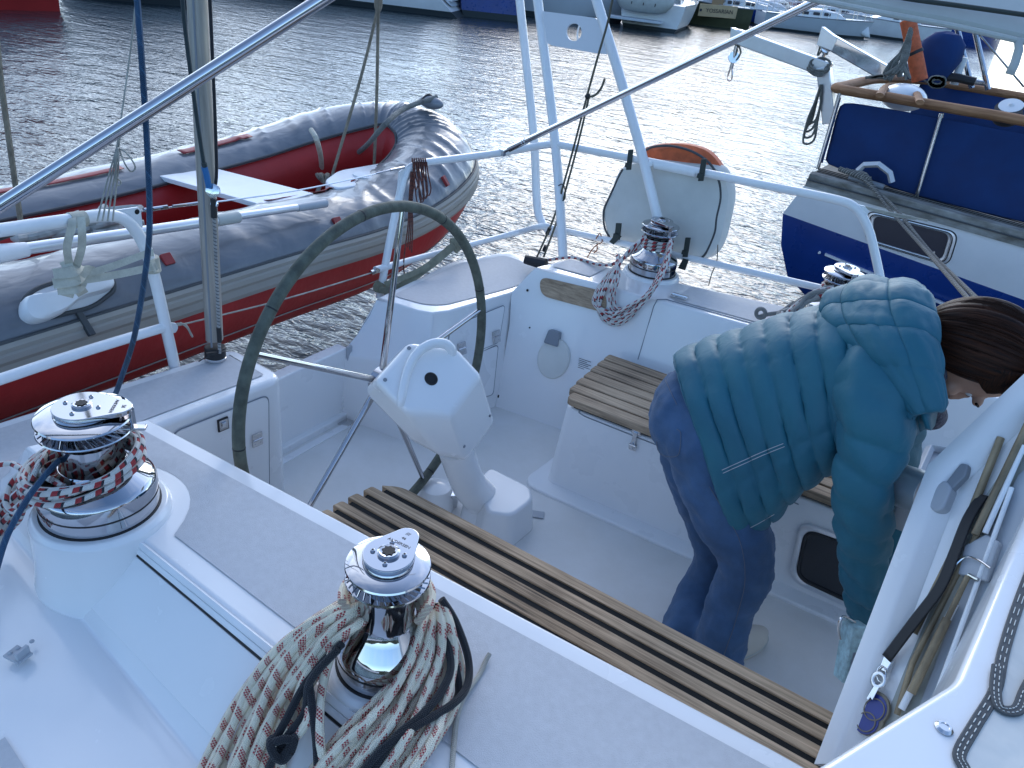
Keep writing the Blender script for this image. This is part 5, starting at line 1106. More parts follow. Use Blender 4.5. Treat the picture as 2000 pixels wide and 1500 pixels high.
# pale boat behind the alloy pole
farboat('moored_boat', 'white yacht whose waterline shows left of the alloy pole', wl(402, 20) + away(wl(402, 20), 1.7), wl(120, -6) + away(wl(120, -6), 1.7), 3.4, 1.5, 'whitehull')
# large white yacht with open scooped stern
o, ring, d, p, s = farboat('moored_boat', 'long white yacht with scooped stern left of the dark navy hull', wl(905, 40) + away(wl(905, 40), 1.8), wl(395, -26) + away(wl(395, -26), 1.8), 3.9, 1.45, 'whitehull', scoop=1.6)
b = MB(); b.slab(rounded([s + d * (.30 + .9 * q) - d * .02 + p * w + A(0, 0, .30 + q * 1.0) for w, q in ((-1.05, .05), (1.05, .05), (1.25, .85), (-1.25, .85))], .3), -d * .05); sc = b.build('scoop', 'greyhull', o)
b = MB()
for q in (.2, .45, .7): b.box(s + d * (.22 + .9 * q) + A(0, 0, .34 + q * 1.0), p * .85, d * .10, (0, 0, .03))
b.build('step', 'whitehull', sc)
farboat('moored_boat', 'dark navy hull between the white scooped stern and a pale bow', wl(958, 44) + away(wl(958, 44), 1.6), wl(958, 44) + away(wl(958, 44), 1.6) + away(wl(958, 44), 10) + A(-1.5, 0, 0), 3.4, 1.7, 'navyhull')
farboat('moored_boat', 'pale grey hull behind the drilled arch plate', wl(1185, 44) + away(wl(1185, 44), 1.5), wl(975, 30) + away(wl(975, 30), 1.5), 3.2, 1.5, 'greyhull')
# white motor sailer stern with platform and inflatable
st_ = wl(1258, 57); u = away(st_); q_ = A(u[1], -u[0], 0)
o, ring, d, p, s = farboat('moored_boat', 'white stern with swim platform and hoisted inflatable left of the olive boat', st_ + u * .2 + q_ * .2, st_ + u * 11 + q_ * 1.0, 3.6, 1.05, 'whitehull', canvas='whitehull')
b = MB(); b.box(s - d * .55 - p * -.6 + A(0, 0, .36), d * .55, p * 1.15, (0, 0, .05)); b.build('swim_platform', 'greyhull', o, bevel=.02)
rib = thing('tender', 'small white covered inflatable hoisted behind the white stern', 'dinghy', s - d * .4 + A(0, 0, 1.0), None)
b = MB(); c = s - d * .45 + p * .35 + A(0, 0, 1.15); rows = []
for t in np.linspace(-1, 1, 11): rows.append([c + p * t * 1.25 + (d * math.cos(a) * .40 + A(0, 0, math.sin(a) * .52)) * math.sqrt(max(.03, 1 - t ** 4)) for a in np.linspace(0, 2 * PI, 14, endpoint=False)])
b.grid(rows, cv=True); b.build('tube', 'canvas', rib)
b = MB()
for k in (-1, 0, 1): b.tube([c + p * k * .5 - d * .42 + A(0, 0, -.2), c + p * k * .5 + A(0, 0, .55)], .02, 6)
b.build('lashing', 'black', rib)
# olive boat with a name board
st_ = wl(1452, 58); e_ = wl(1322, 47); u = away(st_); 
o, ring, d, p, s = farboat('moored_boat', 'olive hulled boat with a buff name board across its stern', st_ + u * .8, e_ + u * 1.2 + away(e_, 1.5), 2.8, 1.0, 'olive', boot='olive', deckm='greyhull', mast=True)
bc = (wl(1408, 55) + u * -.15); bc = PD(1402, 22, RC.T.dot(bc - CC)[2]); rt = PD(1439, 25, RC.T.dot(bc - CC)[2]) - bc; rt_ = rt / np.linalg.norm(rt); h2 = np.linalg.norm(PD(1402, 10, 30.) - PD(1402, 32, 30.)) / 2 * (RC.T.dot(bc - CC)[2] / 30.)
b = MB(); b.box(bc, rt, A(0, 0, h2), -away(bc) * .05); nb_ = b.build('name_board', 'board', o, bevel=.02)
text('lettering', 'YOSSARIAN', bc - away(bc) * .075 + rt * .09, rt_, (0, 0, 1), np.linalg.norm(rt) * .27, 'text', nb_, .004)
b = MB(); b.box(bc + A(0, 0, h2 + .28) + away(bc) * .3 + rt * -.1, rt * .3, A(0, 0, .3), away(bc) * .25); b.build('hatch_box', 'tan', o, bevel=.03)
b = MB(); b.lathe(bc - rt * .90 - away(bc) * .05, [(.07, 0), (.06, .03)], 14, -away(bc)); b.build('vent', 'window', nb_)
# dark blue boat right of it, then the two pale racers and the navy boat with a gull
farboat('moored_boat', 'small dark blue boat just right of the olive stern', wl(1462, 42) + u * 2, wl(1540, 46) + u * 3.5, 2.6, .9, 'navyhull')
farboat('moored_boat', 'long pale grey racing yacht with bow pointing right, right of the olive boat', wl(1480, 54) + u * 1.6, wl(1690, 78) + u * 1.0, 3.2, .82, 'greyhull', over=.05)
b = MB(); fp = wl(1697, 78); k_ = RC.T.dot(fp - CC)[2]; b.grid([[PD(1686, 44, k_), PD(1694, 46, k_)], [PD(1676, 62, k_), PD(1697, 58, k_ - .05)], [PD(1690, 72, k_), PD(1699, 74, k_ - .1)]]); o = b.build('bow_fender', 'whitehull', solid=.08); tag(o, 'white cloth bow fender on the pale racing yacht', 'fender')
farboat('moored_boat', 'white yacht behind the neighbour davit, between pale bow and orange case', wl(1850, 92) + u * 2.4, wl(1660, 70) + u * 3.4, 3.2, .95, 'whitehull')
o, ring, d, p, s = farboat('moored_boat', 'navy boat with a white gull on its bow at the right edge', wl(1800, 80) + u * 1.2, wl(1952, 97) + u * .6, 2.9, 1.3, 'navyhull', boot='navyhull', over=.0)
gc = PD(1932, 74, RC.T.dot(ring(.86, .55)[1] - CC)[2] - .25); gr = RC @ A(1, 0, 0)
for sd_ in (0, 1):
    q = [ring(.84, .6)[sd_], ring(.90, .62)[sd_]]
best = min((0, 1), key=lambda k: np.linalg.norm(ring(.86, .55)[k] - CC)); pos = ring(.87, .62)[best]; tv = ring(.90, .62)[best] - ring(.80, .62)[best]; tv /= np.linalg.norm(tv); nv = np.cross(tv, A(0, 0, 1)); nv = nv if np.dot(nv, CC - pos) > 0 else -nv; nv /= np.linalg.norm(nv); pos = pos + nv * .05
b = MB(); b.slab([pos + tv * i + A(0, 0, j) for i, j in ((-.06, -.40), (.05, -.36), (.07, .0), (.32, .05), (.07, .13), (.10, .30), (.0, .38), (-.03, .14), (-.34, .02), (-.03, .02))], nv * .02); b.build('gull_emblem', 'whitehull', o)
# further rows in the background
random.seed(21)
cols = ['whitehull', 'navyhull', 'whitehull', 'greyhull', 'redhull', 'whitehull', 'greyhull', 'whitehull', 'navyhull']
lab = ['white yacht in the back row above the swim platform', 'navy yacht in the back row above the olive hull', 'white yacht in the back row above the name board', 'grey yacht in the back row right of the name board', 'red yacht in the back row above the pale racer', 'white yacht in the back row above the thin tube end', 'grey yacht in the back row above the racing bow', 'white yacht in the back row behind the orange case', 'navy yacht in the back row behind the awning strap']
for i, (x, y) in enumerate(((1170, 8), (1290, 20), (1390, 15), (1470, 22), (1545, 26), (1610, 34), (1690, 38), (1790, 50), (1890, 58))):
    w0 = wl(x, y); u_ = away(w0); q_ = A(u_[1], -u_[0], 0)
    farboat('moored_boat', lab[i], w0 + u_ * 2 - q_ * 1.2, w0 + u_ * (9 + 2 * random.random()) + q_ * random.uniform(-2, 4), 3.0, 1.0, cols[i], canvas=random.choice(['navycloth', 'tan', 'whitehull', None]), cabinh=.5)

random.seed(33)
lab2 = ['far yacht above the white swim platform stern', 'far yacht over the olive hull bow', 'far yacht over the left end of the name board', 'far yacht over the right end of the name board', 'far yacht over the small dark blue boat', 'far yacht above the stern of the pale racer', 'far yacht above the middle of the pale racer', 'far yacht above the bow of the pale racer']
for i, x in enumerate((1215, 1305, 1365, 1435, 1500, 1560, 1625, 1680)):
    w0 = wl(x, 25 + (x - 1200) * .055); u_ = away(w0); q_ = A(u_[1], -u_[0], 0); rv = random.choice((-1, 1))
    farboat('moored_boat', lab2[i], w0 + u_ * 1 - q_ * 2.5 * rv, w0 + u_ * 2.5 + q_ * (5 + i % 3) * rv, 2.8, .75, ['whitehull', 'greyhull', 'navyhull', 'whitehull', 'whitehull', 'redhull', 'greyhull', 'whitehull'][i], canvas=['navycloth', None, 'tan', 'navycloth', 'whitehull', None, 'navycloth', 'tan'][i], cabinh=.55)
# unseen land ring added behind the camera so polished steel reflects a dark band
b = MB(); rows = []
for k in range(61):
    t = R(150) + R(240) * k / 60; r_ = 150 + 25 * MN.noise(Vector((k * .3, 0, 2))); h_ = 14 + 9 * MN.noise(Vector((k * .22, 4., 1)))
    rows.append([(r_ * math.cos(t), r_ * math.sin(t), -1), (r_ * 1.02 * math.cos(t), r_ * 1.02 * math.sin(t), h_ * .7), (r_ * 1.25 * math.cos(t), r_ * 1.25 * math.sin(t), h_)])
b.grid(rows); hl = b.build('added_hills', mat('added dark land', (.05, .06, .045), .9, var=(.05, .4))); tag(hl, 'low added dark land behind the camera, unseen, darkening the steel reflections', 'land', kind='structure')
# ================================================================ person bending over in the cockpit
H = thing('person', 'person in teal quilted jacket and blue jeans bending down in the cockpit', 'person', (-.25, 1.93, ZS))
def remesh(o, vox, smooth=6, fac=.5):
    m1 = o.modifiers.new('join', 'REMESH'); m1.mode = 'VOXEL'; m1.voxel_size = vox; m1.use_smooth_shade = True
    m2 = o.modifiers.new('smooth', 'SMOOTH'); m2.iterations = smooth; m2.factor = fac
    return o
def chain(b, pts, rad, n=14, sm=5):
    b.tube(pts, list(rad), n, smooth=sm)
    for p, r in ((pts[0], rad[0]), (pts[-1], rad[-1])): b.ball(p, r * .98, 12)
Yn, Yf = 1.865, 2.045
hipN, hipF = PY(1375, 850, Yn), PY(1345, 815, Yf)
legN = [hipN, PY(1412, 975, Yn), PY(1458, 1095, 1.86), PY(1424, 1190, 1.835), P(1402, 1288, .545)]
legF = [hipF, PY(1378, 950, Yf), PY(1405, 1080, 2.02), PY(1364, 1168, 1.965), P(1336, 1238, .545)]
pel = PY(1372, 800, 1.955); belly = PY(1470, 800, 1.955); chest = PY(1640, 735, 1.955); neck0 = PY(1765, 705, 1.965); 
hc = PY(1915, 700, 1.985)                                  # head centre
hu = A(.93, .0, -.06); hu /= np.linalg.norm(hu); hf = A(-.02, 0, -1.); hf = hf - hu * hf.dot(hu); hf /= np.linalg.norm(hf); hs = A(0, 1, 0)
def hd(u, f, s=0.): return hc + hu * u + hf * f + hs * s
# one continuous body: trunk, legs, arms with hands, neck and head
b = MB()
chain(b, [pel, belly, chest, neck0], [.10, .105, .12, .07], 16)
chain(b, [neck0, hd(-.10, -.005), hd(-.04, .0)], [.06, .052, .056])
rows = []
for i in range(19):
    a = PI * i / 18; rows.append([hd(.112 * math.cos(a), .098 * math.sin(a) * math.cos(t) * (1. if math.cos(t) < 0 else (.92 if math.cos(a) > 0 else .96)), .076 * math.sin(a) * math.sin(t)) for t in np.linspace(0, 2 * PI, 24, endpoint=False)])
b.grid(rows, cv=True)
for u, f, s, r in ((-.088, .072, 0, .026), (-.075, .062, .026, .024), (-.075, .062, -.026, .024), (-.052, .094, 0, .013), (-.060, .092, 0, .011), (-.018, .108, 0, .015), (-.004, .104, 0, .0125), (-.020, .098, .012, .0105), (-.020, .098, -.012, .0105), (.012, .095, 0, .010), (.036, .090, .03, .014), (.036, .090, -.03, .014), (-.03, .075, .042, .022), (-.03, .075, -.042, .022)): b.ball(hd(u, f, s), r, 12)
for s in (-1, 1): b.ball(hd(-.005, -.01, s * .080), (.026, .012, .030), 10)
for leg in (legN, legF): chain(b, leg, [.085, .07, .05, .042, .034])
shN, elN, wrN = PY(1715, 745, 1.775), PY(1690, 965, 1.74), PY(1686, 1195, 1.82)
shF, elF, wrF = PY(1735, 720, 2.15), PY(1740, 930, 2.17), PY(1765, 1120, 2.12)
for sh, el, wr in ((shN, elN, wrN), (shF, elF, wrF)):
    chain(b, [chest * .3 + sh * .7, sh, el, wr], [.07, .06, .046, .030])
    fd = (wr - el) / np.linalg.norm(wr - el); fd = fd + A(.25, 0, 0); fd /= np.linalg.norm(fd); sd = np.cross(fd, A(1, .2, 0)); sd /= np.linalg.norm(sd); pm = np.cross(sd, fd)
    chain(b, [wr, wr + fd * .05, wr + fd * .085], [.028, .033, .032], 12)
    for q, ln in ((-.028, .062), (-.0095, .074), (.0095, .078), (.028, .070)):
        k0 = wr + fd * .085 + sd * q; chain(b, [k0, k0 + fd * ln * .42 + pm * .006, k0 + fd * ln * .72 + pm * .024, k0 + fd * ln * .86 + pm * .045], [.0095, .009, .0082, .0072], 8, 3)
    t0 = wr + fd * .03 + sd * .03; chain(b, [t0, t0 + fd * .03 + sd * .022 + pm * .012, t0 + fd * .055 + sd * .022 + pm * .030], [.012, .0105, .0085], 8, 3)
body = b.build('body', 'skin', H, weld=False); remesh(body, .0055, 4)
for s in (-1, 1):
    o = MB().ball(hd(.012, .0745, s * .030), .0105, 12).build('eye', 'whitehull', H); MB().lathe(hd(.012, .0745, s * .030) + hf * .0098, [(.004, 0), (.004, .0012)], 12, hf).build('iris', 'dark', o)
    MB().tube([hd(.036, .100, s * .014), hd(.042, .101, s * .030), hd(.034, .090, s * .048)], .0035, 6, smooth=3).build('eyebrow', 'hair', H)
MB().tube([hd(-.056, .092, -.024), hd(-.0565, .1045, -.010), hd(-.0565, .1065, 0), hd(-.0565, .1045, .010), hd(-.056, .092, .024)], .0035, 6, smooth=3).build('lips', mat('lips', (.30, .11, .10), .5), H)
# hair: a straight bob, crown to nape, hanging past the ears
rows = []; NU, NV = 34, 140
for i in range(NU):
    a = PI * (.03 + .90 * i / (NU - 1)); row = []
    for j in range(NV):
        t = -R(152) + R(304) * j / (NV - 1) + PI           # leaves the face side open
        f, s = math.cos(t), math.sin(t)
        k = 1 + .035 * MN.noise(Vector((j * .1, i * .06, 2.2))) + .035 * MN.noise(Vector((j * .42, i * .05, 5.2)))
        ff = (.122 if f < 0 else .045) * f * math.sin(a); u_ = .138 * math.cos(a) - .01
        dr = max(0., abs(s) - .4) * .016
        row.append(hd(u_, ff * k - .012 + dr, .104 * s * math.sin(a) * k))
    rows.append(row)
b = MB(); b.grid(rows, uv=lambda i, j: (i / NU, j / NV)); b.build('hair', 'hair', H, solid=.012, ang=80)
rows = []
for i in range(16):
    u_ = -.10 + .185 * i / 15; 
    rows.append([hd(u_, -.03 + (.085 + .012 * math.sin(i * 1.3)) * q + .0, -(.099 * math.sqrt(max(.15, 1 - (u_ / .15) ** 2)) + .006 * math.sin(q * 3) - .012 * q)) for q in np.linspace(0, .22 + .62 * i / 15, 9)])
b = MB(); b.grid(rows, uv=lambda i, j: (j / 9, i / 16 * .6)); b.build('hair_side', 'hair', H, solid=.014, ang=80)
random.seed(17); b = MB()
for k in range(160):
    t = random.uniform(-1.75, 1.75); a0 = random.uniform(.15, .6); da = random.uniform(.8, 1.6); pts = []
    for q in np.linspace(0, 1, 5):
        a = PI * min(.93, a0 + da * q / 3); f, s_ = -math.cos(t), -math.sin(t)
        e = 1.045 + .02 * random.random(); pts.append(hd(.138 * math.cos(a) - .01, .122 * f * math.sin(a) * e - .012, .104 * s_ * math.sin(a) * e))
    b.tube(pts, .0009, 4, smooth=3)
b.build('loose_strands', 'hair', H)
# scarf
b = MB(); nc = PY(1832, 738, 1.97); ring = [nc + A(.018 * math.sin(2 * t), .082 * math.cos(t), .078 * math.sin(t) - .012) for t in np.linspace(0, 2 * PI, 24, endpoint=False)]
b.tube(ring, [.03 + .006 * math.sin(i * 2.1) for i in range(24)], 12, closed=True); b.ball(nc + A(.02, -.03, -.085), (.035, .05, .032), 12); sc_ = b.build('scarf', 'scarf', H, weld=False); remesh(sc_, .006, 2)
# ---- jeans
b = MB()
chain(b, [legN[0] + A(.01, .01, .0), legN[1], legN[2], legN[3], legN[4] + A(0, 0, .0)], [.128, .110, .082, .073, .076], 20)
chain(b, [legF[0], legF[1], legF[2], legF[3], legF[4]], [.128, .108, .080, .072, .076], 20)
b.ball(PY(1367, 798, 1.955), (.135, .165, .13), 18); b.ball(PY(1352, 832, 1.88), (.125, .10, .125), 16); b.ball(PY(1350, 815, 2.03), (.12, .10, .12), 16); chain(b, [pel, PY(1430, 800, 1.955)], [.135, .135], 16)
jn = b.build('jeans', 'denim', H, weld=False); remesh(jn, .010, 8, .5)
md = jn.modifiers.new('folds', 'DISPLACE'); tx = bpy.data.textures.new('folds', 'CLOUDS'); tx.noise_scale = .055; md.texture = tx; md.strength = .018; md.mid_level = .5; md.texture_coords = 'LOCAL'
def surf_line(name, px, y, matn, r, parent):
    b = MB(); b.tube([PY(x, v, q) for x, v, q in px], r, 5, smooth=4); return b.build(name, matn, parent)
b = MB()
# stitched outseam and back pocket, laid on the cloth by ray casting at build time
def castpts(px, obs, lift=.0015):
    dg = bpy.context.evaluated_depsgraph_get(); out = []
    for x, y in px:
        d = Vector(ray(x, y)).normalized(); best = None
        for o in obs:
            e = o.evaluated_get(dg); ok, loc, nor, _ = e.ray_cast(o.matrix_world.inverted() @ Vector(CC), d)
            if ok:
                w = A(*(o.matrix_world @ loc)); dist = np.linalg.norm(w - CC)
                if best is None or dist < best[0]: best = (dist, w + A(*nor) * lift)
        if best is not None: out.append(best[1])
    return out
bpy.context.view_layer.update()
def dense(px, n): return [tuple(p[:2]) for p in crv([(x, y, 0) for x, y in px], n)[0]]
for nm, px in (('side_seam', [(1386, 950), (1420, 1010), (1446, 1060), (1455, 1130), (1440, 1200), (1412, 1285)]), ('pocket_stitching', [(1283, 862), (1290, 886), (1324, 889), (1330, 848), (1322, 838)]), ('waist_stitching', [(1300, 742), (1310, 765), (1322, 790)])):
    q = castpts(dense(px, 8), [jn]); 
    if len(q) > 3: MB().tube(q, .0009, 5).build(nm, 'denim2', jn)
# ---- shoes
def shoe(c, d):
    d = A(*d); d /= np.linalg.norm(d); e = A(-d[1], d[0], 0); b = MB(); so = []
    for t in np.linspace(0, 2 * PI, 28, endpoint=False): so.append(c + d * (.125 * math.cos(t)) + e * (.043 + .006 * math.cos(t)) * math.sin(t))
    b.prism([p + A(0, 0, .028) for p in so], [p for p in so]); o = b.build('shoe', 'shoe', H, bevel=.006)
    rows = [[c + A(0, 0, z) + (p - c) * k + d * sh for p in so] for z, k, sh in ((.027, .97, 0), (.05, .95, -.002), (.07, .80, -.02), (.095, .52, -.045), (.105, .40, -.05))]
    MB().grid(rows, cv=True).build('shoe_upper', 'shoe', o); MB().tube([p + A(0, 0, .018) + (p - c) * .004 for p in so], .003, 6, closed=True).build('sole_band', 'canvas', o)
shoe(P(1436, 1276, ZS) + A(0, .01, .002), (.45, .89, 0)); shoe(P(1352, 1236, ZS) + A(.03, .03, .002), (.7, .7, 0))
# ---- quilted jacket
rings = [((1312, 690), (1436, 1040), .205), ((1384, 662), (1500, 1010), .20), ((1480, 634), (1566, 948), .20), ((1565, 610), (1632, 902), .205), ((1648, 592), (1700, 868), .205), ((1728, 588), (1770, 845), .18), ((1790, 606), (1806, 828), .13), ((1824, 640), (1827, 812), .10)]
cs, vs, ws = [], [], []
for tp_, bt_, w in rings:
    a_, c_ = PY(*tp_, 1.955), PY(*bt_, 1.955); cs.append((a_ + c_) / 2); vs.append((a_ - c_) / 2 * .965); ws.append((w, 0, 0))
NS = 20; CS, _ = crv(cs, NS); VS, _ = crv(vs, NS); WS, _ = crv(ws, NS)
L_ = [0.]
for i in range(1, len(CS)): L_.append(L_[-1] + np.linalg.norm(CS[i] - CS[i - 1]))
NB = 9.5; pitch = L_[-1] / NB; NT = 132; rows = []
def puff(ph, k=.5): return abs(math.sin(PI * ph)) ** k
def gather(ph, q, seed):
    d = abs((ph + .5) % 1 - .5); return math.exp(-(d / .16) ** 2) * MN.noise(Vector((q, seed, 1.3))) * .006
for i in range(len(CS)):
    ph = L_[i] / pitch; row = []; fr = i / (len(CS) - 1)
    for j in range(NT):
        th = 2 * PI * j / NT; ct, st = math.cos(th), math.sin(th)
        e = math.copysign(abs(ct) ** .92, ct); g = math.copysign(abs(st) ** .85, st)
        p = CS[i] + VS[i] * e + A(0, 1, 0) * WS[i][0] * g + A(.085, 0, .045) * max(0., -g) * (1 - fr) ** 1.3
        n = VS[i] / np.linalg.norm(VS[i]) * ct + A(0, 1, 0) * st
        sway = .05 * math.sin(th * 2) + .05 * MN.noise(Vector((ct * 1.5, st * 1.5, i * .03)))
        sd_ = abs(((th - 4.55 + PI) % (2 * PI)) - PI); seam = min(1, sd_ / .06) ** .5
        wr_ = MN.noise(Vector((L_[i] * 9 + ct * 2, st * 2.6, 4.))) * .007 + gather(ph + sway, th * 16, round(ph + sway))
        row.append(p + n * (.0165 * puff(ph + sway, .36) * (.25 + .75 * seam) + wr_ - .008))
    rows.append(row)
b = MB(); b.grid(rows, cv=True); jk = b.build('jacket', 'jacket', H, solid=.006, ang=80)
def sleeve(pts, rad, name, tw):
    P_, r_ = crv(pts, 16, rad); L2 = [0.]
    for i in range(1, len(P_)): L2.append(L2[-1] + np.linalg.norm(P_[i] - P_[i - 1]))
    rows = []; n = 40
    for i in range(len(P_)):
        t = P_[min(i + 1, len(P_) - 1)] - P_[max(i - 1, 0)]; t /= np.linalg.norm(t); e = np.cross(t, A(1, 0, 0)); e /= np.linalg.norm(e); g = np.cross(t, e); row = []
        for j in range(n):
            th = 2 * PI * j / n; ph = L2[i] / .082 + .35 * math.sin(th + tw)
            pf_ = abs(math.sin(PI * ph)) ** .45; w = MN.noise(Vector((L2[i] * 9, math.cos(th) * 1.6, math.sin(th) * 1.6 + tw))) * .014 + MN.noise(Vector((L2[i] * 26 + math.cos(th) * 2, math.sin(th) * 2, tw + 3))) * .004
            row.append(P_[i] + (e * math.cos(th) + g * math.sin(th)) * (r_[i] + .012 * pf_ + w - .006))
        rows.append(row)
    return MB().grid(rows, cv=True).build(name, 'jacket', H, solid=.005, ang=80)
sleeve([PY(1705, 665, 1.90), PY(1712, 765, 1.785), PY(1702, 860, 1.755), PY(1687, 965, 1.745), PY(1686, 1090, 1.78), PY(1690, 1165, 1.81), PY(1690, 1205, 1.82)], [.085, .088, .074, .058, .052, .042, .034], 'sleeve', 0.)
sleeve([PY(1725, 680, 2.02), shF, PY(1738, 830, 2.17), elF, PY(1755, 1040, 2.15), wrF], [.085, .09, .08, .07, .06, .04], 'sleeve', 2.)
# hood lying on the back
hr = [[(1798, 574, 2.03), (1810, 596, 1.94), (1820, 650, 1.86), (1826, 720, 1.795), (1828, 800, 1.755)],
      [(1752, 560, 2.05), (1757, 576, 1.93), (1765, 625, 1.835), (1784, 700, 1.765), (1815, 800, 1.735)],
      [(1700, 562, 2.06), (1690, 575, 1.94), (1698, 625, 1.84), (1735, 690, 1.765), (1800, 800, 1.735)],
      [(1665, 572, 2.06), (1640, 580, 1.96), (1640, 620, 1.88), (1690, 680, 1.80), (1795, 802, 1.745)],
      [(1672, 584, 2.07), (1628, 596, 1.97), (1630, 640, 1.90), (1690, 700, 1.83), (1797, 806, 1.765)]]
G_ = [[PY(*q) for q in r] for r in hr]
fine = []
cols_ = [crv([G_[i][j] for i in range(5)], 24)[0] for j in range(5)]
for i in range(len(cols_[0])): fine.append(crv([cols_[j][i] for j in range(5)], 28)[0])
rows = []; M_, K_ = len(fine), len(fine[0])
for i in range(M_):
    row = []
    for j in range(K_):
        p = fine[i][j]; du = fine[min(i + 1, M_ - 1)][j] - fine[max(i - 1, 0)][j]; dv = fine[i][min(j + 1, K_ - 1)] - fine[i][max(j - 1, 0)]; n = np.cross(du, dv); l = np.linalg.norm(n); n = n / l if l > 1e-9 else A(0, 0, 1)
        if np.dot(n, CC - p) < 0: n = -n
        ed = min(1, j / 3., (K_ - 1 - j) / 3.) if False else 1
        pf_ = abs(math.sin(PI * i / (M_ - 1) * 3)) ** .4 * .55 + abs(math.sin(PI * j / (K_ - 1) * 5)) ** .4 * .45
        row.append(p + n * (.017 * pf_ + .004 + MN.noise(Vector((i * .05, j * .05, 6.))) * .008 + MN.noise(Vector((i * .17, j * .10, 3.))) * .003))
    rows.append(row)
b = MB(); b.grid(rows); b.build('hood', 'jacket', H, solid=.018, ang=80)
# collar flap and piping
bpy.context.view_layer.update()
b = MB(); rows = [[PY(1800, 800, 1.77), PY(1812, 836, 1.78)], [PY(1812, 806, 1.80), PY(1814, 840, 1.82)], [PY(1830, 790, 1.86), PY(1822, 830, 1.88)]]; b.grid(rows); b.build('collar', 'jacket', H, solid=.01)
for px, dy in (([(1410, 918), (1450, 900), (1490, 882), (1530, 866)], 0), ([(1412, 924), (1452, 906), (1492, 888), (1532, 872)], 0), ([(1440, 1040), (1470, 1028), (1512, 1004)], 0)):
    q = castpts(dense(px, 6), [jk], .001)
    if len(q) > 2: MB().tube(q, .0010, 5).build('pocket_piping', 'lgrey', jk)
o = MB(); bx = castpts([(1655, 1270)], []) or None
c = PD(1662, 1272, 1.90); b = MB(); b.box(c, RC @ A(.022, .0, .0), RC @ A(-.012, .07, 0), RC @ A(0, 0, .03)); o = b.build('plastic_box', mat('pale turquoise plastic', (.42, .60, .62), .35, var=(40, .35)), bevel=.006); tag(o, 'pale turquoise plastic box showing under the teal cuff beside the lid edge', 'box')
b = MB(); b.box(c + RC @ A(-.005, .02, -.031), RC @ A(.009, 0, 0), RC @ A(-.006, .028, 0), RC @ A(0, 0, .002)); b.build('window', 'greyp', o, bevel=.002)
b = MB(); b.tube([c + RC @ A(.01, -.07, 0), c + RC @ A(-.02, -.085, 0), c + RC @ A(-.03, -.06, 0), c + RC @ A(-.025, -.03, 0)], .004, 8, smooth=4); b.build('wire_catch', 'steel', o)
# ================================================================ ropes and lines aboard
RWR = rope_mat('white rope with red and black flecks', (.74, .72, .68), [(.0, .32, (.40, .03, .035)), (.32, .46, (.02, .02, .03))], .040, .25, 0, .1, dash=2)
RBG = rope_mat('buff rope with red check flecks', (.95, .84, .64), [(.0, .46, (.42, .02, .028))], .040, .5, .0030, .11, dash=2)
RBK = rope_mat('black rope', (.012, .013, .018), [], .05, 1.)
RBL = rope_mat('blue line', (.016, .07, .15), [(.0, .10, (.03, .10, .19))], .05, 1.)
RGN = rope_mat('dark green line', (.025, .045, .05), [], .05)
RFA = rope_mat('tan three strand fall', (.25, .21, .155), [], .05, braid=(.03, 3))
RTH = rope_mat('thin cream cord', (.55, .53, .46), [], .05)
RBR = rope_mat('red brown cord', (.20, .055, .035), [(.0, .2, (.05, .02, .02))], .02)
ROL = rope_mat('olive line', (.14, .13, .09), [], .05)
def rope(name, label, paths, r, m_, cat='rope', n=8, smooth=6, group=None, closed=False):
    b = MB()
    for p in paths: b.tube(p, r, n, smooth=smooth, closed=closed)
    return tag(b.build(name, m_), label, cat, group)
random.seed(4)
# 1: hank wound on the first near winch, tails running off to the left
paths = []; r1 = .0068
def w1p(a, r, z): return A(W1[0] + r * math.cos(a), W1[1] + r * math.sin(a), W1[2] + z)
la = math.atan2(*(lambda v: (v[1], v[0]))(P(90, 940, 1.28) - P(198, 920, 1.28)))   # direction toward the left of the drum
for k in range(7):
    pts = []; jit = random.uniform(-.004, .004)
    for a in np.linspace(0, 2 * PI, 20, endpoint=False):
        q = math.cos(a); rad = .090 + .0065 * (k % 3) + .040 * max(0, q) ** 2 + jit
        pts.append(w1p(la + a, rad, .094 + .0125 * (k // 2) + .010 * (k % 2) - .022 * q + .004 * math.sin(3 * a + k)))
    paths.append(pts + [pts[0]])
for k in range(6):
    s = w1p(la + (-.25 + .1 * k), .115, .10 + .006 * k); x0 = 88 + 3 * k
    paths.append([w1p(la + .9 - .3 * k, .095, .12 + .008 * (k % 3)), s, P(62 - 4 * k, 925 + 16 * k, 1.20 - .012 * k), P(24, 955 + 14 * k + 5 * (k % 2), 1.16 - .02 * k), P(-8, 985 + 16 * k, 1.12 - .02 * k), P(-60, 1060 + 14 * k, 1.08)])
paths.append([P(70, 918, 1.21), P(40, 925, 1.20), P(18, 950, 1.18), P(12, 985, 1.16), P(30, 1000, 1.15), P(58, 985, 1.18), P(84, 955, 1.20)])
paths.append([P(84, 930, 1.215), P(50, 920, 1.21), P(18, 905, 1.20), P(-30, 915, 1.19)])
rope('sheet_rope', 'white rope with red and black flecks wound on the leftmost large winch', paths, r1, RWR, n=9)
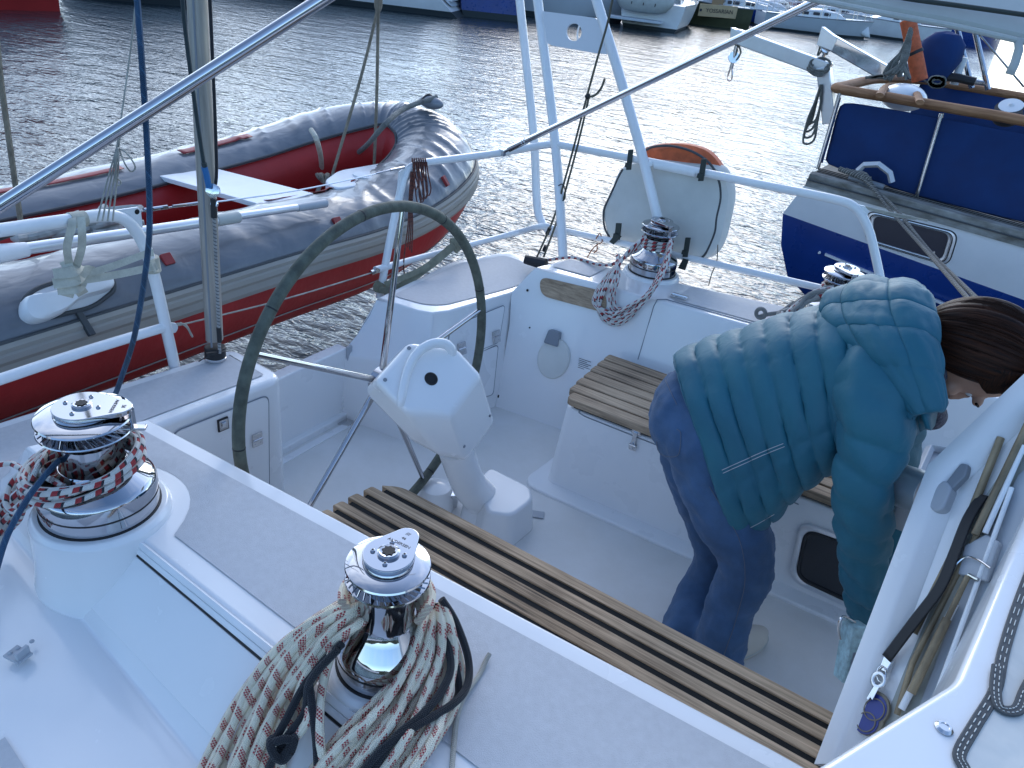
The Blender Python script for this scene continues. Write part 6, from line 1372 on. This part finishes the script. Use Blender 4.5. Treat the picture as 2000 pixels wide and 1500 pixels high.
# 2: heavy coil draped over the second near winch
def zc_(px, py):
    """height of the coaming moulding under a pixel (top, slope or outer deck)"""
    q = P(px, py, ZC); lo = yout(q[0])
    if q[1] >= lo: return ZC
    for z in np.arange(ZC, .95, -.004):
        q = P(px, py, z); y0, y1 = yout(q[0]), yr3(q[0])
        if q[1] >= y1 + (y0 - y1) * (z - 1.0) / .14 - .002 and z >= 1.0: return z
    return .98
def bundle(inner, outer, n, z0, lay, r, jit=4., col=None):
    out = []
    I, _ = crv([(x, y, z) for x, y, z in inner], 6); O, _ = crv([(x, y, z) for x, y, z in outer], 6)
    for k in range(n):
        t = (k + .5) / n; pts = []; ph = random.uniform(0, 6); am = random.uniform(.4, 1)
        for i in range(0, len(I), 3):
            q = I[i] * (1 - t) + O[i] * t; x, y = q[0] + jit * am * math.sin(i * .33 + ph), q[1] + jit * .6 * math.cos(i * .27 + ph)
            base = zc_(x, y) + r * 1.1; h = base + q[2] + lay[k % len(lay)] * (1 if i > 2 else .3)
            pts.append(P(x, y, h))
        out.append(pts)
    return out
L_in = [(726, 1206, .125), (668, 1250, .09), (622, 1320, .03), (585, 1410, .01), (556, 1520, .0)]; L_out = [(708, 1152, .15), (598, 1212, .10), (508, 1300, .04), (438, 1405, .012), (368, 1530, .0)]
R_in = [(836, 1188, .10), (795, 1285, .06), (722, 1372, .03), (648, 1445, .012), (570, 1540, .0)]; R_out = [(862, 1178, .125), (902, 1275, .045), (905, 1352, .016), (868, 1440, .008), (800, 1540, .0)]
r2 = .0082
paths = bundle(L_in, L_out, 9, 0, [0, .012, .002, .016], r2) + bundle(L_in, L_out, 4, 0, [.024, .02], r2, 9) + bundle(R_in, R_out, 9, 0, [0, .013, .003, .016], r2) + bundle(R_in, R_out, 4, 0, [.026, .022], r2, 9)
paths.append([P(650, 1268, 1.25), P(632, 1330, 1.19), P(624, 1400, 1.165), P(628, 1470, 1.12), P(640, 1540, 1.06)])
paths.append([P(600, 1350, 1.17), P(604, 1395, 1.165), P(590, 1425, 1.14), P(566, 1450, 1.12)])
# turns behind the drum
for k in range(4):
    pts = []
    for a in np.linspace(-.3, PI + .3, 12):
        d0 = P(862, 1180, 1.27) - P(715, 1170, 1.27); d0 /= np.linalg.norm(d0); e0_ = A(-d0[1], d0[0], 0); e0_ = e0_ if e0_[1] > 0 else -e0_
        pts.append(A(W2[0], W2[1], 0) + d0 * math.cos(a) * (.062 + .006 * k) + e0_ * math.sin(a) * (.060 + .006 * k) + A(0, 0, W2[2] + .125 + .014 * k))
    paths.append(pts)
rope('sheet_coil', 'heavy coil of buff rope with red check flecks draped over the second near winch', paths, r2, RBG, n=10, smooth=4)
bk = [[P(862, 1170, 1.29), P(890, 1215, 1.25), P(914, 1285, 1.20), P(912, 1340, 1.185), P(880, 1378, 1.19), P(800, 1425, 1.19), P(745, 1465, 1.17), P(690, 1530, 1.12)],
      [P(850, 1180, 1.27), P(880, 1290, 1.215), P(862, 1350, 1.20), P(820, 1400, 1.195), P(768, 1445, 1.18), P(712, 1530, 1.12)],
      [P(890, 1300, 1.19), P(896, 1352, 1.17), P(880, 1385, 1.165)],
      [P(668, 1258, 1.26), P(620, 1305, 1.21), P(588, 1350, 1.18), P(562, 1400, 1.15), P(540, 1440, 1.13)], [P(660, 1268, 1.26), P(606, 1330, 1.21), P(596, 1390, 1.16), P(560, 1440, 1.13), P(546, 1458, 1.12)],
      [P(604, 1338, 1.2), P(612, 1400, 1.165), P(618, 1450, 1.13), P(622, 1530, 1.08)], [P(548, 1460, 1.12), P(530, 1490, 1.09), P(512, 1540, 1.05)]]
kc_ = P(552, 1456, 1.125)
bk.append([kc_ + A(.02 * math.cos(t), .02 * math.sin(t), .012 * math.sin(2 * t)) for t in np.linspace(0, 2 * PI, 10)]); bk.append([kc_ + A(.014 * math.cos(t), .016 * math.sin(2 * t) * .6, .016 * math.sin(t)) for t in np.linspace(0, 2 * PI, 10)])
rope('black_line', 'black line woven through the red flecked coil and knotted at its left', bk, .0074, RBK, n=9)
rope('cord_end', 'thin pale cord end lying on the grey nonskid right of the coil', [[P(956, 1277, 1.157), P(948, 1292, 1.153), P(936, 1318, 1.150), P(908, 1358, 1.156), P(893, 1400, 1.152), P(887, 1450, 1.15), P(880, 1530, 1.15)]], .0048, RTH)
# 3: loop hanging from the far left winch
random.seed(9); paths = []
hang = yt(-1.3) - .02
for k in range(6):
    o = k * 1.0; dx = random.uniform(-5, 5); s = .004 * (k % 2)
    paths.append([PY(1262 - 2 * k, 462 + 2 * k, 3.05), PY(1228 - 4 * k, 490 + 5 * k, 2.98 - s), PY(1196 - 4 * k + dx, 540 + 3 * k, 2.87 - s), PY(1172 - 2 * k + dx, 592, 2.84 - s), PY(1176 + 4 * k + dx * .3, 622 - 2 * k, 2.83 - s), PY(1208 + dx, 634 - 5 * k, 2.83 - s), PY(1244 + 4 * k + dx, 606 - 6 * k, 2.845 - s), PY(1276 + 4 * k, 555 - 4 * k, 2.93 - s), PY(1300 + 2 * k, 505 - 4 * k, 3.02), PY(1310, 468, 3.07)])
paths.append([PY(1206, 500, 2.99), PY(1203, 540, 2.87), PY(1192, 580, 2.845), PY(1196, 605, 2.84), PY(1214, 612, 2.84)]); paths.append([PY(1208, 498, 2.99), PY(1208, 540, 2.87), PY(1199, 575, 2.845), PY(1205, 602, 2.84), PY(1230, 600, 2.845)])
paths.append([PY(1250, 480, 3.06), PY(1205, 512, 3.03), PY(1172, 517, 3.05), PY(1120, 503, 3.10), PY(1075, 507, 3.12), PY(1036, 514, 3.10)])
for k in range(3): paths.append([A(W3[0] + .066 * math.cos(a), W3[1] + .066 * math.sin(a), W3[2] + .118 + .016 * k) for a in np.linspace(0, 2 * PI, 14)])
rope('sheet_rope', 'white rope with red flecks looped from the far winch over the teak pad', paths, .0072, RWR, n=9)
b = MB(); c = PY(1042, 512, 3.08); b.tube([c - A(.05, 0, 0), c + A(.06, .02, 0)], [.022, .03], 10); o = b.build('deck_block', 'black', fc, bevel=.003)
# 4: mass of rope on the winch behind the jacket
random.seed(13); paths = []; pg = []
for k in range(9):
    tgt = paths if k % 2 else pg; y0 = 3.16 - .012 * (k % 3)
    tgt.append([PY(1630 + random.uniform(-4, 6), 560 + 3 * k, y0), PY(1600 - 5 * k + random.uniform(-5, 5), 566 + 3 * k, y0 - .03), PY(1572 - 5 * k + random.uniform(-4, 4), 590 + 2 * k, y0 - .08), PY(1556 - 4 * k + random.uniform(-4, 4), 616, y0 - .14), PY(1566 - 2 * k, 650, y0 - .20), PY(1600, 690, y0 - .22)])
for k in range(3): paths.append([A(W4[0] + .067 * math.cos(a), W4[1] + .067 * math.sin(a), W4[2] + .115 + .016 * k) for a in np.linspace(0, 2 * PI, 14)])
rope('sheet_rope', 'white rope with red flecks bunched on the winch behind the jacket hood', paths, .0085, RWR, n=9)
pg.append([PY(1600, 580, 3.10), PY(1540, 606, 3.04), PY(1500, 614, 3.02), PY(1484, 618, 3.02)]); pg.append([PY(1486 + 9 * math.cos(t), 612 + 9 * math.sin(t), 3.015) for t in np.linspace(0, 2 * PI, 10)])
rope('grey_line', 'grey rope strands beside the winch behind the jacket, ending in a small ring', pg, .0085, rope_mat('weathered grey rope', (.30, .29, .27), [], .05), n=8)
# 5: blue line from above to the left winch
rope('blue_line', 'long blue line hanging from above and running down past the leftmost winch', [[PD(215, -900, 1.50), PD(262, -80, 1.50), PD(268, 0, 1.50), PD(277, 120, 1.52), PD(286, 260, 1.56), PD(292, 400, 1.60), PD(288, 500, 1.65), PD(264, 650, 1.75), PD(238, 735, 1.84), PD(220, 780, 1.90), PD(190, 822, 1.85), PD(160, 858, 1.76), PD(132, 884, 1.66), PD(100, 915, 1.60), PD(62, 962, 1.56), PD(28, 1018, 1.52), PD(8, 1062, 1.50), PD(-12, 1130, 1.47)]], .0062, RBL)
# 6: lines down the alloy pole
px_ = PFX + .06
def PP(x, y): return PX(x, y, px_)
o = thing('halyard', 'dark lines with a small block hanging along the alloy pole', 'line', PP(415, 400))
b = MB(); b.tube([PP(310, -700), PP(354, -40), PP(362, 60), PP(380, 200), PP(398, 320), PP(408, 362)], .0058, 8, smooth=3); b.tube([PP(398, 318), PP(404, 345), PP(408, 364)], .0082, 8); ln = b.build('line', RGN, o)
MB().tube([PP(399, 326), PP(403, 340), PP(408, 366)], .0095, 8).build('whipping', mat('blue whipping', (.02, .14, .36), .6), o)
b = MB(); b.tube([PP(376, -700), PP(408, -40), PP(414, 90), PP(420, 230), PP(423, 330), PP(421, 360)], .0050, 8, smooth=3); b.build('line', RBK, o)
b = MB(); c = PP(416, 372); b.lathe(c - A(.0, .0, 0), [(.014, -.008), (.021, -.006), (.021, -.003), (.016, 0), (.021, .003), (.021, .006), (.014, .008)], 20, (.6, -.8, .3)); b.lathe(c + A(0, 0, -.042), [(.010, -.006), (.013, 0), (.010, .006)], 14, (.6, -.8, .3)); b.tube([c, c - A(0, 0, .05)], .006, 8); b.build('block', 'steel', o)
b = MB(); b.tube([PP(417, 388), PP(418, 425)], .010, 8); b.build('tail', 'black', o); b = MB(); b.tube([PP(427, 640), PP(429, 668)], .008, 8); b.tube([PP(429, 682), PP(418, 690), PP(398, 700), PP(388, 706)], .0022, 5, smooth=3); b.tube([PP(402, 690), PP(440, 686)], .003, 5); b.build('tail', 'black', o)
b = MB(); b.tube([PP(418, 420), PP(424, 560), PP(429, 690)], .0055, 8); b.build('braided_tail', rope_mat('grey white braid', (.40, .40, .39), [(.0, .3, (.12, .12, .13))], .012), o)
# 7: thin cream cord and its bunch of loops
xc_ = -2.10
paths = [[PX(320, -600, xc_), PX(268, -30, xc_), PX(256, 90, xc_), PX(236, 235, xc_), PX(228, 290, xc_)], [PX(236, 235, xc_), PX(232, 288, xc_)]]
for k in range(4): paths.append([PX(228 + k, 290, xc_ + .004 * k), PX(216 + 5 * k, 330, xc_ + .01), PX(201 + 8 * k, 385, xc_ + .01), PX(190 + 10 * k, 432, xc_ + .02)])
paths.append([PX(232, 290, xc_), PX(248, 300, xc_ + .02), PX(264, 325, xc_ + .02), PX(256, 335, xc_ + .02), PX(244, 320, xc_ + .02), PX(233, 292, xc_)])
paths.append([PX(226, 292, xc_), PX(226, 340, xc_ + .02), PX(236, 355, xc_ + .02), PX(232, 362, xc_ + .02), PX(226, 352, xc_ + .02), PX(228, 320, xc_ + .02)])
rope('cream_cord', 'thin cream cord tied in a bunch of loops above the left white rail', paths, .0024, RTH, n=6)
# 8-9: dinghy falls
rope('dinghy_fall', 'tan rope fall at the far left edge of the picture', [[PX(-60, -500, -2.9), PX(-8, 60, -2.9), PX(2, 160, -2.9), PX(20, 290, -2.9), PX(40, 430, -2.9), PX(48, 480, -2.9)]], .010, RFA, group='falls holding the dinghy')
rope('dinghy_fall', 'pair of tan rope falls spreading down into the dinghy bow', [[PX(760, -500, -2.92), PX(742, -20, -2.92), PX(738, 15, -2.95), PX(705, 150, -2.95), PX(648, 345, -2.95)], [PX(742, -20, -2.9), PX(739, 15, -2.9), PX(736, 180, -2.9), PX(730, 346, -2.9)]], .0085, RFA, group='falls holding the dinghy')
b = MB(); c = PX(739, 4, -2.92); b.ball(c, (.022, .022, .05), 10); tag(b.build('rope_knot', RFA), 'tan knot joining the two falls at the top edge', 'knot')
b = MB()
for k in range(5): b.tube([PX(646, 350, -2.95) + A(.05 * math.cos(t + k), .055 * math.sin(t), .022 * math.sin(t * 2 + k)) for t in np.linspace(0, 2 * PI, 10, endpoint=False)], .011, 6, closed=True, smooth=3)
tag(b.build('rope_knot', RFA, weld=False), 'tan rope tangle on the dinghy floor under the left fall', 'knot')
# 10: red brown cord hank on the far rail end
random.seed(2); paths = []
rxx = xr + .022
for k in range(7):
    a_ = 806 + 4.2 * k; L2 = 368 + random.uniform(-10, 22); s = random.uniform(-3, 8)
    paths.append([PX(a_, 332, rxx - .04), PX(a_ - 1, 312, rxx - .03), PX(a_, 313, rxx), PX(a_ + s * .4, 345, rxx + .01), PX(a_ + s, L2, rxx + .012), PX(a_ + s + 5, L2 + 10, rxx + .012), PX(a_ + s + 9, L2 - 4, rxx + .01), PX(a_ + 5, 340, rxx + .006), PX(a_ + 2, 316, rxx - .01)])
for k in range(4): paths.append([PX(803 + 3 * k, 335, rxx), PX(799 + 2 * k, 390, rxx + .01), PX(797 + 3 * k, 440, rxx + .01), PX(792 + 4 * k, 478 + 5 * k, rxx + .01)])
paths.append([PX(792, 478, rxx), PX(788, 520, rxx), PX(791, 545, rxx), PX(784, 560, rxx), PX(770, 566, rxx), PX(768, 548, rxx), PX(776, 540, rxx), PX(772, 570, rxx), PX(764, 580, rxx)])
rope('cord_hank', 'hank of red brown cord hung over the end of the far white rail', paths, .0033, RBR, n=6)
# 11: olive webbing from the rail foot to the lower rail
b = MB()
def band(pts, w, th=.0025):
    p_, _ = crv(pts, 6); rows = []
    for i, p in enumerate(p_):
        t = p_[min(i + 1, len(p_) - 1)] - p_[max(i - 1, 0)]; v = CC - p; s = np.cross(t, v); s /= np.linalg.norm(s); n = np.cross(s, t); n /= np.linalg.norm(n); n = n if np.dot(n, v) > 0 else -n
        rows.append([p - s * w - n * th, p - s * w + n * th, p + s * w + n * th, p + s * w - n * th])
    return rows
b.grid(band([PX(740, 566, xr + .03), PX(765, 566, -2.10), PX(800, 548, -2.08), PX(850, 512, -2.05), PX(885, 482, -2.05)], .015), cv=True); b.grid(band([PX(752, 556, xr + .03), PX(780, 545, -2.09), PX(830, 522, -2.06), PX(885, 478, -2.05)], .013), cv=True)
b.tube([PX(737, 560, xr), PX(760, 564, xr)], .026, 10); c = PX(893, 478, -2.06)
for t in (0, 1.3, 2.4): b.tube([c + A(.0, .035 * math.cos(a + t), .03 * math.sin(a)) + A(.012 * math.sin(a * 2 + t), 0, 0) for a in np.linspace(0, 2 * PI, 10, endpoint=False)], .010, 6, closed=True, smooth=3)
tag(b.build('webbing_strap', 'webol', weld=False), 'olive webbing strap tied from the far rail foot to the lower rail', 'strap')
# 12: cream webbing holding the dinghy grip to the near rail
b = MB(); xa = -2.12
b.grid(band([PX(140, 424, xa - .02), PX(141, 440, xa), PX(131, 485, xa - .02), PX(139, 530, xa - .05)], .0105), cv=True); b.grid(band([PX(158, 424, xa), PX(160, 450, xa + .012), PX(159, 486, xa - .01), PX(146, 530, xa - .045)], .0105), cv=True)
b.tube([PX(136, 431, xr), PX(166, 427, xr)], .0235, 12)
b.grid(band([PX(150, 548, xa - .05), PX(190, 543, xa - .04), PX(240, 534, xa - .02), PX(306, 520, xa + .004)], .0115), cv=True); b.grid(band([PX(165, 536, xa - .05), PX(220, 520, xa - .03), PX(285, 496, xa - .01), PX(300, 494, xa)], .0105), cv=True)
b.grid(band([PX(291, 524, xa - .03), PX(298, 520, xa + .006), PX(309, 518, xa - .02)], .020), cv=True); b.tube([PX(295, 502, xr), PX(300, 530, xr)], .0235, 12)
c = PX(140, 545, xa - .03)
for q in (((-.03, .02), (.03, .028)), ((-.035, -.008), (.035, .0)), ((-.028, -.03), (.03, -.026)), ((.0, .05), (.012, -.045))):
    b.grid(band([c + A(-.02, q[0][0] * 1.25, q[0][1]), c + A(.016, 0, (q[0][1] + q[1][1]) / 2 + .004), c + A(-.02, q[1][0] * 1.25, q[1][1])], .015, .003), cv=True)
b.grid(band([c + A(-.01, .0, -.03), PX(134, 565, xa - .05), PX(130, 578, xa - .07)], .018), cv=True); b.grid(band([c + A(-.01, .02, -.03), PX(152, 560, xa - .05), PX(162, 574, xa - .07)], .016), cv=True); b.grid(band([c + A(0, .02, .0), PX(168, 528, xa - .04), PX(182, 530, xa - .05)], .014), cv=True)
tag(b.build('webbing_strap', 'web', weld=False), 'cream webbing knotted from the near white rail to the dinghy grip', 'strap')
# 13: gate wires
o = thing('gate_wire', 'thin steel wire with end fittings closing the upper rail gap', 'wire', PX(520, 400, xr))
g0_, g1_ = PX(266, 413, xr), PX(789, 327, xr + .01)
b = MB(); b.tube([g0_, lerp(g0_, g1_, .5) - A(0, 0, .02), g1_], .0028, 8, smooth=8); b.build('wire', 'steel', o)
b = MB(); b.tube([lerp(g0_, g1_, .02), lerp(g0_, g1_, .085) - A(0, 0, .002)], .007, 10); b.tube([lerp(g0_, g1_, .10) - A(0, 0, .003), lerp(g0_, g1_, .19) - A(0, 0, .006)], .0048, 10); b.tube([lerp(g0_, g1_, .93) - A(0, 0, .002), g1_], .006, 10); b.tube([lerp(g0_, g1_, .86) - A(0, 0, .006), lerp(g0_, g1_, .93) - A(0, 0, .002)], .0042, 10); b.build('turnbuckle', 'chrome', o)
rope('gate_line', 'thin cream cord closing the lower rail gap in front of the red dinghy side', [[PX(340, 637, xr), PX(380, 628, xr), PX(560, 583, xr), PX(735, 530, xr)], [PX(345, 632, xr + .01), PX(362, 634, xr + .02), PX(372, 650, xr + .02), PX(376, 658, xr + .02)], [PX(352, 630, xr + .01), PX(366, 640, xr + .02), PX(374, 655, xr + .02)]], .0034, RTH, n=6)
b = MB(); b.tube([PX(724, 533, xr), PX(742, 527, xr)], .012, 8); b.lathe(PX(738, 528, xr + .018), [(.010, -.004), (.010, .004)], 12, (1, -.4, .2)); tag(b.build('shackle', 'steel'), 'small steel shackle where the lower cord meets the far rail post', 'shackle')
# 14: tackle line on the arch
yk = 3.22
rope('arch_line', 'thin dark line with a knot and loose tail running down between the white arch posts', [[PY(1330, -600, yk + .2), PY(1205, -40, yk + .05), PY(1188, 40, yk + .03), PY(1168, 110, yk), PY(1146, 190, yk), PY(1120, 290, yk), PY(1098, 370, yk), PY(1080, 430, yk), PY(1046, 508, yk - .02)], [PY(1146, 190, yk), PY(1162, 186, yk), PY(1174, 172, yk), PY(1181, 154, yk)], [PY(1150, 192, yk), PY(1128, 285, yk), PY(1104, 375, yk), PY(1092, 420, yk), PY(1062, 502, yk - .02)]], .0052, ROL, n=7)
b = MB(); b.ball(PY(1148, 188, yk), .013, 10); b.tube([PY(1086, 366, yk + .02), PY(1100, 360, yk - .02), PY(1104, 385, yk - .02), PY(1096, 392, yk), PY(1092, 375, yk)], .003, 6, smooth=4); b.tube([PY(1068, 458, yk), PY(1074, 445, yk)], .010, 8); b.tube([PY(1062, 490, yk - .01), PY(1066, 480, yk - .01)], .010, 8); tag(b.build('lashing', 'black', weld=False), 'black knot and lashings on the thin arch line', 'lashing')
# 15: small strings on the lower rail
rope('orange_string', 'short orange string tied round the lower rail left of the bag', [[PY(1164, 466, yr - .03), PY(1172, 456, yr), PY(1176, 472, yr - .02), PY(1166, 478, yr - .03), PY(1156, 488, yr - .03), PY(1147, 503, yr - .03)], [PY(1166, 476, yr - .03), PY(1166, 488, yr - .03), PY(1160, 494, yr - .03)]], .0028, mat('orange string', (.35, .11, .04), .8), n=6)
rope('tan_string', 'thin tan string hanging from the bag right corner below the rail', [[PY(1402, 478, yr), PY(1400, 510, yr), PY(1390, 535, yr), PY(1384, 558, yr)]], .0026, RFA, n=6)
# 17: lifeline leaving the far rail to the right
o = rope('lifeline', 'pair of thin white lifeline cords leaving the far rail to the right', [[PY(1688, 404, yr), PY(1760, 420, yr), PY(1812, 431, yr)], [PY(1690, 407, yr), PY(1750, 422, yr), PY(1790, 428, yr)]], .004, RTH, n=6)
# ================================================================ water, sky and sun
def water():
    M = bpy.data.materials.new('harbour water'); M.use_nodes = True
    nt = M.node_tree; b = nt.nodes['Principled BSDF']; L = nt.links.new
    setin(b, Base_Color=(.012, .022, .03, 1), Roughness=.045, IOR=1.333)
    tc = nn(nt, 'ShaderNodeTexCoord'); mp = nn(nt, 'ShaderNodeMapping'); L(tc.outputs['Object'], mp.inputs[0]); mp.inputs['Rotation'].default_value = (0, 0, R(-20)); mp.inputs['Scale'].default_value = (.62, 1.15, 1)
    tot = None
    for sc, amp, det, dis in ((1.5, .17, 2., .3), (5.5, .095, 2.5, .5), (15., .042, 3., .4)):
        n = nn(nt, 'ShaderNodeTexNoise'); L(mp.outputs[0], n.inputs['Vector']); setin(n, Scale=sc, Detail=det, Roughness=.5, Distortion=dis)
        m_ = nn(nt, 'ShaderNodeMath', operation='MULTIPLY_ADD'); L(n.outputs['Fac'], m_.inputs[0]); m_.inputs[1].default_value = amp
        if tot is None: m_.inputs[2].default_value = 0
        else: L(tot, m_.inputs[2])
        tot = m_.outputs[0]
    big = nn(nt, 'ShaderNodeTexNoise'); L(tc.outputs['Object'], big.inputs['Vector']); setin(big, Scale=.16, Detail=2.)
    mr = nn(nt, 'ShaderNodeMapRange'); L(big.outputs['Fac'], mr.inputs['Value']); setin(mr, From_Min=.35, From_Max=.65, To_Min=.55, To_Max=1.15)
    bp = nn(nt, 'ShaderNodeBump'); L(tot, bp.inputs['Height']); L(mr.outputs[0], bp.inputs['Strength']); bp.inputs['Distance'].default_value = WAVE
    L(bp.outputs['Normal'], b.inputs['Normal'])
    return M
WAVE = .40
MT['water'] = water()
b = MB(); b.grid([[(x, y, 0) for y in (-400, 0, 8, 60, 1500)] for x in (-900, -10, 10, 900)]); wo = b.build('water', 'water'); tag(wo, 'rippled grey blue harbour water with silvery glitter', 'water', kind='structure')
SUN_EL, SUN_AZ = 24.0, (-.40, .92)
sd = bpy.data.lights.new('sun', 'SUN'); sd.energy = .45; sd.angle = R(24.0); sd.color = (1., .94, .86)
so = bpy.data.objects.new('sun', sd); COL.objects.link(so)
az = Vector((SUN_AZ[0], SUN_AZ[1], 0)).normalized(); tos = Vector((az.x * math.cos(R(SUN_EL)), az.y * math.cos(R(SUN_EL)), math.sin(R(SUN_EL))))
so.rotation_euler = tos.to_track_quat('Z', 'Y').to_euler(); so.location = tos * 50
W = bpy.data.worlds.new('World'); S.world = W; W.use_nodes = True
nt = W.node_tree; L = nt.links.new; bg = nt.nodes['Background']
sk = nn(nt, 'ShaderNodeTexSky', sky_type='NISHITA'); sk.sun_disc = False; sk.sun_elevation = R(SUN_EL); sk.sun_rotation = math.atan2(az.x, az.y)
sk.air_density = 1.0; sk.dust_density = .1; sk.ozone_density = 4.2
tc = nn(nt, 'ShaderNodeTexCoord'); sp = nn(nt, 'ShaderNodeSeparateXYZ'); L(tc.outputs['Generated'], sp.inputs[0])
def mth(op, a, c=None, d=None):
    n = nn(nt, 'ShaderNodeMath', operation=op)
    for i, x in enumerate((a, c, d)):
        if x is None: continue
        if isinstance(x, (int, float)): n.inputs[i].default_value = x
        else: L(x, n.inputs[i])
    return n.outputs[0]
zz = mth('ADD', mth('MAXIMUM', sp.outputs[2], 0.), .16)
cb = nn(nt, 'ShaderNodeCombineXYZ'); L(mth('DIVIDE', sp.outputs[0], zz), cb.inputs[0]); L(mth('DIVIDE', sp.outputs[1], zz), cb.inputs[1])
n1 = nn(nt, 'ShaderNodeTexNoise'); L(cb.outputs[0], n1.inputs['Vector']); setin(n1, Scale=.95, Detail=7., Roughness=.58, Distortion=.3)
cl = nn(nt, 'ShaderNodeMapRange'); L(n1.outputs['Fac'], cl.inputs['Value']); setin(cl, From_Min=.46, From_Max=.70)
# bright broken cloud stands round the sun; the rest of the sky is mostly clear
vd = nn(nt, 'ShaderNodeVectorMath', operation='DOT_PRODUCT'); L(tc.outputs['Generated'], vd.inputs[0]); ga = az.copy(); ga.rotate(Matrix.Rotation(R(15), 3, 'Z')); vd.inputs[1].default_value = (ga.x * math.cos(R(26)), ga.y * math.cos(R(26)), math.sin(R(26)))
dd = mth('MAXIMUM', vd.outputs['Value'], 0.)
cov = mth('MULTIPLY', cl.outputs[0], mth('MULTIPLY_ADD', mth('POWER', dd, 2.), .55, .10))
mx = nn(nt, 'ShaderNodeMix', data_type='RGBA'); L(cov, mx.inputs['Factor']); L(sk.outputs[0], mx.inputs['A']); mx.inputs['B'].default_value = (6.5, 7.0, 7.8, 1)
low = mth('POWER', mth('SUBTRACT', 1., mth('MINIMUM', mth('MAXIMUM', sp.outputs[2], 0.), 1.)), 3.5)
gl = mth('ADD', mth('MULTIPLY', mth('POWER', dd, 3.), mth('MULTIPLY_ADD', n1.outputs['Fac'], 4., .3)), mth('MULTIPLY', mth('MULTIPLY', low, dd), mth('MULTIPLY_ADD', n1.outputs['Fac'], 8., 3.5)))
gc = nn(nt, 'ShaderNodeVectorMath', operation='SCALE'); gc.inputs[0].default_value = (.96, .98, .99); L(gl, gc.inputs['Scale'])
ad = nn(nt, 'ShaderNodeVectorMath', operation='ADD'); L(mx.outputs['Result'], ad.inputs[0]); L(gc.outputs[0], ad.inputs[1])
L(ad.outputs[0], bg.inputs['Color']); bg.inputs['Strength'].default_value = .15
S.view_settings.view_transform = 'Standard'; S.view_settings.look = 'None'; S.view_settings.exposure = 1.02; S.view_settings.gamma = 1
S.cycles.max_bounces = 9; S.cycles.glossy_bounces = 4; S.cycles.diffuse_bounces = 6; S.cycles.caustics_reflective = False; S.cycles.caustics_refractive = False
S.cycles.sample_clamp_indirect = 6; S.cycles.use_denoising = True
